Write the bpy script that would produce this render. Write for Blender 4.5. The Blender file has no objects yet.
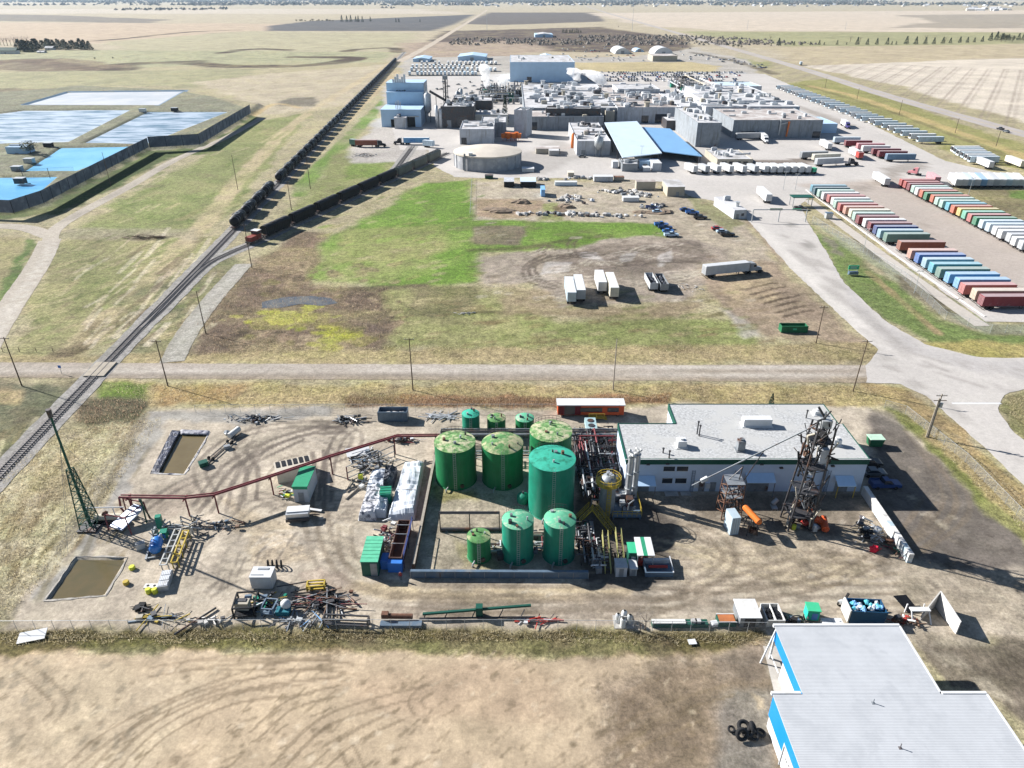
import bpy,bmesh,math,random
import numpy as np
from mathutils import Vector,Matrix
random.seed(7)
rng=np.random.default_rng(7)
SC=bpy.context.scene
COL=SC.collection
R=math.radians
# ---------------------------------------------------------------- camera
HC,FPX,HZ=80.0,710.0,-5.0
PITCH=math.atan((384-HZ)/FPX)
cd=bpy.data.cameras.new('camera');cam=bpy.data.objects.new('camera',cd);COL.objects.link(cam)
cam.location=(0,0,HC);cam.rotation_euler=(math.pi/2-PITCH,0,0)
cd.sensor_width=36;cd.lens=36*FPX/1024;cd.clip_start=0.5;cd.clip_end=90000
SC.camera=cam
# ---------------------------------------------------------------- sky, sun, exposure
SUN_EL=R(30.0);SUN_DIR=Vector((-0.905,0.425,0)).normalized()
w=bpy.data.worlds.new('World');SC.world=w;w.use_nodes=True
nt=w.node_tree;bg=nt.nodes['Background']
sky=nt.nodes.new('ShaderNodeTexSky');sky.sky_type='NISHITA';sky.sun_disc=False
sky.sun_elevation=SUN_EL;sky.sun_rotation=math.atan2(SUN_DIR.x,SUN_DIR.y)
sky.altitude=1000;sky.air_density=1.0;sky.dust_density=0.6;sky.ozone_density=1.5
nt.links.new(sky.outputs[0],bg.inputs[0]);bg.inputs[1].default_value=0.052
sl=bpy.data.lights.new('sun','SUN');sl.energy=5.0;sl.angle=R(0.53);sl.color=(1.0,0.965,0.92)
so=bpy.data.objects.new('sun',sl);COL.objects.link(so)
sv=Vector((SUN_DIR.x*math.cos(SUN_EL),SUN_DIR.y*math.cos(SUN_EL),math.sin(SUN_EL)))
so.rotation_euler=sv.to_track_quat('Z','Y').to_euler();so.location=(-200,100,300)
vs=SC.view_settings;vs.view_transform='Standard';vs.look='None';vs.exposure=1.16;vs.gamma=1
vs.use_curve_mapping=False
SC.cycles.max_bounces=6;SC.cycles.diffuse_bounces=2;SC.cycles.glossy_bounces=2
SC.cycles.transmission_bounces=2;SC.cycles.volume_bounces=4;SC.cycles.transparent_max_bounces=8
SC.cycles.use_denoising=True
SC.cycles.use_adaptive_sampling=True
SC.cycles.caustics_reflective=False;SC.cycles.caustics_refractive=False
KALB=0.62
# ---------------------------------------------------------------- ground geometry helpers (pixel of the survey photo -> place on the ground)
SP,CP=math.sin(PITCH),math.cos(PITCH)
def gp(px,py,z=0.0):
 a=(px-512)/FPX;b=(py-384)/FPX
 dy=CP-b*SP;dz=-SP-b*CP
 t=(z-HC)/dz
 return Vector((a*t,dy*t,z))
def pj(X,Y,Z):
 zc=Y*CP+(HC-Z)*SP;yc=(HC-Z)*CP-Y*SP
 return 512+FPX*X/zc,384+FPX*yc/zc
def hz(Y,yt):
 lo,hi=0.0,79.0
 for _ in range(40):
  m=(lo+hi)/2
  if pj(0,Y,m)[1]>yt:lo=m
  else:hi=m
 return lo
def pbox(xl,xr,yb,yt,yr,z=0.0):
 a=gp(xl,yb,z);b=gp(xr,yb,z);h=hz(a.y,yt)
 y1=gp(512,yr,h).y
 return a.x,b.x,a.y,max(y1,a.y+2),h-z
def sr(c):
 c=c/255.0
 return c/12.92 if c<=0.04045 else((c+0.055)/1.055)**2.4
def S(r,g,b,k=None):
 k=KALB if k is None else k
 return(sr(r)*k,sr(g)*k,sr(b)*k)
ORD=('first second third fourth fifth sixth seventh eighth ninth tenth eleventh twelfth thirteenth fourteenth fifteenth sixteenth ' 'seventeenth eighteenth nineteenth twentieth twenty-first twenty-second twenty-third twenty-fourth twenty-fifth twenty-sixth ' 'twenty-seventh twenty-eighth twenty-ninth thirtieth thirty-first thirty-second thirty-third thirty-fourth thirty-fifth ' 'thirty-sixth thirty-seventh thirty-eighth thirty-ninth fortieth forty-first forty-second forty-third forty-fourth forty-fifth ' 'forty-sixth forty-seventh forty-eighth forty-ninth fiftieth').split()
# ---------------------------------------------------------------- materials
MATS={}
def M(name,rgb,rough=0.75,metal=0.0,var=0.18,scale=0.6,spots=None,spot_amt=0.5,spot_scale=0.35,ribs=0.0,ribaxis='X',bump=0.0,stretch=None):
 """procedural: base colour broken up by two noises, optional patches of a second colour (rust, stains, wear), optional rib bump"""
 if name in MATS:return MATS[name]
 m=bpy.data.materials.new(name);m.use_nodes=True;MATS[name]=m
 n=m.node_tree;P=n.nodes['Principled BSDF'];L=n.links.new
 P.inputs['Roughness'].default_value=rough;P.inputs['Metallic'].default_value=metal
 if not metal and rough>=0.5:P.inputs['Specular IOR Level'].default_value=0.2
 tc=n.nodes.new('ShaderNodeTexCoord');co=tc.outputs['Object']
 nz=n.nodes.new('ShaderNodeTexNoise');nz.inputs['Scale'].default_value=scale;nz.inputs['Detail'].default_value=6;nz.inputs['Roughness'].default_value=0.65
 L(co,nz.inputs['Vector'])
 mp=n.nodes.new('ShaderNodeMapRange');mp.inputs[1].default_value=0.3;mp.inputs[2].default_value=0.7
 mp.inputs[3].default_value=1-var;mp.inputs[4].default_value=1+var
 L(nz.outputs['Fac'],mp.inputs[0])
 mx=n.nodes.new('ShaderNodeMix');mx.data_type='RGBA';mx.blend_type='MULTIPLY';mx.inputs[0].default_value=1
 mx.inputs[6].default_value=(*rgb,1);L(mp.outputs[0],mx.inputs[7]);out=mx.outputs[2]
 if spots is not None:
  n2=n.nodes.new('ShaderNodeTexNoise');n2.inputs['Scale'].default_value=spot_scale;n2.inputs['Detail'].default_value=8;n2.inputs['Roughness'].default_value=0.7
  if stretch:
   ms=n.nodes.new('ShaderNodeMapping');ms.inputs['Scale'].default_value=(1,1,stretch);L(co,ms.inputs[0]);L(ms.outputs[0],n2.inputs['Vector'])
  else:L(co,n2.inputs['Vector'])
  m2=n.nodes.new('ShaderNodeMapRange');c=0.5+(0.5-spot_amt)*0.4
  m2.inputs[1].default_value=c-0.05;m2.inputs[2].default_value=c+0.07;L(n2.outputs['Fac'],m2.inputs[0])
  x2=n.nodes.new('ShaderNodeMix');x2.data_type='RGBA';L(m2.outputs[0],x2.inputs[0]);L(out,x2.inputs[6]);x2.inputs[7].default_value=(*spots,1);out=x2.outputs[2]
 L(out,P.inputs['Base Color'])
 hgt=None
 if ribs:
  wv=n.nodes.new('ShaderNodeTexWave');wv.bands_direction=ribaxis;wv.inputs['Scale'].default_value=ribs;L(co,wv.inputs['Vector']);hgt=wv.outputs['Fac']
  bp=n.nodes.new('ShaderNodeBump');bp.inputs['Strength'].default_value=0.35;bp.inputs['Distance'].default_value=0.06;L(hgt,bp.inputs['Height']);L(bp.outputs[0],P.inputs['Normal'])
 elif bump:
  bp=n.nodes.new('ShaderNodeBump');bp.inputs['Strength'].default_value=bump;bp.inputs['Distance'].default_value=0.15;L(nz.outputs['Fac'],bp.inputs['Height']);L(bp.outputs[0],P.inputs['Normal'])
 return m
RUST=(0.11,0.05,0.028)
M('white_paint',(0.56,0.57,0.58),0.5,var=0.08,spots=(0.5,0.49,0.46),spot_amt=0.3)
M('white_roof',(0.52,0.52,0.53),0.7,var=0.16,scale=0.3,spots=(0.33,0.32,0.31),spot_amt=0.48,spot_scale=0.15)
M('grey_roof',(0.42,0.42,0.43),0.8,var=0.14,scale=0.25,spots=(0.52,0.52,0.52),spot_amt=0.5,spot_scale=0.15)
M('brown_roof',(0.34,0.30,0.28),0.85,var=0.2,scale=0.25,spots=(0.5,0.48,0.46),spot_amt=0.45,spot_scale=0.1)
M('grey_wall',(0.24,0.265,0.29),0.7,var=0.16,scale=0.4,ribs=1.2,spots=(.17,.18,.19),spot_amt=.38,spot_scale=.6,stretch=.15)
M('pale_wall',(0.44,0.46,0.49),0.65,var=0.16,scale=0.4,ribs=1.2,spots=(.33,.33,.33),spot_amt=.35,spot_scale=.6,stretch=.15)
M('cream_wall',(0.58,0.54,0.46),0.75,var=0.12,scale=0.3)
M('tan_wall',(0.36,0.33,0.27),0.8,var=0.14,scale=0.3)
M('blue_wall',(0.40,0.56,0.72),0.55,var=0.07,scale=0.2,ribs=0.8)
M('blue_roof',(0.42,0.56,0.70),0.5,var=0.1,scale=0.15)
M('pale_blue_roof',(0.52,0.62,0.70),0.45,var=0.06,scale=0.15,ribs=0.9)
M('mid_blue_roof',(0.17,0.34,0.55),0.45,var=0.06,scale=0.15,ribs=0.9)
M('dark_metal',(0.05,0.05,0.055),0.55,0.3,var=0.35,scale=1.2,spots=RUST,spot_amt=0.3)
M('black_paint',(0.012,0.013,0.016),0.55,var=0.25,scale=0.8)
M('black_rubber',(0.02,0.02,0.021),0.85,var=0.2)
M('dark_glass',(0.02,0.028,0.04),0.12,var=0.05)
M('silver',(0.52,0.54,0.56),0.4,0.5,var=0.16,scale=1.5)
M('galvanised',(0.40,0.42,0.43),0.5,0.4,var=0.2,scale=1.2)
M('steel_grey',(0.22,0.24,0.26),0.55,0.3,var=0.2,scale=1.0,spots=RUST,spot_amt=0.25)
M('blue_steel',(0.10,0.15,0.21),0.55,0.2,var=0.18,scale=0.8,spots=(0.18,0.2,0.22),spot_amt=0.3)
M('rust',(0.13,0.06,0.035),0.85,0.1,var=0.4,scale=1.5,spots=(0.2,0.13,0.09),spot_amt=0.4)
M('red_pipe',(0.17,0.045,0.05),0.6,0.0,var=0.2,scale=1.0)
M('red_paint',(0.40,0.05,0.04),0.5,var=0.15)
M('orange_paint',(0.62,0.16,0.03),0.5,var=0.15,scale=1.2)
M('yellow_paint',(0.42,0.31,0.05),0.6,var=0.25,scale=1.0)
M('lime_paint',(0.55,0.58,0.06),0.6,var=0.1)
M('green_tank',(0.012,0.155,0.055),0.5,var=0.2,scale=0.6,spots=(0.035,0.17,0.075),spot_amt=0.42,spot_scale=0.9,stretch=.12)
M('teal_tank',(0.010,0.190,0.122),0.5,var=0.18,scale=0.6,spots=(0.035,0.21,0.145),spot_amt=0.42,spot_scale=0.9,stretch=.12)
M('dull_tank_top',(0.08,0.20,0.07),0.8,var=0.45,scale=1.4,spots=(0.42,0.40,0.24),spot_amt=0.5,spot_scale=0.30,bump=0.3)
M('mossy_tank_top',(0.14,0.27,0.10),0.85,var=0.6,scale=1.4,spots=(0.44,0.42,0.28),spot_amt=0.45,spot_scale=0.7,bump=0.4)
M('teal_tank_top',(0.04,0.34,0.24),0.6,var=0.18,scale=0.7,spots=(0.02,0.16,0.10),spot_amt=0.33,spot_scale=0.55)
M('pale_green_top',(0.10,0.36,0.22),0.65,var=0.18,scale=0.8,spots=(0.40,0.44,0.34),spot_amt=0.35,spot_scale=0.5)
M('green_roof',(0.03,0.26,0.14),0.5,var=0.1,ribs=1.5)
M('green_trim',(0.012,0.075,0.055),0.5,var=0.12)
M('green_paint',(0.02,0.13,0.06),0.5,var=0.2)
M('bright_green',(0.05,0.42,0.22),0.5,var=0.1)
M('shop_wall',(0.46,0.54,0.66),0.65,var=0.08,scale=0.3,ribs=1.6)
M('shop_roof',(0.37,0.375,0.375),0.9,var=0.42,scale=2.2,spots=(0.40,0.40,0.39),spot_amt=0.5,spot_scale=0.2)
M('concrete',(0.40,0.39,0.37),0.85,var=0.16,scale=0.6,spots=(0.3,0.29,0.27),spot_amt=0.4,bump=0.2)
M('pale_concrete',(0.55,0.53,0.50),0.85,var=0.12,scale=0.5)
M('tank_concrete',(0.30,0.31,0.33),0.85,var=0.2,scale=0.25,spots=(0.42,0.42,0.42),spot_amt=0.4,spot_scale=0.3)
M('bright_blue',(0.006,0.19,0.47),0.45,var=0.05)
M('cobalt',(0.03,0.16,0.52),0.45,var=0.12)
M('sky_blue_tarp',(0.20,0.40,0.68),0.6,var=0.15)
M('white_tarp',(0.52,0.55,0.59),0.55,var=0.12,scale=0.8,spots=(0.34,0.40,0.48),spot_amt=0.30,spot_scale=0.8,bump=0.5)
M('black_tarp',(0.04,0.045,0.06),0.5,var=0.35,scale=1.2,spots=(0.3,0.32,0.36),spot_amt=0.2,spot_scale=1.5,bump=0.5)
M('wood_pole',(0.10,0.075,0.055),0.9,var=0.25,scale=2)
M('grey_wood',(0.28,0.25,0.21),0.9,var=0.25,scale=2)
M('rail_steel',(0.14,0.13,0.13),0.45,0.6,var=0.2)
M('sleeper_wood',(0.27,0.25,0.235),0.9,var=0.3,scale=2)
M('pale_box',(0.55,0.55,0.53),0.6,var=0.1)
M('beige_panel',(0.46,0.42,0.35),0.8,var=0.12)
M('white_block',(0.60,0.59,0.57),0.85,var=0.12,scale=1.0,spots=(0.45,0.44,0.42),spot_amt=0.35,spot_scale=0.8)
M('rock',(0.30,0.29,0.28),0.9,var=0.3,scale=1.0,spots=(0.45,0.44,0.43),spot_amt=0.5,spot_scale=0.5,bump=0.4)
M('fence_screen',(0.11,0.13,0.17),0.7,var=0.25,scale=0.2,spots=(0.18,0.2,0.24),spot_amt=0.4,spot_scale=0.2)
M('soil_heap',(0.20,0.155,0.115),0.95,var=0.3,scale=0.8,bump=0.5)
# ---------------------------------------------------------------- mesh helpers
class MB:
 def __init__(s):s.v=[];s.f=[];s.m=[];s.sm=[]
 def add(s,vs,fs,m=0,smooth=False):
  o=len(s.v);s.v+=[tuple(x)for x in vs]
  for f in fs:s.f.append(tuple(i+o for i in f));s.m.append(m);s.sm.append(smooth)
  return s
 def box(s,cx,cy,cz,sx,sy,sz,rz=0.0,m=0,taper=1.0):
  c,q=math.cos(rz),math.sin(rz);vs=[]
  for k,z in((1,-sz/2),(taper,sz/2)):
   for x,y in((-1,-1),(1,-1),(1,1),(-1,1)):
    X,Y=x*sx/2*k,y*sy/2*k;vs.append((cx+X*c-Y*q,cy+X*q+Y*c,cz+z))
  return s.add(vs,[(3,2,1,0),(4,5,6,7),(0,1,5,4),(1,2,6,5),(2,3,7,6),(3,0,4,7)],m)
 def bx(s,x0,x1,y0,y1,z0,z1,m=0):return s.box((x0+x1)/2,(y0+y1)/2,(z0+z1)/2,x1-x0,y1-y0,z1-z0,0,m)
 def bar(s,p,q,w=0.1,h=None,m=0):
  p,q=Vector(p),Vector(q);h=h or w;d=q-p
  if d.length<1e-6:return s
  d.normalize();up=Vector((0,0,1))if abs(d.z)<0.95 else Vector((1,0,0))
  a=d.cross(up).normalized();b=a.cross(d)
  vs=[o+a*i*w/2+b*j*h/2 for o in(p,q)for i,j in((-1,-1),(1,-1),(1,1),(-1,1))]
  return s.add(vs,[(0,1,2,3),(7,6,5,4),(0,4,5,1),(1,5,6,2),(2,6,7,3),(3,7,4,0)],m)
 def tube(s,p,q,r,r2=None,n=10,m=0,cap=True):
  p,q=Vector(p),Vector(q);r2=r if r2 is None else r2;d=(q-p)
  if d.length<1e-6:return s
  d.normalize();up=Vector((0,0,1))if abs(d.z)<0.95 else Vector((1,0,0))
  a=d.cross(up).normalized();b=a.cross(d);vs=[]
  for o,rr in((p,r),(q,r2)):
   for i in range(n):
    t=2*math.pi*i/n;vs.append(o+(a*math.cos(t)+b*math.sin(t))*rr)
  s.add(vs,[(i,i+n,(i+1)%n+n,(i+1)%n)for i in range(n)],m,True)
  if cap:s.add(vs,[tuple(range(n)),tuple(range(2*n-1,n-1,-1))],m)
  return s
 def path(s,pts,r,n=6,m=0):
  for a,b in zip(pts[:-1],pts[1:]):s.tube(a,b,r,None,n,m)
  return s
 def lathe(s,prof,n=32,c=(0,0,0),m=0,smooth=True):
  vs=[]
  for r,z in prof:
   for i in range(n):
    t=2*math.pi*i/n;vs.append((c[0]+r*math.cos(t),c[1]+r*math.sin(t),c[2]+z))
  fs=[]
  for k in range(len(prof)-1):
   for i in range(n):
    j=(i+1)%n;fs.append((k*n+i,k*n+j,(k+1)*n+j,(k+1)*n+i))
  return s.add(vs,fs,m,smooth)
 def disc(s,r,z,n=32,c=(0,0),m=0,dome=0.0):
  vs=[(c[0],c[1],z+dome)];rings=4
  for k in range(1,rings+1):
   for i in range(n):
    t=2*math.pi*i/n;rr=r*k/rings;vs.append((c[0]+rr*math.cos(t),c[1]+rr*math.sin(t),z+dome*(1-(k/rings)**2)))
  fs=[(0,1+i,1+(i+1)%n)for i in range(n)]
  for k in range(rings-1):
   for i in range(n):
    j=(i+1)%n;fs.append((1+k*n+i,1+(k+1)*n+i,1+(k+1)*n+j,1+k*n+j))
  return s.add(vs,fs,m,True)
 def torus(s,c,axis,Rr,r,n=20,k=8,m=0):
  ax=Vector(axis).normalized();up=Vector((0,0,1))if abs(ax.z)<0.9 else Vector((1,0,0));a=ax.cross(up).normalized();b=ax.cross(a);c=Vector(c);vs=[];fs=[]
  for i in range(n):
   t=2*math.pi*i/n;d=a*math.cos(t)+b*math.sin(t)
   for j in range(k):
    u=2*math.pi*j/k;vs.append(c+d*(Rr+r*math.cos(u))+ax*r*1.2*math.sin(u))
  for i in range(n):
   for j in range(k):fs.append((i*k+j,((i+1)%n)*k+j,((i+1)%n)*k+(j+1)%k,i*k+(j+1)%k))
  return s.add(vs,fs,m,True)
 def prism(s,poly,z0,z1,m=0):
  n=len(poly);vs=[(x,y,z0)for x,y in poly]+[(x,y,z1)for x,y in poly]
  return s.add(vs,[tuple(range(n-1,-1,-1)),tuple(range(n,2*n))]+[(i,(i+1)%n,(i+1)%n+n,i+n)for i in range(n)],m)
 def extr(s,prof,axis,a,b,m=0):
  """profile in the plane across axis ('x': (y,z), 'y': (x,z)), pulled from a to b"""
  n=len(prof)
  if axis=='x':vs=[(a,u,v)for u,v in prof]+[(b,u,v)for u,v in prof]
  else:vs=[(u,a,v)for u,v in prof]+[(u,b,v)for u,v in prof]
  return s.add(vs,[tuple(range(n-1,-1,-1)),tuple(range(n,2*n))]+[(i,(i+1)%n,(i+1)%n+n,i+n)for i in range(n)],m)
 def blob(s,c,rx,ry,rz,n=10,k=6,jit=0.25,m=0,smooth=False,rnd=random):
  vs=[(c[0],c[1],c[2]-rz)];fs=[]
  for j in range(1,k):
   ph=-math.pi/2+math.pi*j/k
   for i in range(n):
    t=2*math.pi*i/n;q=1+rnd.uniform(-jit,jit)
    vs.append((c[0]+rx*q*math.cos(ph)*math.cos(t),c[1]+ry*q*math.cos(ph)*math.sin(t),c[2]+rz*q*math.sin(ph)))
  vs.append((c[0],c[1],c[2]+rz));e=len(vs)-1
  fs+=[(0,1+(i+1)%n,1+i)for i in range(n)]
  for j in range(k-2):
   for i in range(n):
    a=1+j*n;fs.append((a+i,a+(i+1)%n,a+n+(i+1)%n,a+n+i))
  a=1+(k-2)*n;fs+=[(a+i,a+(i+1)%n,e)for i in range(n)]
  return s.add(vs,fs,m,smooth)
 def mesh(s,name,mats):
  me=bpy.data.meshes.new(name);me.from_pydata(s.v,[],s.f)
  for m in(mats if isinstance(mats,(list,tuple))else[mats]):me.materials.append(MATS[m]if isinstance(m,str)else m)
  if s.f:
   me.polygons.foreach_set('material_index',s.m);me.polygons.foreach_set('use_smooth',s.sm)
  me.update()
  bm=bmesh.new();bm.from_mesh(me);bmesh.ops.recalc_face_normals(bm,faces=bm.faces);bm.to_mesh(me);bm.free()
  return me
 def build(s,name,mats,parent=None):return place(s.mesh(name,mats),name,parent)
def place(me,name,parent=None,loc=(0,0,0),rz=0.0):
 o=bpy.data.objects.new(name,me);COL.objects.link(o);o.location=loc
 if rz:o.rotation_euler=(0,0,rz)
 if parent is not None:o.parent=parent
 return o
def tag(o,label=None,cat=None,group=None,kind=None):
 if label:o['label']=label
 if cat:o['category']=cat
 if group:o['group']=group
 if kind:o['kind']=kind
 return o
def thing(name,label,cat,loc=(0,0,0),rz=0.0,group=None):
 o=bpy.data.objects.new(name,None);COL.objects.link(o);o.location=loc;o.rotation_euler=(0,0,rz);o.empty_display_size=0.5
 return tag(o,label,cat,group)
def solo(name,mb,mats,label,cat,loc=(0,0,0),rz=0.0,group=None):
 o=place(mb.mesh(name,mats),name,None,loc,rz);return tag(o,label,cat,group)
CACHE={}
def cached(key,fn):
 if key not in CACHE:CACHE[key]=fn()
 return CACHE[key]
def dup(root,loc,rz=None,label=None):
 r=root.copy();COL.objects.link(r);r.location=loc
 if rz is not None:r.rotation_euler=(0,0,rz)
 if label:r['label']=label
 for ch in list(root.children):
  c=ch.copy();COL.objects.link(c);c.parent=r
  for g in list(ch.children):
   d=g.copy();COL.objects.link(d);d.parent=c
 return r
def smooth(pts,k=6):
 out=[];n=len(pts)
 for i in range(n-1):
  p0,p1,p2,p3=pts[max(i-1,0)],pts[i],pts[i+1],pts[min(i+2,n-1)]
  for j in range(k):
   t=j/k;out.append(tuple(0.5*(2*b+(c-a)*t+(2*a-5*b+4*c-d)*t*t+(3*b-a-3*c+d)*t**3)for a,b,c,d in zip(p0,p1,p2,p3)))
 out.append(tuple(pts[-1]));return out
 # ================================================================ GROUND
LAT=rng.random((256,256))
def vnoise(x,y):
 xi=np.floor(x).astype(np.int64);yi=np.floor(y).astype(np.int64);fx=x-xi;fy=y-yi
 fx=fx*fx*(3-2*fx);fy=fy*fy*(3-2*fy)
 a=LAT[xi&255,yi&255];b=LAT[(xi+1)&255,yi&255];c=LAT[xi&255,(yi+1)&255];d=LAT[(xi+1)&255,(yi+1)&255]
 return(a*(1-fx)+b*fx)*(1-fy)+(c*(1-fx)+d*fx)*fy
def fbm(x,y,s,o=4):
 t=0;a=0.5;n=0
 for k in range(o):
  t=t+a*vnoise(x/s+37.1*k,y/s-11.7*k);n+=a;a*=0.5;s=s/2.03
 return t/n-0.5
def W(pts):return[tuple(gp(x,y)[:2])for x,y in pts]
def seg_dist(x,y,a,b):
 dx,dy=b[0]-a[0],b[1]-a[1];L2=dx*dx+dy*dy+1e-9
 t=np.clip(((x-a[0])*dx+(y-a[1])*dy)/L2,0,1)
 return np.hypot(x-a[0]-t*dx,y-a[1]-t*dy)
def sdist(x,y,poly):
 d=np.full(x.shape,1e9);ins=np.zeros(x.shape,bool);n=len(poly)
 for i in range(n):
  a,b=poly[i],poly[(i+1)%n]
  d=np.minimum(d,seg_dist(x,y,a,b))
  c=((a[1]>y)!=(b[1]>y))
  if a[1]!=b[1]:ins^=c&(x<(b[0]-a[0])*(y-a[1])/(b[1]-a[1])+a[0])
 return np.where(ins,-d,d)
def sstep(t):t=np.clip(t,0,1);return t*t*(3-2*t)
class Paint:
 """a list of soil, grass and wear patches laid over each other; evaluated at any points of the ground"""
 def __init__(s,base,grass):s.base=base;s.grass=grass;s.ops=[];s.wild=grass>.6
 def area(s,px,col,soft=None,g=None,k=1.0,world=False,amp=None):
  s.ops.append(('a',px if world else W(px),S(*col),soft,g,k,amp));return s
 def line(s,px,wid,col,k=1.0,g=None,world=False,soft=0.6):
  p=px if world else W(px);s.ops.append(('l',smooth(p,6)if len(p)>2 else p,S(*col),wid,g,k,soft));return s
 def ruts(s,px,col=(128,116,104),gauge=2.0,wid=0.55,k=0.6):
  p=smooth(W(px),6)
  for sd in(-1,1):
   q=[]
   for i in range(len(p)):
    a=p[max(i-1,0)];b=p[min(i+1,len(p)-1)];d=math.hypot(b[0]-a[0],b[1]-a[1])+1e-6
    q.append((p[i][0]-(b[1]-a[1])/d*gauge/2*sd,p[i][1]+(b[0]-a[0])/d*gauge/2*sd))
   s.ops.append(('l',q,S(*col),wid,None,k,0.5))
  return s
 def eval(s,x,y):
  n=len(x);c=np.tile(np.array(s.base),(n,1));g=np.full(n,s.grass,float)
  for op in s.ops:
   xs=[p[0]for p in op[1]];ys=[p[1]for p in op[1]]
   if op[0]=='a':
    soft=op[3];yc=max(30,sum(ys)/len(ys));soft=0.012*yc if soft is None else soft;amp=soft*2.2 if op[6]is None else op[6];mg=soft+amp
   else:mg=op[3]*(1+op[6])+0.5
   ix=np.nonzero((x>min(xs)-mg)&(x<max(xs)+mg)&(y>min(ys)-mg)&(y<max(ys)+mg))[0]
   if not len(ix):continue
   X,Y=x[ix],y[ix]
   if op[0]=='a':
    d=sdist(X,Y,op[1])+fbm(X,Y,max(amp*2.5,2),4)*2*amp
    wgt=sstep(0.5-d/(2*soft))*op[5];g_new=op[4]
   else:
    d=np.full(len(ix),1e9)
    for a,b in zip(op[1][:-1],op[1][1:]):d=np.minimum(d,seg_dist(X,Y,a,b))
    wd=op[3];d=d+fbm(X,Y,3+wd*2,3)*wd*0.8
    wgt=sstep((wd*(0.5+op[6])-d)/(wd*op[6]+1e-6))*op[5]*np.clip(1.0+1.6*fbm(X,Y,9+wd*2,3),0.2,1.1);wgt=np.clip(wgt,0,1);g_new=op[4]
   c[ix]=c[ix]*(1-wgt[:,None])+np.array(op[2])*wgt[:,None]
   if g_new is not None:g[ix]=g[ix]*(1-wgt)+g_new*wgt
  if s.wild:
   t=np.clip(fbm(x,y,11,5)*2.8+fbm(x,y,48,3)*2.0,-.6,1);k=np.clip(g*1.3-.25,0,1);st=np.array(S(200,184,140));m=(np.clip(t,0,1)*.42*k)[:,None]
   c=c*(1-m)+st*m;c=c*(1+.38*np.minimum(t,0)*k)[:,None]
   m=(np.clip(fbm(x,y,7,3)*2.6-.25,0,.6)*k)[:,None];c=c*(1-m)+np.array(S(128,112,92))*m
   d=np.clip(fbm(x,y,2.6,5)*1.0,-.26,.26)*(1-k)*(y<400)+np.clip(fbm(x,y,22,3)*.5,-.1,.14)*(1-k);d=d*np.clip((g-.02)*8,.3,1);c=c*(1+d)[:,None]
   lum=c.mean(1,keepdims=True);sat=np.where(g<.2,.84,np.where(g<.45,.93,1.0))[:,None];c=lum+(c-lum)*sat
  return c,g
G=Paint(S(192,180,148),0.7)
G.area([(-200,-4.4),(1300,-4.4),(1300,60),(-300,60)],(202,187,162),30,0.5)
G.area([(-100,9),(420,9),(470,14),(300,14),(-100,13)],(216,200,180),60,0.4)
G.area([(-120,13.2),(60,15),(170,20),(150,23),(-120,19)],(142,132,122),25,0.5)
G.area([(-120,22),(300,24),(270,34),(100,43),(-120,40)],(210,186,160),25,0.4)
G.area([(100,42),(250,31),(420,33),(395,50),(300,52),(120,54)],(196,186,156),18,0.6)
G.area([(268,26),(310,21),(475,14.5),(455,24),(432,31),(268,31)],(104,102,104),18,0.3,amp=10)
G.area([(490,12.5),(595,12.5),(605,21.5),(500,25),(462,24)],(118,110,106),18,0.3,amp=12)
G.area([(445,31),(600,27),(690,40),(690,52),(560,52),(430,46)],(112,96,92),14,0.9,amp=22)
G.area([(400,43),(520,41),(560,50),(500,58),(400,60)],(190,168,152),14,0.8)
G.area([(585,13),(1200,9),(1200,33),(740,31),(650,26)],(222,204,184),25,0.3)
G.area([(680,31.5),(1200,33),(1200,45),(800,47),(735,41)],(178,174,134),18,0.6)
G.area([(900,15),(1040,14),(1040,28),(880,28),(940,22)],(160,150,140),25,0.7,k=0.7)
G.area([(775,47),(1200,42),(1200,62),(800,68)],(205,188,160),12,0.6)
FIELD=W([(800,66),(1010,58),(1300,56),(1400,210),(1024,124),(900,86)])
G.area(FIELD,(228,214,197),6,0.3,world=True)
r0,r1=gp(962,63),gp(926,94);rdir=Vector((r1.x-r0.x,r1.y-r0.y,0)).normalized();rn=Vector((-rdir.y,rdir.x,0))
for k in range(-14,22):
 o=r1+rn*(k*17.0);a=o-rdir*330;b=o+rdir*190
 G.line([(a.x,a.y),(b.x,b.y)],1.2,(166,150,138),0.55,world=True,soft=.9)
 G.line([(a.x+5,a.y),(b.x+5,b.y)],1.2,(176,160,148),0.4,world=True,soft=1.2)
G.area([(-60,50),(250,51),(400,52),(380,62),(200,66),(-60,70)],(188,184,150),12,0.8)
for ln,wd in(([(-20,64),(30,60),(60,66),(112,70),(135,64),(185,63),(230,66),(262,66)],11),([(262,66),(300,66),(340,62),(355,58),(300,57)],9),([(222,53),(240,50),(262,49),(290,50)],7),([(348,51),(362,49),(392,48),(398,52)],6),([(-20,92),(20,88),(40,93)],10),([(100,66),(140,63),(200,61)],6),([(255,80),(290,77),(325,80)],5),([(95,41),(130,38),(190,32),(240,30)],6)):
 G.line(ln,wd*2.6,(96,80,70),0.95,1.0,soft=0.5)
G.area([(-10,60),(70,58),(130,66),(90,72),(-10,70)],(138,116,100),8,1.0,k=0.8)
G.area([(-40,73),(180,70),(260,68),(230,80),(190,88),(20,88),(-40,90)],(182,176,140),7,0.7)
G.area([(195,82),(290,72),(392,64),(345,105),(300,112),(258,116),(252,104)],(205,190,166),5,0.6)
G.area([(285,98),(320,96),(315,106),(275,106)],(150,140,126),3,0.9)
G.line([(250,118),(275,104),(300,108)],3.5,(214,186,138),0.8)
G.area([(-150,213),(14,214),(44,206),(150,150),(200,147),(252,114),(196,94),(70,88),(-150,100)],(152,150,128),3,0.7)
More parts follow.
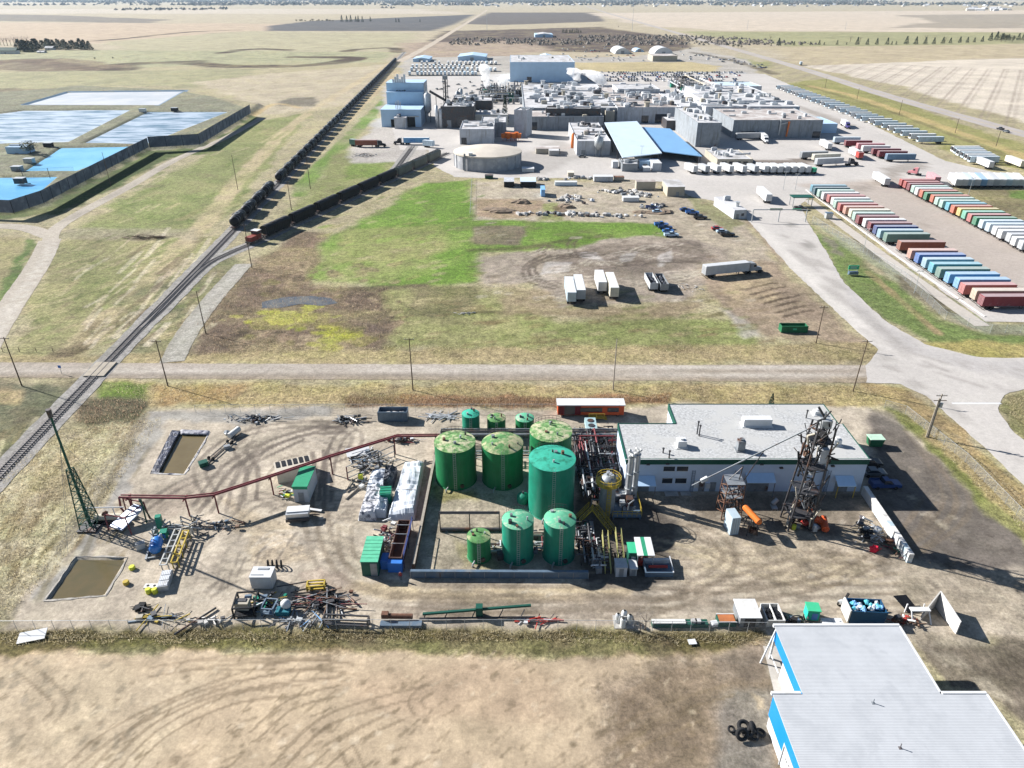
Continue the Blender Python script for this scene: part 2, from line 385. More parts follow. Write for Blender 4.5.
G.area([(-60,218),(20,218),(60,214),(110,190),(168,158),(225,152),(262,122),(252,116),(204,148),(150,151),(46,206),(14,213),(-60,213)],(98,112,62),2,0.8)  # outer berm slope: grass green, darkened to paint in the slope's shade
G.area([(258,122),(312,112),(245,195),(205,232),(62,236),(112,206),(200,158)],(152,156,104),3,0.7)
G.area([(120,200),(200,190),(215,225),(80,232)],(140,150,92),3,0.7,k=0.7)
G.area([(62,238),(214,240),(150,300),(80,356),(15,356),(40,290)],(166,162,116),3,0.7)
G.area([(75,262),(180,250),(150,285),(60,320)],(150,152,100),3,0.7,k=0.6)
G.area([(-40,236),(26,236),(35,246),(5,300),(-40,330)],(172,162,120),2,0.7)
G.area([(28,238),(37,244),(12,290),(-5,312),(-5,300)],(104,128,66),1.2,0.7)
G.line([(392,62),(310,112),(250,168),(205,222),(140,290),(95,330),(62,358)],5.0,(214,194,160),0.75,0.5)
G.line([(200,238),(150,292),(100,335)],2.0,(128,116,90),0.5)
G.line([(98,325),(82,345),(60,356)],4,(112,94,76),0.8,1.0)
G.line([(135,238),(160,238),(178,234)],2.6,(92,82,70),0.8,1.0)
G.area([(66,228),(200,228),(198,240),(62,238)],(176,166,140),2,0.6,k=0.7)
G.line([(398,70),(345,120),(300,165),(262,205)],6.0,(206,184,150),0.85,0.5)
G.line([(388,98),(352,135),(318,170),(300,195)],6.0,(124,152,74),0.9,0.6)
G.area([(340,150),(420,148),(432,164),(330,205),(285,215),(320,175)],(158,160,108),3,0.7)
G.area([(352,160),(388,158),(384,176),(345,180)],(132,156,74),2.5,0.7,k=0.8)
G.area([(385,85),(400,75),(432,90),(440,140),(425,160),(352,162),(350,150),(378,118)],(200,192,184),3,0.2)
G.area([(425,80),(470,80),(470,98),(432,100)],(150,160,104),4,0.6)
G.area([(130,300),(230,245),(250,262),(190,330),(165,356),(120,356)],(140,138,104),3,0.8)
G.area([(200,320),(245,270),(300,232),(328,236),(312,285),(395,290),(420,322),(380,352),(195,360)],(134,116,100),3,1.0)
G.area([(250,260),(318,234),(312,282),(270,300)],(158,136,116),2,1.0,k=0.8)
G.area([(313,283),(322,236),(368,216),(425,184),(472,179),(470,216),(560,219),(664,224),(672,246),(560,252),(482,252),(476,284),(400,287),(335,281)],(126,158,70),2.5,0.75)
G.area([(345,228),(440,226),(446,252),(400,262),(335,262)],(164,164,108),3,0.7,k=0.75)
G.area([(360,262),(450,258),(430,276),(340,278)],(150,160,96),3,0.7,k=0.6)
G.area([(471,226),(528,226),(520,245),(471,245)],(140,130,108),1.5,0.7)
G.line([(470,250),(520,248),(580,238),(610,236)],2.5,(96,98,62),0.8)
G.area([(385,290),(480,284),(560,320),(735,320),(768,348),(385,352)],(166,164,114),2.5,0.7)
G.area([(520,318),(730,318),(760,342),(640,346),(520,338)],(148,156,98),2.5,0.7,k=0.7)
G.line([(470,312),(600,314),(700,316),(720,314)],1.6,(112,104,74),0.8)
G.area([(420,286),(480,288),(476,312),(400,318)],(130,122,92),2,0.9,k=0.8)
G.line([(330,290),(380,288),(425,285)],2.2,(112,100,80),0.8,1)
ra=random.Random(3)
for i in range(150):
 x,y=ra.uniform(205,400),ra.uniform(262,352)
 if x<330-(y-235)*1.15-20:continue
 G.line([(x,y),(x+ra.uniform(-9,9),y+ra.uniform(-4,4))],ra.uniform(.5,2.2),ra.choice([(112,94,80),(186,166,138),(150,140,96),(98,84,74),(170,148,124)]),.75,1.0)
for cx,cy,sx,sy,n in((290,318,32,7,46),(345,334,24,7,34),(300,356,26,3,16),(314,305,10,4,10),(328,346,8,6,10)):
 for i in range(n):
  x,y=ra.gauss(cx,sx*.5),ra.gauss(cy,sy*.5);G.line([(x,y),(x+ra.uniform(-7,7),y+ra.uniform(-2,2))],ra.uniform(.6,2.0),ra.choice([(190,192,66),(172,178,74),(204,200,92)]),.85,.8)
for p in([(255,318),(300,308),(330,312),(322,322),(280,328),(256,330)],[(325,328),(345,322),(372,338),(360,346),(330,340)],[(270,354),(330,350),(325,360),(272,361)],[(312,340),(330,336),(336,352),(322,356)],[(300,303),(318,296),(324,306),(306,312)]):
 G.area(p,(176,172,84),0.5,0.8,k=0.4,amp=4.5)
G.area([(340,318),(385,312),(395,335),(350,330)],(120,104,94),2,1.0,k=0.8)
G.area([(472,181),(660,181),(668,216),(655,222),(474,220)],(198,184,164),2,0.4)
G.area([(474,198),(545,200),(540,214),(500,219),(474,216)],(176,148,122),1.5,0.9,k=0.7)
G.area([(544,204),(560,202),(562,220),(542,220)],(150,158,92),1.5,0.7,k=0.8)
G.area([(552,206),(566,204),(570,216),(556,216)],(124,96,82),1.0,0.9,k=0.7)
G.area([(645,195),(690,195),(742,218),(775,262),(760,275),(700,262),(672,245)],(186,172,152),2,0.3)
G.area([(480,256),(560,250),(610,238),(690,236),(735,250),(720,280),(690,300),(560,308),(530,285),(480,284)],(178,164,148),2.2,0.3)
G.area([(540,262),(600,246),(700,240),(720,262),(640,276),(560,280)],(142,128,116),2,0.3,k=0.8,amp=5)
for p in([(575,252),(598,252),(602,260),(580,258)],[(545,262),(572,263),(568,272),(542,274)],[(655,258),(672,250),(672,262),(660,266)],[(620,256),(636,252),(634,260),(622,262)]):
 G.area(p,(202,194,186),0.6,0.1,k=0.8,amp=1.5)
for t in([(558,284),(536,276),(532,266),(552,258),(600,250)],[(556,288),(530,280),(528,266),(548,255)],[(560,258),(620,252),(700,246)],[(600,268),(650,262),(700,262)],[(560,250),(548,246),(540,252)],[(575,256),(570,246),(574,240)]):
 G.ruts(t,(104,92,82),2.2,0.9,0.75)
G.area([(500,285),(555,290),(560,306),(640,308),(700,300),(705,315),(500,318)],(172,154,126),2,0.6,k=0.8)
G.area([(696,262),(772,262),(800,285),(850,328),(872,346),(820,342),(770,338),(735,320),(705,290)],(172,152,130),2,0.4)
G.area([(722,282),(770,276),(780,300),(730,306)],(198,176,142),2,0.4,k=0.7)
for i in range(7):
 x=752+i*6;y=284+i*4.6
 G.line([(x-6,y+6),(x+12,y+1),(x+28,y-2)]if i%2 else[(x-4,y+5),(x+16,y),(x+24,y-1)],0.7,(100,84,70),0.8)
G.area([(712,305),(730,308),(770,338),(745,338)],(196,188,178),1.2,0.3,k=0.8)
G.area([(744,220),(764,214),(792,246),(806,264),(778,262)],(180,160,138),1.5,0.4)
G.area([(690,198),(722,205),(744,224),(728,232),(702,214)],(160,156,120),1.5,0.6)
G.area([(806,226),(822,230),(850,252),(905,290),(945,318),(990,334),(1040,334),(1040,360),(975,356),(925,344),(885,320),(842,282),(828,256)],(132,148,90),1.8,0.7)
G.area([(930,345),(960,342),(1040,342),(1040,362),(985,360)],(186,172,112),1.4,0.7)
G.area([(822,234),(835,240),(845,258),(832,252)],(150,142,128),1.0,0.5,k=0.8)
G.line([(868,272),(900,300),(938,333)],1.6,(184,156,124),0.7,0.4)
G.area([(812,222),(905,268),(990,324),(1040,326),(1040,336),(985,334),(930,304)],(168,172,146),1.2,0.6,k=0.8)
G.area([(852,232),(875,246),(882,262),(860,250)],(112,108,86),1.5,0.7)
G.area([(900,276),(940,290),(972,318),(940,312),(905,288)],(140,132,112),1.5,0.6)
G.area([(935,187),(1040,190),(1040,236),(1010,226)],(150,140,108),2,0.8)
G.area([(1005,190),(1040,190),(1040,202),(1010,198)],(108,140,66),1.5,0.7)
G.area([(780,84),(830,78),(905,104),(1040,150),(1040,176),(948,150),(880,120),(800,92)],(166,162,106),3,0.7)
G.line([(810,86),(860,98),(960,133),(1040,162)],6,(206,182,130),0.9,0.6)
G.line([(800,84),(880,108),(960,138),(1040,168)],3,(122,108,80),0.5,0.6)
G.area([(745,50),(768,56),(770,68),(720,60)],(168,166,120),5,0.6)
G.area([(400,58),(500,56),(580,58),(640,56),(705,46),(750,62),(760,76),(400,78)],(196,188,180),5,0.4)
G.area([(574,62.5),(690,62),(720,66),(715,72),(576,72)],(208,190,150),3,0.6)
G.area([(574,72),(745,72),(762,86),(575,86)],(190,188,188),3,0.2)
G.line([(690,52),(730,60),(775,74)],8,(96,84,80),0.7,1)
G.area([(690,35),(735,42),(790,58),(760,62),(700,50)],(202,188,166),6,0.5,k=0.8)
G.area([(0,356),(880,342),(880,362),(0,364)],(190,172,132),1.4,0.8,k=0.9,amp=2)
G.area([(100,381),(290,384),(640,384),(880,386),(905,402),(860,408),(620,402),(330,404),(230,408),(140,404)],(198,178,134),1.2,0.9)
G.area([(345,396),(560,396),(670,394),(665,403),(560,408),(430,407),(350,407)],(176,134,100),0.8,1.0,k=0.9)
G.area([(345,396),(395,396),(398,404),(350,405)],(128,124,52),0.7,1.0,k=0.7)
G.area([(150,384),(240,386),(235,402),(165,404)],(188,158,112),1.2,0.9)
# ---- left bank of the yard
G.area([(-30,382),(92,382),(0,482),(-30,500)],(120,120,96),1.5,0.8)
G.area([(-5,388),(22,390),(20,404),(-5,404)],(196,176,136),1.0,0.8)
G.area([(100,382),(152,384),(142,400),(120,414),(92,408)],(124,146,66),1.2,0.9)
G.area([(82,402),(120,398),(150,402),(140,424),(100,434),(75,424)],(112,108,84),1.4,0.9)
G.area([(-30,500),(60,430),(150,420),(166,412),(95,520),(18,612),(-30,640)],(214,202,170),1.4,0.9)
G.area([(0,530),(40,470),(80,440),(70,480),(30,540)],(190,170,136),1.5,0.9,k=0.6)
G.line([(150,415),(118,455),(92,500),(60,552),(20,612)],2.0,(150,142,128),0.75,0.3)
G.line([(136,442),(112,482),(84,520),(48,572)],1.4,(116,108,92),0.7,0.3)
# ---- the yard
YARD=[(158,410),(230,408),(330,406),(600,410),(680,402),(870,408),(905,424),(960,470),(1045,556),(1045,640),(960,636),(760,632),(500,629),(0,632),(10,616),(95,520),(142,440)]
G.area(YARD,(202,187,165),0.9,0.12)
G.area([(150,412),(330,408),(330,416),(240,424),(170,420),(120,500),(60,600),(30,600),(96,520)],(178,172,162),0.8,0.12)
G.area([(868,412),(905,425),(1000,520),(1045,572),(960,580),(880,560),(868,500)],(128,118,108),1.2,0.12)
G.area([(640,495),(870,495),(890,560),(820,600),(680,590)],(184,166,140),1.8,0.2,k=0.6)
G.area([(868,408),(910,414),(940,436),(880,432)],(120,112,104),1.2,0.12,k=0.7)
G.area([(430,495),(500,492),(520,570),(430,570)],(178,166,146),0.6,0.3)
G.area([(436,488),(475,488),(480,500),(440,502)],(150,142,84),0.8,0.6,k=0.7)
G.area([(455,540),(500,560),(500,570),(460,570)],(160,150,100),0.6,0.5,k=0.5)
G.area([(360,580),(420,588),(640,586),(600,600),(440,602),(330,590)],(206,184,144),0.8,0.15,k=0.8)
G.area([(380,610),(600,604),(740,612),(600,622),(400,622)],(186,168,150),0.8,0.15,k=0.5)
G.area([(330,505),(362,510),(350,560),(310,555)],(198,182,158),1.0,0.15,k=0.8)
G.area([(225,500),(290,525),(310,560),(250,560)],(202,180,146),1.0,0.2,k=0.6)
G.area([(150,500),(190,478),(210,500),(160,520)],(176,158,140),1.0,0.15,k=0.6)
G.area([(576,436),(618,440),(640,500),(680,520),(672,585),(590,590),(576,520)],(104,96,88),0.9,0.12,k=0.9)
G.area([(690,495),(860,495),(865,520),(840,535),(700,520)],(120,108,94),0.9,0.12,k=0.6)
rq=random.Random(8)
for i in range(46):
 x,y,u,l=rq.uniform(170,340),rq.uniform(430,600),rq.uniform(-1,1),rq.uniform(25,70);G.ruts([(x,y),(x+l*.5,y+u*14-6),(x+l,y+u*26)],rq.choice([(126,114,102),(150,138,122),(212,198,178)]),2.0,.4,.55)
for i in range(40):
 x,y,l=rq.uniform(330,980),rq.uniform(578,618),rq.uniform(50,150);y=min(y,612);G.ruts([(x,y),(x+l*.5,y+rq.uniform(-4,4)),(x+l,y+rq.uniform(-10,8))],rq.choice([(136,122,104),(150,136,118),(210,194,168)]),2.0,.4,.5)
for i in range(22):
 x,y,l=rq.uniform(640,830),rq.uniform(525,575),rq.uniform(30,90);G.ruts([(x,y),(x+l*.5,y+rq.uniform(2,14)),(x+l,y+rq.uniform(-8,20))],rq.choice([(136,120,98),(204,186,152)]),2.0,.4,.5)
for i in range(26):
 x,y,l=rq.uniform(-20,640),rq.uniform(670,790),rq.uniform(60,160);G.ruts([(x,y+26),(x+l*.45,y+6),(x+l,y-6)],(160,140,110),1.6,.26,.5)
for i in range(30):
 x,y,l=rq.uniform(480,700),rq.uniform(244,300),rq.uniform(15,50);G.ruts([(x,y),(x+l*.5,y+rq.uniform(-6,4)),(x+l,y+rq.uniform(-5,5))],rq.choice([(112,100,90),(206,194,178)]),2.1,.7,.5)
for t in([(200,505),(225,470),(258,448),(310,432),(345,430)],[(205,512),(236,472),(262,456),(300,438)],[(232,512),(244,470),(270,444),(320,428),(350,424)],[(215,500),(200,470),(230,440),(280,426),(340,424)],[(250,500),(252,470),(240,450),(250,440)],[(140,510),(180,485),(220,470),(250,455)],[(330,424),(356,434),(350,452),(328,462)],[(325,500),(328,470),(338,440),(352,428)],[(318,510),(320,470),(318,452)]):
 G.ruts(t,(118,106,96),2.1,0.6,0.72)
for t in([(318,505),(328,545),(352,575),(420,590),(620,592),(720,598)],[(308,510),(322,560),(350,590),(420,604),(600,608)],[(345,528),(348,556),(365,574)],[(420,610),(560,606),(700,600),(830,580),(900,540),(930,500)],[(650,610),(740,580),(800,560)],[(700,545),(740,560),(800,556),(850,560)],[(890,580),(960,570),(1024,600)],[(900,560),(950,500),(910,430)],[(910,552),(964,505),(925,445)],[(880,600),(960,596),(1030,626)],[(640,540),(700,530),(730,560),(690,590)]):
 G.ruts(t,(138,122,102),2.1,0.6,0.55)
for i in range(26):
 x=170+random.uniform(0,130);y=530+random.uniform(0,60)
 G.line([(x,y),(x-random.uniform(4,10),y+random.uniform(8,20))],0.35,(132,120,108),0.6)
G.area([(300,575),(345,570),(360,600),(320,612)],(186,164,146),0.8,0.15,k=0.6)
G.area([(900,560),(1045,575),(1045,640),(960,628),(905,600)],(190,174,150),1.4,0.2,k=0.7)
G.area([(890,408),(930,425),(1010,500),(1045,540),(1045,560),(985,510),(915,432)],(146,150,88),1.0,0.8)
G.area([(905,412),(940,430),(1045,520),(1045,548),(1000,508),(930,440)],(206,184,136),0.8,0.9,k=0.9)
G.area([(862,384),(905,388),(960,428),(1045,512),(1045,526),(945,432),(900,408)],(188,164,122),1.0,0.8)
G.area([(1000,410),(1006,396),(1045,388),(1045,452),(1022,440)],(136,132,96),0.8,0.9)
# ---- ditch and field in front
G.area([(-30,628),(400,629),(760,632),(772,650),(700,658),(400,652),(60,650),(-30,680)],(118,108,72),0.7,1.0)
G.area([(60,640),(250,636),(260,650),(100,655)],(128,124,76),0.5,0.9,k=0.7)
G.area([(330,640),(640,640),(690,655),(560,658),(360,655)],(152,146,104),0.5,0.9,k=0.7)
G.area([(-30,634),(40,634),(90,640),(40,655),(0,690),(-30,700)],(140,128,84),0.8,1.0,k=0.8)
G.area([(-300,672),(60,652),(330,652),(560,658),(700,654),(768,642),(800,700),(800,1100),(-300,1100)],(208,184,150),0.7,0.09)
G.area([(-100,690),(100,660),(220,680),(120,780),(-100,900)],(206,186,154),2,0.1,k=0.7)
G.area([(330,680),(520,670),(560,720),(420,740)],(212,182,148),2.0,0.09,k=0.6)
G.area([(600,690),(660,662),(720,656),(790,654),(800,780),(800,900),(640,900),(620,760)],(140,122,103),2.2,0.25,k=0.8)
G.area([(700,652),(772,645),(790,672),(720,680)],(140,126,112),1.0,0.2,k=0.6)
G.area([(735,690),(775,690),(790,800),(700,800)],(150,142,132),1.2,0.3,k=0.8)
G.area([(752,694),(764,700),(768,710),(758,710)],(206,186,156),0.3,0.2,k=0.9)
for t in([(62,775),(110,735),(180,700),(260,672),(330,660)],[(85,785),(140,728),(200,696),(270,680),(340,672)],[(110,790),(160,735),(230,700),(300,690)],[(200,665),(300,664),(360,670)],[(255,735),(290,705),(340,690)],[(275,770),(320,725),(370,705),(430,690)],[(300,785),(350,740),(400,715)],[(150,672),(230,660),(330,655)],[(345,745),(355,765),(365,790)],[(430,688),(415,700),(420,712)],[(600,745),(660,712),(730,690)],[(560,790),(640,740),(700,715)],[(20,665),(60,700),(50,720)]):
 G.ruts(t,(150,130,102),1.6,0.3,0.62)
for i in range(60):
 x=random.uniform(150,620);y=random.uniform(690,790);G.line([(x,y),(x+random.uniform(6,16),y-random.uniform(4,12))],0.22,(158,138,108),0.6)
for i in range(40):
 x=random.uniform(0,160);y=random.uniform(660,760);G.line([(x,y),(x+random.uniform(-3,8),y-random.uniform(2,8))],0.5,(146,134,112),0.5)
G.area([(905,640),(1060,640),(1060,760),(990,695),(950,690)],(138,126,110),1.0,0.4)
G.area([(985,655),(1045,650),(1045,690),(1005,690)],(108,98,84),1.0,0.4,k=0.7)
for p in([(930,650),(960,655),(975,672),(945,668)],[(965,675),(990,680),(1010,700),(985,690)],[(905,632),(960,632),(985,645),(920,645)]):
 G.area(p,(184,172,152),0.5,0.3,k=0.7,amp=1.2)
G.area([(765,640),(776,640),(806,690),(772,692)],(170,160,140),0.5,0.2)
rw=random.Random(17)
def wisps(n,xr,yr,dx,dy,wd,cols,k,g=None):
 for i in range(n):
  x,y,l=rw.uniform(*xr),rw.uniform(*yr),rw.uniform(.4,1);G.line([(x,y),(x+dx*l*rw.uniform(.7,1.3),y+dy*l*rw.uniform(.6,1.4))],rw.uniform(*wd),rw.choice(cols),k,g)
wisps(160,(20,190),(245,345),22,-10,(.6,1.8),[(204,190,150),(122,132,78),(182,166,130),(140,150,92)],.55)
wisps(90,(110,290),(125,228),16,-9,(.8,2.2),[(200,188,146),(118,134,70),(176,166,120)],.5)
wisps(70,(70,200),(255,350),26,-26,(.5,1.2),[(224,206,176),(126,110,88),(232,218,194)],.6)
wisps(120,(-10,140),(430,600),12,-20,(.35,1.0),[(234,222,190),(158,138,104),(130,118,84)],.6)
wisps(150,(320,480),(185,285),12,-3,(.6,2.0),[(104,132,52),(176,170,112),(150,178,86),(190,178,140)],.5)
wisps(120,(390,760),(290,350),16,-2,(.6,1.8),[(190,178,136),(122,130,76),(140,120,90)],.5)
wisps(160,(-10,700),(655,790),9,-6,(.12,.3),[(140,122,92),(222,202,170),(150,132,102)],.6)
wisps(200,(-10,700),(652,790),1.5,-.6,(.25,.6),[(136,118,90),(150,130,102),(226,206,176)],.55)
wisps(260,(100,880),(420,620),5,-2.5,(.15,.45),[(132,118,102),(214,200,178),(146,132,116)],.55)
wisps(90,(860,1030),(430,640),8,4,(.3,.8),[(102,92,82),(172,158,138),(204,190,164)],.5)
wisps(120,(470,760),(185,310),7,-1,(.6,1.8),[(128,112,98),(210,198,182),(158,140,118)],.5)
# ---------------------------------------------------------------- relief: pond terrace, settling pits
TERR=W([(-150,212),(15,213),(42,205),(95,178),(150,149),(200,146),(250,115),(262,106),(195,96),(170,88),(70,88),(10,100),(-150,130)])
PONDS={'white':W([(22,108),(68,94.5),(186,93.2),(160,108.5)]),'left foam':W([(-90,150),(-90,128),(24,113),(134,112),(70,146)]),'right foam':W([(82,147),(148,114),(232,114),(148,148)]),'upper blue':W([(22,176),(50,158),(60,151),(146,149),(78,176)]),'lower blue':W([(-120,209),(-120,183),(62,180),(36,203),(15,210)])}
PITS={'upper':W([(177,432),(209,433),(184,474),(152,473)]),'lower':W([(76,557),(127,558),(105,595),(46,600)])}
def ground_z(x,y):
 z=np.zeros(x.shape)
 ix=np.nonzero((y>200)&(y<900)&(x<-60)&(x>-700))[0]
 if len(ix):
  d=sdist(x[ix],y[ix],TERR);zz=2.6*sstep(0.5-d/7.0)
  for p in PONDS.values():
   zz=zz-1.3*sstep(0.5-(sdist(x[ix],y[ix],p)+1.0)/3.0)
  z[ix]=zz
 ix=np.nonzero((y>50)&(y<150)&(x<-40)&(x>-110))[0]
 for p in PITS.values():
  z[ix]-=0.8*sstep(0.5-(sdist(x[ix],y[ix],p)+0.4)/0.9)
 return z
def ground_mat():
 m=bpy.data.materials.new('soil_and_grass');m.use_nodes=True;n=m.node_tree;P=n.nodes['Principled BSDF'];L=n.links.new
 P.inputs['Roughness'].default_value=0.95;P.inputs['Specular IOR Level'].default_value=0.15
 at=n.nodes.new('ShaderNodeAttribute');at.attribute_name='col';ag=n.nodes.new('ShaderNodeAttribute');ag.attribute_name='grassy'
 geo=n.nodes.new('ShaderNodeNewGeometry')
 def noise(s,d=5,r=0.65):
  z=n.nodes.new('ShaderNodeTexNoise');z.inputs['Scale'].default_value=s;z.inputs['Detail'].default_value=d;z.inputs['Roughness'].default_value=r;L(geo.outputs['Position'],z.inputs['Vector']);return z.outputs['Fac']
 def rng_(v,a,b,c,d):
  z=n.nodes.new('ShaderNodeMapRange');L(v,z.inputs[0])
  for i,q in enumerate((a,b,c,d)):
   if hasattr(q,'links'):L(q,z.inputs[i+1])
   else:z.inputs[i+1].default_value=q
  return z.outputs[0]
 def mth(op,a,b):
  z=n.nodes.new('ShaderNodeMath');z.operation=op
  for i,q in enumerate((a,b)):
   if hasattr(q,'links'):L(q,z.inputs[i])
   else:z.inputs[i].default_value=q
  return z.outputs[0]
 big,mid,fine=noise(0.035,6),noise(0.5,10,0.85),noise(1.7,6,0.8)
 amp=mth('ADD',rng_(ag.outputs['Fac'],0.05,0.15,0.2,0.62),rng_(ag.outputs['Fac'],0.15,1,0,0.6))
 v=mth('ADD',mth('MULTIPLY',rng_(mid,0.34,0.66,-0.62,0.62),amp),1.0)
 v=mth('MULTIPLY',v,mth('ADD',mth('MULTIPLY',rng_(fine,0.34,0.66,-0.5,0.5),amp),1.0))
 v=mth('MULTIPLY',v,mth('ADD',mth('MULTIPLY',rng_(big,0.25,0.75,-0.12,0.12),1.0),1.0))
 mx=n.nodes.new('ShaderNodeMix');mx.data_type='RGBA';mx.blend_type='MULTIPLY';mx.inputs[0].default_value=1;L(at.outputs['Color'],mx.inputs[6]);L(v,mx.inputs[7])
 hx=n.nodes.new('ShaderNodeMix');hx.data_type='RGBA';hx.blend_type='MULTIPLY'
 L(mth('MULTIPLY',rng_(noise(0.12,5),0.42,0.66,0,0.8),ag.outputs['Fac']),hx.inputs[0]);L(mx.outputs[2],hx.inputs[6]);hx.inputs[7].default_value=(0.84,0.95,0.72,1)
 L(hx.outputs[2],P.inputs['Base Color'])
 bp=n.nodes.new('ShaderNodeBump');bp.inputs['Distance'].default_value=0.5;L(mth('ADD',rng_(ag.outputs['Fac'],0.05,0.15,0.1,0.38),rng_(ag.outputs['Fac'],0.15,1,0,0.42)),bp.inputs['Strength']);L(mth('ADD',mid,mth('MULTIPLY',fine,0.4)),bp.inputs['Height']);L(bp.outputs[0],P.inputs['Normal'])
 return m
GM=ground_mat()
def paint_mesh(me,col,grass):
 a=me.attributes.new('col','FLOAT_COLOR','POINT');a.data.foreach_set('color',np.column_stack([col,np.ones(len(col))]).astype(np.float32).ravel())
 b=me.attributes.new('grassy','FLOAT','POINT');b.data.foreach_set('value',grass.astype(np.float32))
def make_ground():
 ys=list(np.arange(-260,36,12.0))+list(36*np.exp(np.linspace(0,math.log(40000/36),1250)))
 ys=np.array(ys);nc=980;sx=np.linspace(-1,1,nc)
 wd=np.maximum(120,45+ys*0.98)
 X=(wd[:,None]*sx[None,:]).ravel();Y=np.repeat(ys,nc);Z=ground_z(X,Y)
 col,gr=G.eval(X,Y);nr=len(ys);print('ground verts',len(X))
 Z=Z-np.where(gr>0.5,(gr-0.5)*0.16*(0.5+fbm(X,Y,5.0,3)),0)*(Y<300)
 me=bpy.data.meshes.new('ground');me.vertices.add(len(X));me.vertices.foreach_set('co',np.column_stack([X,Y,Z]).astype(np.float32).ravel())
 i=np.arange((nr-1)*nc).reshape(nr-1,nc)[:,:-1].ravel();q=np.column_stack([i,i+1,i+1+nc,i+nc]).astype(np.int32)
 me.loops.add(q.size);me.loops.foreach_set('vertex_index',q.ravel());me.polygons.add(len(q));me.polygons.foreach_set('loop_start',np.arange(0,q.size,4,dtype=np.int32))
 me.update();paint_mesh(me,col,gr);me.materials.append(GM);me.polygons.foreach_set('use_smooth',np.ones(len(q),bool))
 o=place(me,'ground');tag(o,kind='structure');return o
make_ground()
from mathutils.geometry import delaunay_2d_cdt
def sheet(name,poly,z,paint,step=3.0,jit=0.35,mat=None,zfun=None):
 """a flat surface lying on the ground with a slightly ragged edge"""
 b=[];n=len(poly);rr=random.Random(len(name)+n)
 for i in range(n):
  p,q=poly[i],poly[(i+1)%n];L=math.hypot(q[0]-p[0],q[1]-p[1]);k=max(1,int(L/step))
  for j in range(k):t=j/k;b.append(Vector((p[0]+(q[0]-p[0])*t+rr.uniform(-jit,jit),p[1]+(q[1]-p[1])*t+rr.uniform(-jit,jit))))
 xs=[v.x for v in b];ys=[v.y for v in b]
 gx,gy=np.meshgrid(np.arange(min(xs),max(xs),step),np.arange(min(ys),max(ys),step));gx=gx.ravel();gy=gy.ravel()
 ins=sdist(gx,gy,[tuple(v)for v in b])<-step*0.5
 pts=b+[Vector((x,y))for x,y in zip(gx[ins],gy[ins])];nb=len(b)
 v,e,f,*_=delaunay_2d_cdt(pts,[],[list(range(nb))],1,1e-4)
 me=bpy.data.meshes.new(name);X=np.array([p.x for p in v]);Y=np.array([p.y for p in v])
 me.from_pydata([(p.x,p.y,z)for p in v],[],[tuple(q)for q in f]);me.update()
 if mat is None:
  c,g=paint.eval(X,Y);paint_mesh(me,c,g);me.materials.append(GM)
 else:me.materials.append(MATS[mat]if isinstance(mat,str)else mat)
 bm=bmesh.new();bm.from_mesh(me)
 for fc in bm.faces:
  if fc.normal.z<0:fc.normal_flip()
 bm.to_mesh(me);bm.free()
 return tag(place(me,name),kind='structure')
def ribbon_poly(pts,wid):
 L=[];Rr=[]
 for i in range(len(pts)):
  a=pts[max(i-1,0)];b=pts[min(i+1,len(pts)-1)];d=math.hypot(b[0]-a[0],b[1]-a[1])+1e-9;nx,ny=-(b[1]-a[1])/d,(b[0]-a[0])/d
  wd=wid[i]if isinstance(wid,(list,tuple))else wid
  L.append((pts[i][0]+nx*wd/2,pts[i][1]+ny*wd/2));Rr.append((pts[i][0]-nx*wd/2,pts[i][1]-ny*wd/2))
 return L+Rr[::-1]
 # ---- roads
gr=Paint(S(186,174,160),0.12)
for yy,c in((366,(214,206,196)),(369.5,(156,144,130)),(372,(214,205,194)),(376,(150,140,128))):gr.line([(-60,yy),(200,yy),(500,yy+0.6),(900,yy+3)],1.1,c,0.7,soft=1.0)
gr.area([(-60,377),(900,379),(900,386),(-60,384)],(168,150,122),1.0,0.2,k=0.6)
sheet('gravel_road',W([(-70,362),(100,363),(300,364),(500,364.5),(700,365),(874,365),(874,383),(700,381),(450,380),(200,379),(-70,377)]),0.03,gr,2.0,0.15)
lr=Paint(S(196,186,172),0.1);lr.ruts([(-20,352),(45,262),(52,240)],(216,208,196),2.4,1.2,0.6);lr.ruts([(60,225),(130,186),(260,118)],(160,152,140),2.4,0.9,0.5)
pl=smooth(W([(-30,372),(8,310),(38,265),(50,240)]),4);sheet('farm_track',ribbon_poly(pl,7.5),0.034,lr,2.0,0.12)
pl=smooth(W([(50,243),(62,224),(130,186),(175,160),(225,138),(262,118)]),4);sheet('pond_track',ribbon_poly(pl,5.5),0.040,lr,2.0,0.12)
pl=smooth(W([(-40,226),(20,227),(50,236)]),4);sheet('side_track',ribbon_poly(pl,6.5),0.046,lr,2.0,0.12)
sp=Paint(S(176,171,160),0.2);sp.ruts([(176,360),(188,335),(214,300),(244,264)],(198,193,184),2.2,.9,.6)
pl=smooth(W([(172,362),(186,335),(212,300),(244,264)]),4);sheet('gravel_spur',ribbon_poly(pl,6.0),0.037,sp,1.5,0.12)
hw=Paint(S(196,188,182),0.05)
pl=smooth(W([(586,6),(604,12),(640,22.5),(764,57.5),(880,93.5),(1024,134),(1150,168)]),6);sheet('highway',ribbon_poly(pl,16.0),0.06,hw,12.0,0.5)
ml=MB();pts=pl
for off in(-0.18,0.18):
 for k in range(10,len(pts)-1):ml.bar((pts[k][0]+off,pts[k][1],0.064),(pts[k+1][0]+off,pts[k+1][1],0.064),0.14,0.004)
tag(ml.build('road_markings',M('road_yellow',S(224,190,90),0.8)),kind='structure')
fr=Paint(S(212,196,178),0.3)
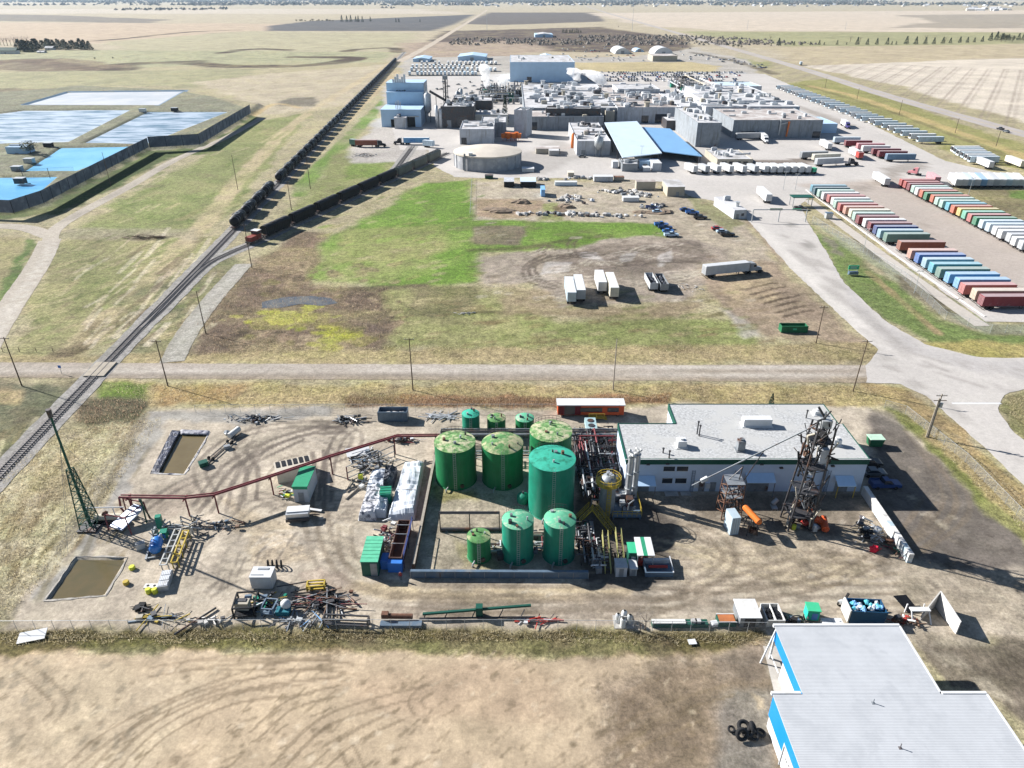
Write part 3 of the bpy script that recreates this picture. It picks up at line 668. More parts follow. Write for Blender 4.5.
pl=smooth(W([(398,62),(425,48),(455,30),(478,16),(487,10)]),5);sheet('far_track',ribbon_poly(pl,13.0),0.06,fr,15.0,1.0)
yd=Paint(S(214,208,202),0.06)
yd.area([(800,185),(900,178),(960,190),(1040,240),(1040,300),(980,290),(900,235)],(196,184,174),3,0.06)
yd.area([(455,172),(540,176),(600,150),(560,140),(500,160)],(190,184,178),2,0.06)
for p in([(868,108),(905,124),(930,142),(890,128)],[(780,100),(820,112),(860,128),(830,122)],[(880,168),(925,160),(930,168),(890,176)],[(905,215),(925,225),(950,243),(930,235)],[(850,188),(900,172),(900,178),(860,192)]):
 yd.area(p,(158,148,138),1.2,0.06,k=0.65,amp=2.5)
yd.area([(690,166),(800,168),(830,158),(760,160)],(118,104,94),1.5,0.1,k=0.8)
sheet('truck_yard',W([(404,77),(575,72),(765,74),(800,89),(905,141),(945,161),(1050,185),(1050,188),(936,186),(952,196),(1050,244),(1050,322),(986,322),(905,264),(812,194),(801,204),(806,222),(745,217),(722,203),(690,196),(668,182),(600,178),(480,178),(455,177),(434,166),(428,150),(400,150),(388,118),(398,92)]),0.04,yd,4.0,0.5)
ar=Paint(S(212,206,200),0.05)
ar.area([(690,190),(740,205),(800,262),(870,330),(905,350),(870,345),(790,266),(745,217)],(228,222,215),1.2,0.05,k=0.8)
ar.area([(836,268),(880,322),(925,348),(1040,366),(1040,384),(960,366),(900,350),(850,305)],(196,191,188),1.2,0.05,k=0.8)
for t in([(800,240),(850,300),(905,352),(960,378),(1030,395)],[(780,235),(840,300),(880,345),(890,370)],[(1020,372),(940,360),(890,340)],[(900,375),(950,410),(1010,460)]):ar.ruts(t,(168,162,156),2.2,0.7,0.5)
for p in([(788,222),(796,224),(794,228),(786,226)],[(806,240),(816,246),(812,250),(802,244)]):ar.area(p,(150,146,140),0.4,0.05,k=0.7)
sheet('access_road',W([(744,216),(807,221),(829,256),(843,282),(885,321),(925,344.5),(975,357),(1060,359),(1060,384),(1024,389),(1004,395),(998,408),(1009,428),(1060,470),(1060,520),(960,425),(925,396),(900,384),(866,382.5),(866,366),(879,350),(850,325),(790,268)]),0.046,ar,2.0,0.25)
mk=MB();a,b=gp(952,403.5),gp(1001,403.5);mk.bx(a.x,b.x,a.y-0.3,a.y+0.3,0.050,0.054)
tag(mk.build('stop_line','white_paint'),kind='structure')
pw=Paint(S(214,206,196),0.05)
sheet('concrete_path',ribbon_poly(W([(808,200),(905,272),(982,326)]),4.2),0.05,pw,2.0,0.12)
pw2=Paint(S(226,222,216),0.04)
kb=MB();p=[gp(*q)for q in((806,190),(905,262),(985,317))]
for a,b in zip(p[:-1],p[1:]):kb.bar((a.x,a.y,0.09),(b.x,b.y,0.09),0.5,0.3)
tag(kb.build('yard_kerb','pale_concrete'),kind='structure')
cp=Paint(S(206,200,192),0.05);sheet('concrete_pad',W([(763,646),(776,646),(812,693),(775,696)]),0.03,cp,1.0,0.02)
# ---- water
def water(name,poly,z,rgb,rough=0.08,foam=None,famt=0.5,fscale=0.05,stretch=(1,1,1),bump=0.03,spec=0.5):
 m=bpy.data.materials.new(name+'_surface');m.use_nodes=True;n=m.node_tree;P=n.nodes['Principled BSDF'];L=n.links.new
 P.inputs['Roughness'].default_value=rough;P.inputs['Base Color'].default_value=(*rgb,1);P.inputs['Specular IOR Level'].default_value=spec
 g=n.nodes.new('ShaderNodeNewGeometry');mp=n.nodes.new('ShaderNodeMapping');mp.inputs['Scale'].default_value=stretch;L(g.outputs['Position'],mp.inputs[0])
 z1=n.nodes.new('ShaderNodeTexNoise');z1.inputs['Scale'].default_value=fscale;z1.inputs['Detail'].default_value=8;z1.inputs['Roughness'].default_value=0.7;L(mp.outputs[0],z1.inputs['Vector'])
 r=n.nodes.new('ShaderNodeMapRange');c=0.5+(0.5-famt)*0.4;r.inputs[1].default_value=c-0.08;r.inputs[2].default_value=c+0.08;L(z1.outputs['Fac'],r.inputs[0])
 x=n.nodes.new('ShaderNodeMix');x.data_type='RGBA';L(r.outputs[0],x.inputs[0]);x.inputs[6].default_value=(*rgb,1);x.inputs[7].default_value=(*(foam or tuple(c*1.15 for c in rgb)),1);L(x.outputs[2],P.inputs['Base Color'])
 b=n.nodes.new('ShaderNodeBump');b.inputs['Strength'].default_value=bump;b.inputs['Distance'].default_value=0.3;L(z1.outputs['Fac'],b.inputs['Height']);L(b.outputs[0],P.inputs['Normal'])
 return sheet(name,poly,z,None,4.0,0.0,mat=m)
water('lagoon_water',PONDS['white'],1.75,(0.36,0.39,0.42),0.6,(0.46,0.47,0.48),0.5,0.02,spec=0.2)
water('foamy_water',PONDS['left foam'],1.75,(0.07,0.14,0.20),0.4,(0.42,0.48,0.54),0.58,0.10,(0.4,1.5,1),0.15)
water('foamy_water',PONDS['right foam'],1.75,(0.07,0.14,0.20),0.4,(0.40,0.46,0.53),0.54,0.11,(0.4,1.5,1),0.15)
water('blue_water',PONDS['upper blue'],1.75,(0.10,0.34,0.55),0.35,(0.17,0.43,0.62),0.5,0.03)
water('blue_water',PONDS['lower blue'],1.75,(0.06,0.28,0.52),0.35,(0.14,0.40,0.60),0.5,0.03)
water('pit_water',PITS['upper'],-0.3,(0.135,0.105,0.055),0.12,(0.15,0.118,0.062),0.5,0.2,spec=0.3)
water('pit_water',PITS['lower'],-0.3,(0.10,0.085,0.045),0.12,(0.12,0.095,0.05),0.5,0.2,spec=0.3)
water('puddle',W([(262,302),(285,297),(312,296),(330,298),(338,303),(322,306),(300,304),(280,308),(262,308)]),0.02,(0.08,0.085,0.09),0.1,(0.16,0.15,0.12),0.4,0.15)
# ---- dry grass standing in the ditches and banks
def blade(nm,c):
 m=bpy.data.materials.new(nm);m.use_nodes=True;n=m.node_tree;n.nodes.remove(n.nodes['Principled BSDF']);d=n.nodes.new('ShaderNodeBsdfDiffuse');t=n.nodes.new('ShaderNodeBsdfTranslucent');x=n.nodes.new('ShaderNodeMixShader');x.inputs[0].default_value=0.5
 oi=n.nodes.new('ShaderNodeNewGeometry');z=n.nodes.new('ShaderNodeTexNoise');z.inputs['Scale'].default_value=0.8;n.links.new(oi.outputs['Position'],z.inputs['Vector']);mx=n.nodes.new('ShaderNodeMix');mx.data_type='RGBA';n.links.new(z.outputs['Fac'],mx.inputs[0]);mx.inputs[6].default_value=(*[q*0.7 for q in c],1);mx.inputs[7].default_value=(*[q*1.3 for q in c],1)
 for q in(d,t):n.links.new(mx.outputs[2],q.inputs[0])
 n.links.new(d.outputs[0],x.inputs[1]);n.links.new(t.outputs[0],x.inputs[2]);n.links.new(x.outputs[0],n.nodes['Material Output'].inputs['Surface']);return m
def tufts(name,areas,count,h0,h1,cols):
 allv=[];mi=[];rr=np.random.default_rng(5)
 tot=0
 for poly,n in areas:
  xs=[p[0]for p in poly];ys=[p[1]for p in poly]
  x=rr.uniform(min(xs),max(xs),n*9);y=rr.uniform(min(ys),max(ys),n*9)
  k=(sdist(x,y,poly)+fbm(x,y,4,3)*3<0)&(rr.random(len(x))<.8);x=x[k][:n*3];y=y[k][:n*3];n2=len(x)
  h=rr.uniform(h0,h1,n2);t=rr.uniform(0,2*np.pi,n2);w_=rr.uniform(0.03,0.09,n2);lx=rr.normal(0,0.35,n2);ly=rr.normal(0,0.35,n2)-0.1
  v=np.empty((n2,3,3));v[:,0]=np.column_stack([x-np.cos(t)*w_,y-np.sin(t)*w_,np.full(n2,-0.3)]);v[:,1]=np.column_stack([x+np.cos(t)*w_,y+np.sin(t)*w_,np.full(n2,-0.3)]);v[:,2]=np.column_stack([x+lx,y+ly,h])
  allv.append(v);mi.append(rr.integers(0,len(cols),n2))
 v=np.concatenate(allv).reshape(-1,3);mi=np.concatenate(mi);n=len(mi)
 me=bpy.data.meshes.new(name);me.vertices.add(len(v));me.vertices.foreach_set('co',v.astype(np.float32).ravel());me.loops.add(3*n);me.loops.foreach_set('vertex_index',np.arange(3*n,dtype=np.int32));me.polygons.add(n);me.polygons.foreach_set('loop_start',np.arange(0,3*n,3,dtype=np.int32))
 for i,c in enumerate(cols):me.materials.append(blade(name+'_blades_%d'%i,c))
 me.polygons.foreach_set('material_index',mi.astype(np.int32));me.update()
 return tag(place(me,name),kind='stuff')
tufts('dry_grass',[(W([(-30,500),(60,430),(150,420),(166,412),(95,520),(18,612),(-30,640)]),4500),(W([(0,629),(400,629.5),(760,633),(770,645),(400,640),(0,645)]),2600),(W([(905,410),(940,428),(1045,518),(1045,550),(1000,508),(930,438)]),1500),(W([(100,383),(290,385),(870,386),(895,402),(620,400),(330,402),(140,404)]),3500),(W([(200,345),(390,345),(800,344),(860,352),(860,360),(200,358)]),1800),(W([(1004,404),(1045,392),(1045,446)]),1200)],0,0.1,0.5,[S(226,214,182,.85),S(210,196,160,.85),S(186,172,136,.85)])
tufts('reeds',[(W([(345,397),(560,397),(670,395),(665,402),(560,407),(430,406),(350,406)]),2200),(W([(200,322),(245,272),(300,234),(326,238),(312,284),(390,290),(410,322),(380,350),(197,357)]),3800),(W([(82,402),(120,398),(150,402),(140,424),(100,434),(75,424)]),600)],0,0.15,0.7,[S(186,160,134,.75),S(150,128,110,.75),S(210,190,160,.75)])
# ================================================================ HAZE
def make_haze():
 hb=MB();hb.bx(-45000,45000,-3000,41000,-8,100)
 m=bpy.data.materials.new('haze_air');m.use_nodes=True;n=m.node_tree
 for q in list(n.nodes):
  if q.type=='BSDF_PRINCIPLED':n.nodes.remove(q)
 v=n.nodes.new('ShaderNodeVolumePrincipled');v.inputs['Color'].default_value=(0.62,0.80,1.0,1);v.inputs['Density'].default_value=2.5e-5;v.inputs['Anisotropy'].default_value=0.2
 n.links.new(v.outputs[0],n.nodes['Material Output'].inputs['Volume'])
 o=hb.build('haze',m);tag(o,kind='stuff');return o
make_haze()
# ================================================================ BUILDINGS
def rbox(xl,xr,yf,yr,h):
 a,b,c=gp(xl,yf,h),gp(xr,yf,h),gp(512,yr,h);return a.x,b.x,a.y,max(c.y,a.y+2),h
def building(name,label,cat,bx,wall='grey_wall',roof='grey_roof',parapet=0.5,units=0,doors=(),wins=(),rz=0.0,group=None,seed=1,trim=None,unit_mat='silver',usz=(1.2,3.2),awn=()):
 x0,x1,y0,y1,h=bx;w,d=x1-x0,y1-y0;rr=random.Random(seed)
 t=thing(name,label,cat,((x0+x1)/2,y0,0),rz,group)
 b=MB();b.bx(-w/2,w/2,0,d,0,h);p=0.35
 if parapet:
  for q in((-w/2,-w/2+p,0,d),(w/2-p,w/2,0,d),(-w/2+p,w/2-p,0,p),(-w/2+p,w/2-p,d-p,d)):b.bx(*q,h,h+parapet)
 b.build('wall',wall,t)
 e=p if parapet else-0.25
 r=MB();r.bx(-w/2+e,w/2-e,e,d-e,h+0.003,h+0.12);ro=r.build('roof',roof,t)
 if trim:
  q=MB()
  for a in((-w/2-.12,w/2+.12,-.12,-0.005),(-w/2-.12,w/2+.12,d+.005,d+.12),(-w/2-.12,-w/2-.005,-.005,d+.005),(w/2+.005,w/2+.12,-.005,d+.005)):q.bx(*a,h-0.75,h+parapet+0.05)
  q.build('fascia',trim,t)
 for k in range(units):
  sx,sy,sz=rr.uniform(*usz),rr.uniform(*usz),rr.uniform(0.6,1.0)*min(usz[1]*0.6,2.6)
  ux,uy=rr.uniform(-w/2+2,w/2-2),rr.uniform(2,max(2.1,d-2));u=MB();kind=rr.random()
  if kind<0.6:u.box(ux,uy,h+0.12+sz/2,sx,sy,sz);u.box(ux,uy,h+0.12+sz+0.1,sx*0.7,sy*0.7,0.2)
  elif kind<0.85:u.tube((ux,uy,h+.1),(ux,uy,h+0.1+sz*1.3),sx*0.3,None,10);u.tube((ux,uy,h+0.1+sz*1.3),(ux,uy,h+0.3+sz*1.3),sx*0.42,None,10)
  else:u.bar((ux-sx*1.6,uy,h+0.6),(ux+sx*1.6,uy,h+0.6),0.7,0.7);u.box(ux+sx*1.6,uy,h+0.7,1.0,1.0,1.1)
  u.build('roof_unit',unit_mat if rr.random()<0.4 else rr.choice(('white_paint','steel_grey','dark_metal','galvanised','tan_wall','pale_wall')),ro)
 for u,dw,dh in doors:
  q=MB();q.bx(-w/2+u*w-dw/2,-w/2+u*w+dw/2,-0.06,0.02,0.02,dh);q.build('door','dark_glass' if dw>3 else 'steel_grey',t)
 for u,z,ww,wh in wins:
  q=MB();q.bx(-w/2+u*w-ww/2,-w/2+u*w+ww/2,-0.05,0.02,z,z+wh);q.build('window','dark_glass',t)
 return t
 # ---- packing plant
a=pbox(382,421.5,127,110,105);Y1=a[3];h2=hz(Y1,92.5);Y2=Y1+4;h3=hz(Y2,83.2);Y3=gp(512,80,h3).y
t=thing('grain_building','tall blue stepped grain building beside the railway with small lettering on top','building',((a[0]+a[1])/2,a[2],0))
w=a[1]-a[0];d=Y3-a[2]
for k,(yy0,yy1,hh,ww)in enumerate(((0,Y1-a[2],a[4],w),(Y1-a[2],Y2-a[2],h2,w*0.95),(Y2-a[2],d,h3,w*0.97))):
 q=MB();q.bx(-ww/2,ww/2,yy0+(0.01 if k else 0),yy1,0,hh);q.build('wall','blue_wall',t)
 q=MB();q.bx(-ww/2-.3,ww/2+.3,yy0-.3,yy1-(.02 if k<2 else-.3),hh+.003,hh+0.35);q.build('roof','blue_roof',t)
q=MB();q.bx(w*0.97/2+0.02,w*0.97/2+0.25,Y2-a[2]+0.4,d-.4,0,h3-0.3);q.build('side_cladding','pale_wall',t)
for u,dw,dh in((0.33,5,5),(0.72,7,7)):q=MB();q.bx(-w/2+u*w-dw/2,-w/2+u*w+dw/2,-0.08,0.03,0,dh);q.build('door','black_paint',t)
q=MB();q.bx(0.05*w,0.45*w,-0.9,0.02,a[4]-4.4,a[4]-3.8);q.build('canopy','galvanised',t)
q=MB()
for k in range(8):q.tube((-0.12*w+k%4*1.1,1.5,a[4]),(-0.12*w+k%4*1.1,1.5,a[4]+4+k%3),0.22,None,6)
q.build('vent_pipe','silver',t)
fc=bpy.data.curves.new('lettering','FONT');fc.body='cart';fc.size=4.6;fc.extrude=0.05;fo=bpy.data.objects.new('lettering',fc);COL.objects.link(fo);fo.parent=t
fo.location=(-w*0.25,Y2-a[2]-0.08,h3-6.6);fo.rotation_euler=(math.pi/2,0,0);fc.materials.append(MATS['black_paint'])
q=MB()
for k in range(6):q.box(-w*.3+k*1.6,d*0.6,h3+1.4+(k%3)*0.8,1.3,1.3,2.4+(k%3)*1.6)
q.build('head_house','white_paint',t)
b=pbox(396,407.5,127.5,116.5,113);building('grain_annex','small pale blue annex with white roof in front of the grain building','annex',(b[0],b[1],a[2]-8,a[2]-1,b[4]),'pale_wall','white_roof',0,3,seed=4)
def silo(name,label,cat,px,yb,yt,r,mat,legs=0.0,cone=True,group=None):
 p=gp(px,yb);h=hz(p.y,yt);t=thing(name,label,cat,(p.x,p.y,0),0,group)
 q=MB();q.lathe([(0.3,legs-r*(1 if legs else 0)),(r,legs),(r,h-r*.5),(r*.25,h)],20);q.build('shell',mat,t)
 if legs:
  for k in range(4):q=MB();u=math.pi/4+k*math.pi/2;q.tube((r*.9*math.cos(u),r*.9*math.sin(u),0),(r*.9*math.cos(u),r*.9*math.sin(u),legs+.3),0.18,None,6);q.build('leg','steel_grey',t)
 q=MB();q.bar((r+.15,0,0),(r+.15,0,h),.4,.08);q.build('ladder','galvanised',t);q=MB();q.tube((0,0,h),(0,0,h+.7),r*.28,None,8);q.build('cap','galvanised',t)
 return t
silo('silo','white silo on legs beside the tall blue grain building','silo',428.5,122,92.5,2.5,'white_paint',8)
silo('stack_vessel','left of two slender white columns by the dark process building','vessel',437.2,128,105,1.0,'silver')
silo('stack_vessel','right and shorter of two slender white columns by dark process building','vessel',440.8,128,109,1.0,'white_paint')
def truss_tower(name,label,cat,p,h,w0,w1,mat,levels=8,cat2=None,group=None,rw=0.14):
 t=thing(name,label,cat,(p[0],p[1],0),0,group);q=MB();q2=MB()
 cs=lambda z:[((w0+(w1-w0)*z/h)/2*sx,(w0+(w1-w0)*z/h)/2*sy,z)for sx,sy in((-1,-1),(1,-1),(1,1),(-1,1))]
 for k in range(4):q.bar(cs(0)[k],cs(h)[k],rw*1.5)
 for l in range(levels):
  A,B=cs(h*l/levels),cs(h*(l+1)/levels)
  for k in range(4):q2.bar(A[k],B[(k+1)%4],rw);q2.bar(B[k],B[(k+1)%4],rw)
 q.build('tower_leg',mat,t);q2.build('bracing',mat,t);return t
p=gp(446.8,122);hh=hz(p.y,79);t=truss_tower('bucket_elevator','thin dark bucket elevator tower rising behind the two white columns','elevator',p,hh,3,3,'dark_metal',10)
q=MB();q.box(0,0,hh+1,3.4,3.4,2.4);q.build('head','steel_grey',t);q=MB();q.bar((0,0,0.5),(0,0,hh),1.0);q.build('casing','dark_metal',t)
p0,p1=gp(431,122),gp(456,121);t=thing('grain_conveyor','dark inclined conveyor gantry running down to the process building','conveyor',(p0.x,p0.y,0));z0,z1=hz(p0.y,91),hz(p1.y,105)
q=MB();q.bar((0,0,z0),(p1.x-p0.x,0,z1),1.2,1.5);q.build('gallery','dark_metal',t)
for f in(0.25,0.85):q=MB();q.bar(((p1.x-p0.x)*f,0,0),((p1.x-p0.x)*f,0,z0+(z1-z0)*f),0.4);q.build('trestle','dark_metal',t)
building('process_building','dark steel process building with an arched opening behind the white columns','building',pbox(443,474.5,128,107,102),'dark_metal','grey_roof',0.4,14,((0.62,6,7),(0.2,3,5)),seed=9)
building('process_hall','dark open process hall with many vents behind the arched building','building',rbox(452,492,101,95,13),'dark_metal','white_roof',0.3,22,seed=12)
for i,(px,yb,yt,r)in enumerate(((458,108,91,1.6),(461.5,108,88.5,1.3),(466,107,94,1.8),(472,106,95,1.2),(481,106,96,1.5))):
 silo('process_column','dull process column behind the dark arched building, %s from left'%ORD[i],'column',px,yb,yt,r,('steel_grey','galvanised','steel_grey','silver','galvanised')[i],group='process columns')
building('utility_block','flat roofed pale block standing right behind the round tank','building',pbox(460,494,144.5,129.8,121.5),'pale_wall','white_roof',0.5,7,((0.12,3.2,4),),seed=3)
building('utility_annex','smaller white roofed annex behind the pale block near the round tank','building',rbox(481,506,123,117,8.5),'grey_wall','white_roof',0.5,4,seed=31)
building('filter_house','low white roofed filter house between process hall and tower block','building',rbox(475,508,115,110.5,7),'cream_wall','white_roof',0.3,8,seed=32)
b=pbox(513,525,137,111,108.5);building('tower_block','tall narrow grey tower block with white left side at the long wing','tower block',(b[0]+.5,b[1]+1,b[2],b[2]+14,b[4]),'pale_wall','grey_roof',0.6,2,rz=-0.28,seed=5)
building('long_wing','long low grey wing with brown flat roof right of the tower block','building',pbox(526.5,603,130,117.3,110),'grey_wall','brown_roof',0.5,16,((0.75,4,4),(0.1,4,5)),seed=6)
building('link_block','small square grey block at the right end of the long wing','building',pbox(605,614,124,112,105),'tan_wall','grey_roof',0.6,2,seed=7)
building('processing_hall','wide flat processing hall with crowded white roof plant behind long wing','building',rbox(524,620,108.5,84,9.5),'grey_wall','white_roof',0.5,95,seed=8,usz=(2.0,6.0),unit_mat='silver')
building('roof_gallery','dark louvred gallery on the back of the long wing','gallery',(lambda z:(z[0],z[1],z[2],z[2]+5,z[4]))(rbox(546,601,109,108,12.5)),'dark_metal','grey_roof',0.4,6,seed=81)
b=pbox(576.5,610,155.5,141.8,123);building('boiler_house','pale boiler house with cluttered roof left of the light blue canopy','building',b,'pale_wall','white_roof',0.5,26,((0.2,2.4,3),),seed=10,unit_mat='brown_roof')
silo('hopper','pale hopper standing in front of the boiler house wall','hopper',598,156.5,136,2.4,'galvanised',6)
silo('orange_duct','orange cylinder at the left corner of the boiler house','vessel',573,148,133,1.3,'orange_paint')
building('cold_store','broad hall with white panel front behind the blue canopies','building',pbox(616.5,679,123,108,86),'pale_wall','brown_roof',0.6,60,((0.45,5,5),(0.7,8,6)),seed=11,usz=(2,6))
building('roof_penthouse','long white penthouse on the roof line behind the cold store','penthouse',(lambda z:(z[0],z[1],z[2],z[3],z[4]))(rbox(618,660,89.5,84.5,13)),'pale_wall','white_roof',0.4,4,seed=82)
building('freezer_tower','tall square grey freezer block with pale left side right of the canopies','building',pbox(695,719,147,123.6,108),'grey_wall','grey_roof',0.5,12,((0.85,3,4),),seed=13,unit_mat='steel_grey')
b=pbox(731.5,820,138,120.8,107);building('distribution_hall','large grey warehouse with yellow streak on its long front wall','warehouse',b,'grey_wall','brown_roof',0.5,14,((0.18,9,4),(0.95,5,4)),seed=14)
t=thing('yellow_chute','yellow chute on the front wall of the large grey warehouse','chute',(b[0]+(b[1]-b[0])*0.61,b[2]-0.6,0));q=MB();q.bar((0,0,1),(0.4,0,b[4]-0.5),1.2,0.8);q.build('duct','orange_paint',t);q=MB();q.bar((-5,0,2),(-5,0,b[4]+1),0.6,0.6);q.bar((-5,0,b[4]-2),(-.6,0,b[4]-1),0.5);q.build('pipe','galvanised',t)
for i,(xl,xr,yf,yr,hh,m)in enumerate(((706,800,107,101,11.5,'grey_roof'),(704,783,101,94,12.5,'white_roof'),(700,768,94,86,12,'white_roof'),(722,762,86.5,82,9,'pale_blue_roof'))):
 building('rear_hall',('low hall with ribbed grey roof directly behind the large grey warehouse','white roofed hall, second behind the large grey warehouse','white roofed hall, third and farther behind the large grey warehouse','small pale blue roofed shed behind all the warehouse halls')[i],'building',rbox(xl,xr,yf,yr,hh),'pale_wall',m,0.4,(20,16,20,3)[i],seed=40+i,usz=(2,5))
building('rear_hall','low hall with roof vents between cold store and warehouse halls','building',rbox(681,703,107,92,10),'pale_wall','grey_roof',0.4,24,seed=47,usz=(2,5))
building('office_block','low flat office with pale roof behind the row of parked white containers','office',pbox(716.5,752,166.5,159.8,150),'tan_wall','white_roof',0.4,8,wins=((.2,1.4,2.4,1.2),(.4,1.4,2.4,1.2),(.6,1.4,2.4,1.2),(.8,1.4,2.4,1.2)),seed=15)
building('side_store','pale blue lean-to store at the right end of the grey warehouse','store',pbox(819.5,836,133,124,117),'blue_wall','blue_roof',0.2,0,seed=16)
building('cold_dock','low dark dock building behind the blue canopies','building',pbox(666,679,130,121,117),'dark_metal','grey_roof',0.3,2,seed=17)
building('white_warehouse','huge white warehouse with pale blue front wall at the back of plant','warehouse',pbox(510,574,82,62.3,55.3),'blue_wall','white_roof',0.3,6,((0.3,5,5),),seed=18)
def canopy(name,label,corners,z0,z1,mat):
 c=[gp(x,y,z)for(x,y),z in zip(corners,(z1,z1,z0,z0))];o=c[3];t=thing(name,label,'canopy',(o.x,o.y,0));L=[v-Vector((o.x,o.y,0))for v in c]
 q=MB();q.add([tuple(v)for v in L]+[tuple(v-Vector((0,0,0.4)))for v in L],[(0,1,2,3),(7,6,5,4),(0,4,5,1),(1,5,6,2),(2,6,7,3),(3,7,4,0)]);q.build('roof',mat,t)
 for k in range(5):
  f=k/4
  for A,B in((L[0],L[3]),(L[1],L[2])):
   v=A.lerp(B,f)*1.0;ctr=(L[0]+L[1]+L[2]+L[3])/4;v=v.lerp(Vector((ctr.x,ctr.y,v.z)),0.04);q=MB();q.bar((v.x,v.y,0),(v.x,v.y,v.z-.4),0.45);q.build('post','dark_metal',t)
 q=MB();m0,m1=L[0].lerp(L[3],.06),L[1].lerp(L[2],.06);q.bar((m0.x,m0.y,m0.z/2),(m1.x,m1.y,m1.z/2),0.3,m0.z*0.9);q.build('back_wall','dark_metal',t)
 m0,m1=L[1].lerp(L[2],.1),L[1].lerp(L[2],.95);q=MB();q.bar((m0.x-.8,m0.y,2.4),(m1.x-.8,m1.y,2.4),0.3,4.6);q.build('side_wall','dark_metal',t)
 return t
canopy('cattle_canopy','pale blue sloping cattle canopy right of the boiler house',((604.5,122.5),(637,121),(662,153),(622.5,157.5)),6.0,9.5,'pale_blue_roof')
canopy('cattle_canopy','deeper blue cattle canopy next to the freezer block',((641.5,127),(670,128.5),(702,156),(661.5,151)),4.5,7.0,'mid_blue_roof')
building('pen_store','small grey shed under the front edge of pale blue canopy','shed',pbox(622,637.5,171.5,164.3,159),'steel_grey','white_roof',0.3,3,((.3,2,2.4),(.7,2,2.4)),seed=19)
building('pen_office','low pale blue hut right of small grey shed by the canopy','hut',pbox(639,659,168.5,161.5,159),'blue_wall','blue_roof',0.2,0,((.3,2.2,2.4),),((.6,1.2,1.6,1.1),),seed=20)
f=gp(488,172.3);zc=f.y*CP+HC*SP;rt=33.2/FPX*(zc+16);ht=hz(f.y,157.5);t=thing('water_tank','big round concrete tank with pale domed roof beside the hopper cars','tank',((488-512)/FPX*(zc+16),f.y+rt,0))
q=MB();q.lathe([(rt,0),(rt,ht)],56);q.build('shell','tank_concrete',t)
q=MB();q.lathe([(rt+.35,ht-.5),(rt+.35,ht+.15)],56);q.disc(rt+.35,ht+.15,56,dome=2.2);q.build('roof',M('tank_dome',(0.52,0.47,0.40),0.85,var=0.12,scale=0.15),t)
for k in range(18):u=k/18*2*math.pi+.1;q=MB();q.bar((rt*math.cos(u)*1.004,rt*math.sin(u)*1.004,0),(rt*math.cos(u)*1.004,rt*math.sin(u)*1.004,ht-.55),0.35);q.build('pilaster','tank_concrete',t)
u=R(-128);q=MB();q.bar(((rt+.8)*math.cos(u),(rt+.8)*math.sin(u),0),((rt+.8)*math.cos(u),(rt+.8)*math.sin(u),ht+1.2),0.9,0.9);q.build('ladder_cage','steel_grey',t)
u=R(-120);q=MB();q.box((rt-1.2)*math.cos(u),(rt-1.2)*math.sin(u),ht+1.0,2,2,1.4);q.build('hatch','white_paint',t)
t=thing('red_hopper','orange red hopper machine at the foot of the tower block','hopper',tuple(gp(511,141)))
q=MB()
for k in range(7):q.box(-5+k*1.7,(k%2)*1.5,3.2,1.9,2.6,2.6+(k%3)*.5,m=0,taper=1.25)
q.build('bin','orange_paint',t);q=MB()
for k in range(5):q.bar((-5+k*2.4,0,0),(-5+k*2.4,0,2.4),0.25)
q.build('frame','red_paint',t)
for i,(xl,xr,yb,yt,yr,wl,rf,lb)in enumerate(((413,429,62,57.5,55,'blue_wall','blue_roof','blue shed with gabled roof near the far end of the tank train'),(458,486,61,55,52,'blue_wall','blue_roof','larger blue shed behind the rows of white trailers'),(535,553,37.5,33.5,32,'blue_wall','white_roof','lone pale blue shed far behind in dark scrub'),(615,630,54,48,45.5,'white_paint','white_roof','left of two white arched sheds in the far vehicle lot'),(654,673,55,47.5,45.5,'white_paint','white_roof','right of two white arched sheds in the far vehicle lot'),(635,644,52,49,47.5,'blue_wall','blue_roof','tiny pale blue shed between the two white arched sheds'),(541,552,60,55,53,'blue_wall','pale_blue_roof','pale blue shed just behind the huge white warehouse'))):
 x0,x1,y0,y1,hh=pbox(xl,xr,yb,yt,yr);y1=max(y1,y0+14);wd=x1-x0;t=thing('far_shed',lb,'shed',((x0+x1)/2,y0,0));q=MB()
 if 'arched' in lb:
  pr=[(wd/2*math.cos(math.pi*k/12),hh*math.sin(math.pi*k/12))for k in range(13)];q.extr(pr,'y',0,y1-y0);q.build('shell',wl,t);q=MB();q.bx(-2.5,2.5,-.1,.05,0,4.5);q.build('door','steel_grey',t)
 else:
  q.extr([(-wd/2,0),(wd/2,0),(wd/2,hh*.72),(0,hh*.97),(-wd/2,hh*.72)],'y',0,y1-y0);q.build('wall',wl,t);q=MB()
  for s in(-1,1):q.add([(s*(wd/2+.6),-.5,hh*.70),(0,-.5,hh*1.0),(0,y1-y0+.5,hh*1.0),(s*(wd/2+.6),y1-y0+.5,hh*.70)],[(0,1,2,3)])
  q.build('roof',rf,t);q=MB();q.bx(-2.5,2.5,-.1,.05,0,min(4.5,hh*.6));q.build('door','steel_grey',t)
building('lot_store','flat roofed brown grey store in front of the right arched shed','store',pbox(652.5,677,61.5,56,53.8),'tan_wall','brown_roof',0.3,0,seed=22)
building('office_penthouse','tan hut with gabled pale roof at the lower edge of the plant road','hut',pbox(667,684,196.5,187,180),'tan_wall','white_roof',0,0,((.6,1.4,2.1),),seed=23)
b=pbox(736,748,220,212,203);t=building('gatehouse','long white gatehouse cabin beside the truck gate','gatehouse',(gp(733,219).x,gp(746,219).x,gp(512,219).y,gp(512,205).y,3.6),'pale_wall','grey_roof',0.1,2,((.3,1.2,2.1),),((.7,1.2,1.2,1.1),),rz=0.12,seed=24)
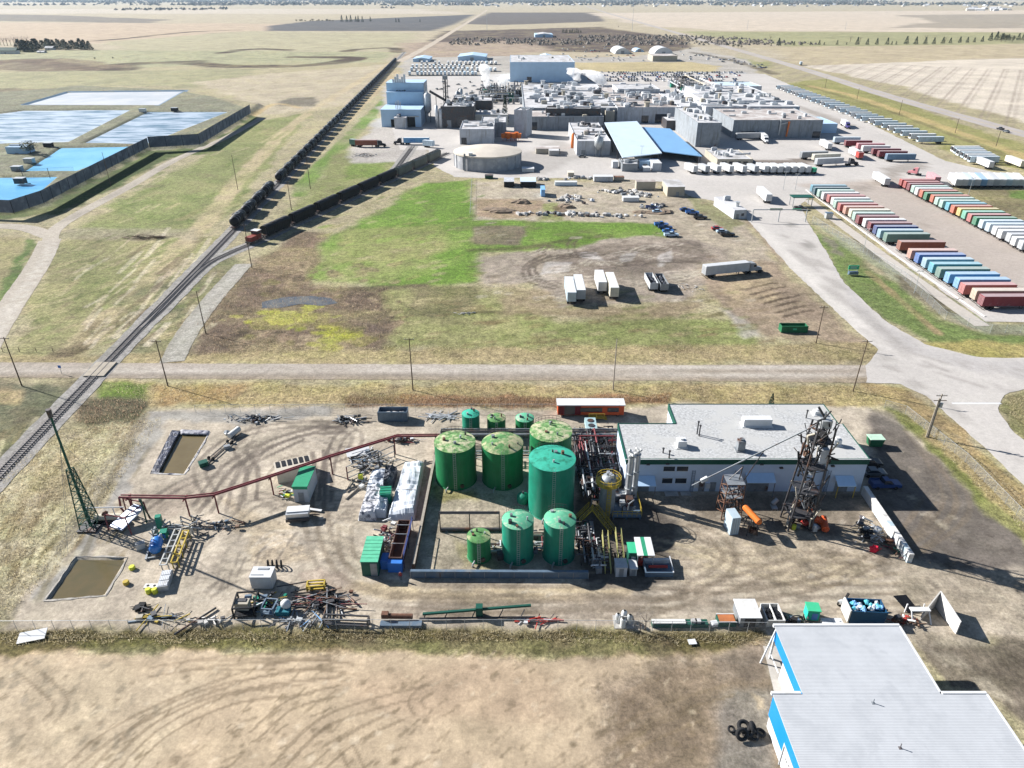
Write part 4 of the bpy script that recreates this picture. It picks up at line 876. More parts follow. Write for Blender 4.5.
def gantry(label,xs,y,z=5.0):
 P=[gp(x,y)for x in xs];t=thing('gate_gantry',label,'gate',tuple(P[0]))
 for p in P:q=MB();d=p-P[0];q.bar((d.x,d.y,0),(d.x,d.y,z),0.3);q.build('post','galvanised',t)
 d=P[-1]-P[0];q=MB();q.bar((0,0,z),(d.x,d.y,z),0.35);q.build('beam','galvanised',t)
 q=MB();q.box(d.x*.42,d.y*.42,z+.1,5.0,0.15,0.8);q.build('sign_board','green_paint',t);q=MB();q.box(d.x*.8,d.y*.8,z+.1,3.5,0.15,.7);q.build('sign_board','bright_green',t)
gantry('truck gate gantry with green boards across the access road',(751.5,778,805),222)
t=thing('gate_roof','small dark roofed inspection stand under the gate gantry','stand',tuple(gp(800,206)));q=MB();q.box(0,0,4.2,9,5,0.3);q.build('roof','green_trim',t)
for x,y in((-4,-2),(4,-2),(4,2),(-4,2)):q=MB();q.bar((x,y,0),(x,y,4.1),.25);q.build('post','galvanised',t)
# ================================================================ PONDS: screens, sheds
def fence(name,label,pts,h,step,mat,post_mat,z=0.0,closed=False,rails=1,pw=0.09,panel=True,group=None):
 t=thing(name,label,'fence',(pts[0][0],pts[0][1],z),0,group);o=Vector((pts[0][0],pts[0][1]));q=MB();rl=MB();pm=MB();pm.tube((0,0,-.4),(0,0,h+.08),pw,None,6);pme=pm.mesh('post',post_mat);n=0
 for a,b in zip(pts[:-1],pts[1:]):
  A,B=Vector(a)-o,Vector(b)-o;L=(B-A).length;k=max(1,int(L/step))
  if panel:q.add([(A.x,A.y,.05),(B.x,B.y,.05),(B.x,B.y,h),(A.x,A.y,h)],[(0,1,2,3)])
  for r in range(rails):zz=h*(r+1)/rails;rl.bar((A.x,A.y,zz),(B.x,B.y,zz),.045)
  for j in range(k):
   if n<99:v=A.lerp(B,j/k);place(pme,'post',t,(v.x,v.y,0));n+=1
 if panel:q.build('panel',mat,t)
 rl.build('rail',post_mat,t);return t
def chain_mat():
 m=bpy.data.materials.new('chain_link');MATS['chain_link']=m;m.use_nodes=True;n=m.node_tree;P=n.nodes['Principled BSDF'];P.inputs['Base Color'].default_value=(.38,.39,.40,1);P.inputs['Roughness'].default_value=.5
 tr=n.nodes.new('ShaderNodeBsdfTransparent');mx=n.nodes.new('ShaderNodeMixShader');mx.inputs[0].default_value=0.13
 n.links.new(tr.outputs[0],mx.inputs[1]);n.links.new(P.outputs[0],mx.inputs[2]);n.links.new(mx.outputs[0],n.nodes['Material Output'].inputs['Surface'])
chain_mat()
ZT=2.5
def WT(px,z=ZT):return[tuple(gp(x,y,z)[:2])for x,y in px]
fence('screen_fence','tall dark windbreak screen around the blue ponds, nearest run',WT([(-40,211),(14,213),(44,203),(100,173),(149,147)]),5.2,7.5,'fence_screen','black_paint',ZT,pw=.12)
fence('screen_fence','tall dark windbreak screen along the right foamy pond',WT([(150,147.5),(200,144.5),(251,113)]),6.0,7.5,'fence_screen','black_paint',ZT,pw=.12)
fence('screen_fence','thin row of posts between the two bright blue ponds',WT([(24,179.5),(50,177.5),(76,176.5)]),4.5,6,'chain_link','black_paint',ZT,pw=.12)
building('pump_house','pale blue grey pump house on the bank between ponds','pump house',(lambda b:(b[0],b[1],b[2],b[2]+8,6))(pbox(7,27,154,143,140,ZT)),'blue_wall','blue_roof',0.2,2,((.5,2,3),),seed=50)
for i,(px,py,nm)in enumerate(((18,171,'grey pump box at left end of the upper blue pond'),(21,183,'dark pump box at left end of the lower blue pond'),(30,163,'flat grey inlet box on the rim of upper blue pond'),(49,147,'small dark inlet box on bank near the pump house'),(143,112,'small pale control hut between the foamy ponds and white lagoon'),(175,111,'black outlet box on the bank below the white lagoon'))):
 p=gp(px,py,ZT);t=thing('pump_box',nm,'box',(p.x,p.y,ZT-.1));q=MB();q.box(0,0,1.2,4.5,3,2.4);q.build('cabinet',('steel_grey','dark_metal','galvanised','black_paint','silver','black_paint')[i],t);q=MB();q.box(0,0,2.5,4.9,3.4,.2);q.build('lid','galvanised',t)
 q=MB();q.tube((2,-1,.4),(5.5,-1.5,.2),.22,None,8);q.build('pipe','steel_grey',t)
def liner(label,poly,z,w0,zin,mat,name='pond_liner'):
 cx=sum(p[0]for p in poly)/len(poly);cy=sum(p[1]for p in poly)/len(poly);t=MB();n=len(poly);rr=random.Random(n)
 P=[]
 for i in range(n):
  a,b=poly[i],poly[(i+1)%n];L=math.hypot(b[0]-a[0],b[1]-a[1]);k=max(2,int(L/1.2))if L<60 else 14
  for j in range(k):P.append((a[0]+(b[0]-a[0])*j/k,a[1]+(b[1]-a[1])*j/k))
 m=len(P);vs=[]
 for off,z_,jt in((w0,z+.03,.18),(0.05,z+.06,.12),(-w0*.35,(z+zin)/2,.1),(-w0*.8,zin,.1)):
  for i,(x,y)in enumerate(P):
   a,b=P[i-1],P[(i+1)%m];d=math.hypot(b[0]-a[0],b[1]-a[1])+1e-9;nx,ny=(b[1]-a[1])/d,-(b[0]-a[0])/d
   if(nx*(x-cx)+ny*(y-cy))<0:nx,ny=-nx,-ny
   o_=off+rr.uniform(-jt,jt);vs.append((x+nx*o_-cx,y+ny*o_-cy,z_+rr.uniform(0,jt*.4)))
 t.add(vs,[(r*m+i,r*m+(i+1)%m,(r+1)*m+(i+1)%m,(r+1)*m+i)for r in range(3)for i in range(m)]);return solo(name,t,mat,label,'liner',(cx,cy,0))
LM=M('liner_plastic',(0.42,0.41,0.40),0.5,var=0.25,scale=1.5,spots=(0.035,0.04,0.07),spot_amt=0.42,spot_scale=0.5,bump=0.6)
liner('crumpled dark and white plastic liner around the upper brown pit',PITS['upper'],0,0.32,-0.45,LM)
liner('pale dusty plastic liner edging the lower brown pit',PITS['lower'],0,0.3,-0.45,M('liner_dust',(0.30,0.28,0.25),0.7,var=0.3,scale=1.2,spots=(0.1,0.09,0.08),spot_amt=0.35,spot_scale=0.5,bump=0.5))
liner('steep dark plastic liner around the white lagoon',PONDS['white'],2.5,3.5,1.7,M('liner_dark',(0.10,0.16,0.22),0.5,var=0.15))
# ================================================================ STEAM
def steam(label,px,yb,yt,r0,r1,lean,dens,seed):
 p=gp(px,yb);h0=9.0;h1=hz(p.y,yt);q=MB();rr=random.Random(seed);n=8
 prof=[(r0+(r1-r0)*k/n,h0+(h1-h0)*k/n)for k in range(n+1)];vs=[]
 for k,(r,z)in enumerate(prof):
  for i in range(14):u=i/14*2*math.pi;g=r*(1+rr.uniform(-.25,.25))*(0.5 if k in(0,n)else 1);vs.append((lean*(z-h0)+g*math.cos(u),g*math.sin(u),z))
 q.add(vs,[(k*14+i,k*14+(i+1)%14,(k+1)*14+(i+1)%14,(k+1)*14+i)for k in range(n)for i in range(14)]+[tuple(range(13,-1,-1)),tuple(range(n*14,n*14+14))])
 m=bpy.data.materials.get('steam_vapour')
 if not m:
  m=bpy.data.materials.new('steam_vapour');m.use_nodes=True;N=m.node_tree;N.nodes.remove(N.nodes['Principled BSDF']);v=N.nodes.new('ShaderNodeVolumePrincipled');v.inputs['Color'].default_value=(.97,.97,.97,1);v.inputs['Anisotropy'].default_value=0.0
  tc=N.nodes.new('ShaderNodeNewGeometry');z=N.nodes.new('ShaderNodeTexNoise');z.inputs['Scale'].default_value=.22;z.inputs['Detail'].default_value=3;N.links.new(tc.outputs['Position'],z.inputs['Vector'])
  r=N.nodes.new('ShaderNodeMapRange');r.inputs[1].default_value=.4;r.inputs[2].default_value=.7;r.inputs[3].default_value=0.015;r.inputs[4].default_value=0.5;N.links.new(z.outputs['Fac'],r.inputs[0]);N.links.new(r.outputs[0],v.inputs['Density'])
  N.links.new(v.outputs[0],N.nodes['Material Output'].inputs['Volume'])
 return solo('steam_plume',q,m,label,'steam',(p.x,p.y,0))
steam('tall white steam plume rising behind the flat pale block',487.5,100,64,2.2,6.0,-0.12,1,1)
steam('low white steam cloud drifting over the processing hall roof',606,98,70,4.0,10.0,-1.3,1,2)
steam('short white steam puff left of the processing hall',501,98,76,2.4,6.5,0.35,1,3)
steam('second drifting white steam cloud nearer the huge white warehouse',578,92,68,3.0,8.0,-0.6,1,4)
# ================================================================ RAILWAY
def G2(px,py):v=gp(px,py);return(v.x,v.y)
RA,RB=G2(0,475),G2(397,60)
def main_x(y):return RA[0]+(RB[0]-RA[0])*(y-RA[1])/(RB[1]-RA[1])
MAIN=[(main_x(y),y)for y in(60,110,160,200,240,300,400,550,700,850,1000,1250)]
BR=smooth([(main_x(178),178),(main_x(192)+.8,192)]+[G2(*q)for q in((203,268),(228,254),(259,241),(300,222),(360,194),(425,164),(448,153))],6)
SPUR=smooth([G2(*q)for q in((372,189),(393,172),(405,157),(413,146))],5)
def along(pts,s):
 for a,b in zip(pts[:-1],pts[1:]):
  L=math.hypot(b[0]-a[0],b[1]-a[1])
  if s<=L:t=s/L;return(a[0]+(b[0]-a[0])*t,a[1]+(b[1]-a[1])*t),math.atan2(b[1]-a[1],b[0]-a[0])
  s-=L
 return pts[-1],math.atan2(pts[-1][1]-pts[-2][1],pts[-1][0]-pts[-2][0])
def plen(pts):return sum(math.hypot(b[0]-a[0],b[1]-a[1])for a,b in zip(pts[:-1],pts[1:]))
bal=Paint(S(174,170,166),0.25);bal.line([(0,475),(95,367),(228,232),(300,160)],1.2,(160,154,148),0.6)
def track(label,pts,z,smax):
 sheet('track_ballast',ribbon_poly(pts,6.4),z,bal,2.5,0.2)
 t=thing('railway_track',label,'track',(pts[0][0],pts[0][1],z));o=pts[0]
 for s in(-1,1):
  q=MB()
  for a,b in zip(pts[:-1],pts[1:]):
   d=math.hypot(b[0]-a[0],b[1]-a[1]);n=(-(b[1]-a[1])/d*.72*s,(b[0]-a[0])/d*.72*s);q.bar((a[0]-o[0]+n[0],a[1]-o[1]+n[1],.24),(b[0]-o[0]+n[0],b[1]-o[1]+n[1],.24),.13,.17)
  q.build('rail','rail_steel',t)
 q=MB();s=0.3;L=min(plen(pts),smax)
 while s<L:(x,y),a=along(pts,s);q.box(x-o[0],y-o[1],.08,.24,2.5,.16,a);s+=0.75
 q.build('sleepers','sleeper_wood',t);return t
track('main railway track running from lower left past the tank train',MAIN,0.052,420)
track('curved branch track under the black hopper cars',BR,0.058,400)
track('short spur track in the gravel behind the hopper cars',SPUR,0.064,100)
q=MB();(x,y),a=(main_x(gp(95,370).y),gp(95,370).y),0
for s in(-1.65,0,1.65):q.box(x+s,y,.2,1.6 if s else 1.2,gp(95,364).y-gp(95,378).y,.34,.07)
tag(q.build('crossing_planks',M('crossing_wood',S(192,182,166),0.9)),'pale plank level crossing where railway meets gravel road','crossing')
def bogie():
 q=MB()
 for x in(-.9,.9):
  for s in(-1,1):q.tube((x,s*.68,.46),(x,s*.82,.46),.46,None,12)
  q.tube((x,-.7,.46),(x,.7,.46),.08,None,6)
 for s in(-1,1):q.bar((-1.2,s*.95,.5),(1.2,s*.95,.5),.16,.34)
 return q.mesh('bogie','dark_metal')
def tank_car(loc,rz,label,L=15.2):
 t=thing('tank_car',label,'tank car',loc,rz,'tank cars of the long train');r=1.78
 def shell():
  q=MB();n=20;prof=[(-L/2+.9,.12),(-L/2+.98,.9),(-L/2+1.25,1.45),(-L/2+1.7,r),(L/2-1.7,r),(L/2-1.25,1.45),(L/2-.98,.9),(L/2-.9,.12)];vs=[]
  for x,rr_ in prof:
   for i in range(n):u=i/n*2*math.pi;vs.append((x,rr_*math.cos(u),2.85+rr_*math.sin(u)))
  q.add(vs,[(k*n+i,k*n+(i+1)%n,(k+1)*n+(i+1)%n,(k+1)*n+i)for k in range(len(prof)-1)for i in range(n)]+[tuple(range(n)),tuple(range(7*n,8*n))],0,True);return q.mesh('barrel','black_paint')
 def dome():q=MB();q.tube((0,0,4.4),(0,0,5.1),.62,None,14);q.box(0,0,4.7,2.6,1.7,.12);q.tube((0,0,5.1),(0,0,5.25),.3,None,8);return q.mesh('dome','steel_grey')
 def hoops():
  q=MB()
  for x in(-5,-2.5,2.5,5):q.torus((x,0,2.85),(1,0,0),r+.02,.07,20,5)
  return q.mesh('hoops','steel_grey')
 def walk():q=MB();q.bar((-L/2,0,1.0),(L/2,0,1.0),2.4,.25);q.bar((-1.6,1.6,4.3),(1.6,1.6,4.3),.5,.06);[q.bar((x,s*1.4,1),(x,s*1.4,2.1),.06)for x in(-L/2+.1,L/2-.1)for s in(-1,1)];q.bar((1.2,-1.85,1.0),(1.2,-1.85,4.4),.5,.06);return q.mesh('frame','dark_metal')
 for nm,f in(('barrel',shell),('dome',dome),('hoops',hoops),('frame',walk)):place(cached('tank_'+nm,f),nm,t)
 for x in(-L/2+2,L/2-2):place(cached('bogie',bogie),'bogie',t,(x,0,.25))
 return t
y=gp(231,230).y+7;n=0;ys=[]
for k in range(4):ys.append(y+k*16.6)
y=gp(271,184).y+8
while y<1070:ys.append(y);y+=16.8
for i,y in enumerate(ys):
 far=len(ys)-i
 lb=('black tank car, %s from the near end of the long train'%ORD[i])if i<30 else('black tank car, %s from the far hazy end of the long train'%ORD[far-1])
 tank_car((main_x(y),y,0.1),math.atan2(RB[1]-RA[1],RB[0]-RA[0]),lb)
def hopper_car(loc,rz,label,mat='black_paint',L=17.4):
 t=thing('hopper_car',label,'hopper car',loc,rz,'hopper cars on the branch track')
 def body():
  q=MB();pr=[(-1.45,1.5),(-1.55,1.8),(-1.55,4.0),(-.9,4.5),(.9,4.5),(1.55,4.0),(1.55,1.8),(1.45,1.5)];q.extr(pr,'x',-L/2+1.2,L/2-1.2);return q.mesh('body',mat)
 def ribs():
  q=MB()
  for k in range(15):
   x=-L/2+1.3+k*(L-2.6)/14
   for s in(-1,1):q.bar((x,s*1.6,1.7),(x,s*1.6,4.0),.12,.12)
  return q.mesh('ribs',mat)
 def chute():
  q=MB()
  for x in(-4.6,0,4.6):q.box(x,0,1.05,3.4,2.2,1.0,0,0,1.35)
  return q.mesh('chutes',mat)
 def roof():q=MB();q.bar((-L/2+1.3,0,4.56),(L/2-1.3,0,4.56),.7,.1);[q.box(x,0,4.68,2.2,.9,.16)for x in(-5.5,-1.9,1.9,5.5)];return q.mesh('roof_walk','dark_metal')
 def sill():q=MB();q.bar((-L/2,0,1.15),(L/2,0,1.15),1.0,.3);[q.bar((x,s*1.4,1.0),(x,s*1.4,4.2),.07)for x in(-L/2+.6,L/2-.6)for s in(-1,1)];[q.box(x,0,1.3,1.2,2.8,.1)for x in(-L/2+.6,L/2-.6)];return q.mesh('sill','dark_metal')
 for nm,f in(('body',body),('ribs',ribs),('chutes',chute),('roof_walk',roof),('sill',sill)):place(cached('hop_'+nm+mat,f),nm,t)
 for x in(-L/2+2.2,L/2-2.2):place(cached('bogie',bogie),'bogie',t,(x,0,.25))
 return t
LB=plen(BR);s0=0
for k in range(400):
 (x,y),a=along(BR,k*0.5)
 if pj(x,y,0)[0]>262:s0=k*0.5;break
M('grey_green_car',(0.17,0.18,0.15),0.7,var=0.2,scale=.4)
for i in range(9):
 s=s0+9.2+i*18.0
 if s>LB-6:break
 (x,y),a=along(BR,s);hopper_car((x,y,0.1),a,('black hopper car, %s behind the red railcar mover'%ORD[i])if i<6 else 'grey green hopper car, %s from the round water tank'%ORD[8-i],'black_paint' if i<6 else 'grey_green_car')
(x,y),a=along(BR,s0-4.2);t=thing('railcar_mover','small red railcar mover coupled to the near end of the black hoppers','locomotive',(x,y,.1),a)
q=MB();q.box(-.6,0,2.0,5.2,2.6,1.6);q.build('hood',M('loco_red',(0.20,0.045,0.035),.6,spots=(.3,.22,.2),spot_amt=.3),t);q=MB();q.box(1.6,0,2.7,2.2,2.8,3.0);q.build('cab','loco_red',t);q=MB();q.box(1.6,0,3.5,2.26,2.86,.8);q.build('window','dark_glass',t);q=MB();q.box(1.6,0,4.25,2.5,3.0,.12);q.build('roof','white_paint',t);q=MB();q.box(0,0,1.0,7.4,2.5,.4);q.build('frame','dark_metal',t)
for xx in(-2.2,2.2):place(cached('bogie',bogie),'bogie',t,(xx,0,.25))
# ================================================================ TRAILERS AND TRUCKS
TC={'teal blue':(0.12,0.30,0.38),'dark teal':(0.03,0.10,0.13),'pale green':(0.36,0.50,0.44),'white':(0.62,0.63,0.63),'rosy red':(0.42,0.13,0.12),'salmon':(0.50,0.28,0.22),'tan':(0.50,0.40,0.30),'maroon':(0.20,0.035,0.045),'navy blue':(0.03,0.06,0.20),'light blue':(0.28,0.42,0.50),'grey green':(0.14,0.24,0.20),'rust brown':(0.26,0.09,0.055),'royal blue':(0.06,0.15,0.40),'turquoise':(0.10,0.36,0.46),'sky blue':(0.16,0.36,0.58),'orange red':(0.46,0.12,0.06),'red':(0.36,0.06,0.05),'green':(0.03,0.20,0.10),'mint':(0.14,0.42,0.30),'yellow':(0.55,0.42,0.14),'pink':(0.55,0.22,0.24),'grey':(0.26,0.28,0.30),'steel blue':(0.13,0.22,0.32),'pale blue':(0.45,0.55,0.62),'cream':(0.62,0.58,0.47),'purple':(0.07,0.06,0.20),'black':(0.03,0.03,0.035),'silver':(0.42,0.44,0.46)}
def tmat(c):return M('trailer_'+c.replace(' ','_'),TC[c],0.5,var=0.12,scale=.5,spots=tuple(v*.6+.12 for v in TC[c]),spot_amt=.25,spot_scale=.4)
def wheel(r=.5,w_=.5):
 q=MB();q.tube((0,-w_/2,r),(0,w_/2,r),r,None,14);return q.mesh('wheel','black_rubber')
def trailer(loc,rz,c,label,group=None,L=15.6,reefer=False,name='trailer',roofc=None,parts=True):
 """x runs from the rear doors (0) to the front (L)"""
 t=thing(name,label,'trailer',loc,rz,group);W2,z0,z1=1.3,1.2,4.05
 def body():
  q=MB();q.bx(0,L,-W2,W2,z0,z1,0);q.bx(.1,L-.1,-W2+.1,W2-.1,z1+.003,z1+.05,1)
  for k in range(int(L/1.2)):
   x=.6+k*1.2
   for s in(-1,1):q.bx(x-.04,x+.04,s*W2-.03,s*W2+.03,z0+.25,z1-.2,0)
  for s in(-1,1):q.bx(0,L,s*W2-.04,s*W2+.04,z1-.16,z1+.02,0);q.bx(0,L,s*W2-.04,s*W2+.04,z0,z0+.2,0)
  return q.mesh('box',[tmat(c),roofc and tmat(roofc)or M('roof_'+c.replace(' ','_'),tuple(.55*v+.45*.55 for v in TC[c]),.5,var=.1)])
 place(cached(('tb',c,L,roofc),body),'box',t)
 def door():
  q=MB()
  for s in(-1,1):q.bx(-.05,0.0,s*.65-.62,s*.65+.62,z0+.1,z1-.15)
  for y in(-.9,-.3,.3,.9):q.bar((-.09,y,z0+.1),(-.09,y,z1-.2),.05)
  return q.mesh('door',M('door_'+c.replace(' ','_'),tuple(.7*v+.1 for v in TC[c]),.5,var=.12))
 place(cached(('td',c),door),'door',t)
 def chassis():q=MB();q.bx(.1,L-.2,-.5,.5,.95,1.19);q.bx(.0,.15,-1.2,1.2,.5,.65);q.bx(1.0,4.0,-.9,.9,.55,.95);[q.bar((L-3.2,s*.6,0),(L-3.2,s*.6,1.0),.18)for s in(-1,1)];return q.mesh('chassis','dark_metal')
 place(cached(('tch',L),chassis),'chassis',t)
 for x in(1.6,2.9):
  for s in(-1,1):place(cached('twheel',lambda:wheel(.5,.6)),'wheel',t,(x,s*.95,0))
 if reefer:
  def unit():q=MB();q.bx(L+.01,L+.55,-.95,.95,2.3,3.9);q.bx(L+.56,L+.62,-.6,.6,2.7,3.5);return q.mesh('cooling_unit','dark_metal')
  place(cached(('tr',L),unit),'cooling_unit',t)
 return t
def tractor(loc,rz,c,label,group=None):
 """x=0 at the rear of the frame, nose towards +x"""
 t=thing('semi_tractor',label,'truck',loc,rz,group)
 q=MB();q.bx(0,6.6,-.45,.45,.75,1.05);q.bx(6.5,6.7,-1.2,1.2,.4,.9);q.build('chassis','dark_metal',t)
 q=MB();q.extr([(1.9,1.0),(4.3,1.0),(4.3,2.4),(3.95,3.3),(3.5,3.6),(1.9,3.7)],'y',-1.15,1.15);q.build('cab',tmat(c),t)
 q=MB();q.extr([(4.31,.9),(6.45,.9),(6.4,1.75),(4.31,2.15)],'y',-.85,.85);q.build('hood',tmat(c),t)
 q=MB();q.extr([(4.34,2.3),(4.38,2.4),(4.02,3.25),(3.98,3.2)],'y',-1.0,1.0);[q.bx(3.1,4.0,s*1.155-.02,s*1.155+.02,2.3,3.05)for s in(-1,1)];q.build('window','dark_glass',t)
 for x in(.7,2.0,5.6):
  for s in(-1,1):place(cached('twheel',lambda:wheel(.5,.6)),'wheel',t,(x,s*.92,0))
 for s in(-1,1):q=MB();q.tube((1.7,s*.95,1.0),(1.7,s*.95,4.1),.09,None,8);q.build('exhaust','silver',t)
 return t
def lerp2(a,b,t):return(a[0]+(b[0]-a[0])*t,a[1]+(b[1]-a[1])*t)
def row(p0,p1,cols,fmt,group,rz=0.0,slots=None,reefer=False,L=15.6,jx=.5,z=.05):
 n=len(cols)if slots is None else slots;rr=random.Random(n);seen=0
 for i,c in enumerate(cols):
  if c is None:continue
  x,y=lerp2(p0,p1,i/max(1,n-1));seen+=1
  near=sum(1 for q in cols[i:]if q)
  trailer((x+rr.uniform(-jx,jx),y,z),rz+rr.uniform(-.012,.012)+(math.pi if reefer else 0),c,fmt%(c,ORD[near-1]),group,L,reefer)
A=['teal blue','dark teal','pale green','white','rosy red','maroon','pale green','rosy red','salmon','tan','pale green','maroon','white','maroon','navy blue','light blue','grey green',None,'rust brown',None,'salmon','royal blue','light blue','turquoise','grey green','sky blue','sky blue','rosy red','tan','maroon']
A[9]='cream';A[3]='white';A[5]='white'
row(lerp2(G2(810,194),G2(977,308),0),G2(978,308.5),A,'%s box trailer, %s from the near end of the left trailer row','box trailers in the left row')
Bc=['red','red','maroon','pale green','white','orange red','green','orange red','pale green','pale green','turquoise','orange red','yellow','mint','rosy red','green','pale blue','pale blue','white','white','silver','white','silver']
row(G2(898,188),G2(1019,252),Bc,'%s box trailer, %s from the near end of the right trailer row','box trailers in the right row')
Cc=['pale blue','white','white','pale blue','white']+['pale blue' if k%3 else 'white' for k in range(23)]
p0,p1=G2(777,90),G2(917,143.5)
row((p0[0]+15.6,p0[1]),(p1[0]+15.6,p1[1]),Cc,'%s refrigerated trailer, %s from the near end of the long white row','refrigerated trailers in the long row',0,None,True,jx=.8)
p0,p1=G2(950,153.5),G2(968,164)
row((p0[0]+15.6,p0[1]),(p1[0]+15.6,p1[1]),['white','pale blue','white','pale blue','white','pale blue'],'%s trailer, %s from the near end of the small group by the fence','small group of white trailers',0,None,True)
GD='mixed trailers by the dock yard'
for c,px,py,lb in(('pale blue',833,144,'pale blue trailer standing left of the dark maroon one'),('maroon',844,147.5,'maroon trailer, farthest of the mixed group in the dock yard'),('pink',856,150.5,'pink trailer behind the white one in the mixed group'),('white',861,153,'white trailer between pink and maroon ones in the mixed group'),('maroon',871,156,'maroon trailer just in front of the white one, mixed group'),('maroon',877,158.5,'maroon trailer next to the steel blue one, mixed group'),('steel blue',885,161.5,'steel blue trailer, nearest of the mixed group')):
 x,y=G2(px,py);trailer((x,y,.05),0,c,lb,GD)
def diag(pa,pb,c,label,group=None,L=15.6,z=.05,**k):
 a,b=G2(*pa),G2(*pb);return trailer((a[0],a[1],z),math.atan2(b[1]-a[1],b[0]-a[0]),c,label,group,L,**k)
diag((829,151),(816,143),'white','white trailer parked askew at right end of grey warehouse',GD)
diag((860,160),(844,151),'white','white trailer parked askew beside the pink and maroon ones',GD)
diag((857,158.5),(862,161.5),'red','short red trailer end beside the askew white trailer',GD,5)
diag((800,159.5),(826,158.5),'grey','dark grey trailer, rearmost of three behind white containers','three trailers behind the containers')
diag((812,162),(838,161),'cream','cream trailer, middle of three behind the white containers','three trailers behind the containers')
diag((815,166.5),(845,165),'silver','silver trailer with black tractor, nearest of three behind containers','three trailers behind the containers')
a=G2(845,165.5);tractor((a[0],a[1],.05),0,'black','black semi tractor coupled to the silver trailer')
a,b=G2(842,125),G2(851,131);an=math.atan2(b[1]-a[1],b[0]-a[0]);trailer((a[0],a[1],.05),an,'white','white trailer pulled by purple tractor near long reefer row',None,13);tractor((a[0]+12*math.cos(an),a[1]+12*math.sin(an),.05),an,'purple','purple semi tractor in the lane beside the grey warehouse')
a,b=G2(760,138),G2(771,148);an=math.atan2(b[1]-a[1],b[0]-a[0]);trailer((a[0],a[1],.05),an,'white','white trailer driving out before the grey warehouse front',None,15.6);tractor((a[0]+14.5*math.cos(an),a[1]+14.5*math.sin(an),.05),an,'white','white semi tractor heading away from the grey warehouse front')
diag((735.5,140),(757,139.5),'grey','grey trailer parked along the left part of grey warehouse front')
for i in range(11):
 c=('white','white','pale blue','white','sky blue','white','silver','white','pale blue','white','white')[i];xx=957+i*6.3
 diag((xx,188.3),(xx-14.5,173.5),c,'white roofed trailer with dark rear doors, %s from left in the slanted group'%ORD[i],'slanted trailers with dark rears')
for i in range(11):
 pass
diag((936,186),(923,177),'pink','pink and white trailer left of the slanted trailer group',None,12);a=G2(921,176);tractor((a[0],a[1],.05),2.4,'pink','pink semi tractor at the far end of the pink trailer')
diag((886,187.5),(867,175.5),'white','white trailer standing alone in the lane between the trailer rows')
diag((1006,163),(1024,170),'cream','left cream trailer by the fence near the right edge');diag((1026,172),(1040,178),'cream','right cream trailer by the fence near the right edge');diag((990,170),(979,165.5),'white','white trailer behind the slanted trailer group',None,13)
diag((768,204),(752,189),'white','white trailer driving in towards the truck gate on the access road')
for i,px in enumerate((692,704,715.5,728,741,753,763,770,777,784,791,798,805)):
 x,y=G2(px+3,174.5+(i>6)*.3);L=7.5 if i%4==1 else 9.5
 t=trailer((x,y,.05),math.pi/2+(.28 if i<6 else .18),'white' if i%4!=1 else 'silver','white live haul trailer end-on, %s from left in the row before the office'%ORD[i],'live haul trailers in a row',L)
t=thing('yard_truck','green yard truck at right end of the row of white trailers','truck',tuple(gp(810,174)),.3);q=MB();q.bx(-3,3,-1.1,1.1,.6,1.1);q.build('chassis','dark_metal',t);q=MB();q.bx(.6,2.8,-1.15,1.15,1.1,3.0);q.build('cab','bright_green',t);q=MB();q.bx(-2.9,.4,-1.0,1.0,1.1,2.2);q.build('deck','green_paint',t);q=MB();q.bx(2.78,2.84,-1,1,2.0,2.8);q.build('window','dark_glass',t)
for x in(-2,2):
 for s in(-1,1):place(cached('twheel',lambda:wheel(.5,.6)),'wheel',t,(x,s*.95,0))
a,b=G2(356,147),G2(379,147.5);trailer((a[0],a[1],.05),0,'rust brown','brown red grain trailer by the left edge of plant gravel',None,13);tractor((a[0]+11.5,a[1],.05),0,'black','dark semi tractor of the brown grain trailer');t=diag((351,146),(356,146.5),'grey green','short green bin behind the brown grain trailer',None,4)
a=G2(404,144.5);trailer((a[0],a[1],.05),0,'sky blue','white and blue trailer parked below the blue grain building',None,15.6,roofc='white');tractor((a[0]+.4,a[1],.05),math.pi,'black','black semi tractor at the left end of white and blue trailer');diag((424,147),(433,148),'pale blue','short pale blue trailer right behind the white and blue one',None,7)
fc=bpy.data.curves.new('lettering','FONT');fc.body='cart';fc.size=2.6;fc.extrude=.02;tmp=bpy.data.objects.new('tmp',fc);COL.objects.link(tmp);bpy.context.view_layer.update();me=bpy.data.meshes.new_from_object(tmp);bpy.data.objects.remove(tmp);me.materials.clear();me.materials.append(MATS['cobalt'])
tr=[o for o in bpy.data.objects if o.get('label','').startswith('white and blue trailer')][0];lo=place(me,'lettering',tr,(3,-1.36,2.0));lo.rotation_euler=(math.pi/2,0,0)
fo=[o for o in bpy.data.objects if o.type=='FONT']
for o in fo:
 m2=bpy.data.meshes.new_from_object(o);par,lc=o.parent,o.location.copy();bpy.data.objects.remove(o);l2=place(m2,'lettering',par,lc);l2.rotation_euler=(math.pi/2,0,0)
GL='trailers parked on the mud lot'
for px,py,c,lb in((571.5,305.5,'pale blue','white trailer with pale blue doors, leftmost on the mud lot'),(580.8,303,'silver','white trailer with grey doors, second from left on mud lot'),(602,294.8,'white','shorter white trailer, third from left on the mud lot'),(614,300.5,'cream','white trailer with cream doors, fourth from left on mud lot')):
 x,y=G2(px,py);trailer((x,y,0),math.pi/2,c,lb,GL,13.5 if px!=602 else 11,roofc='white')
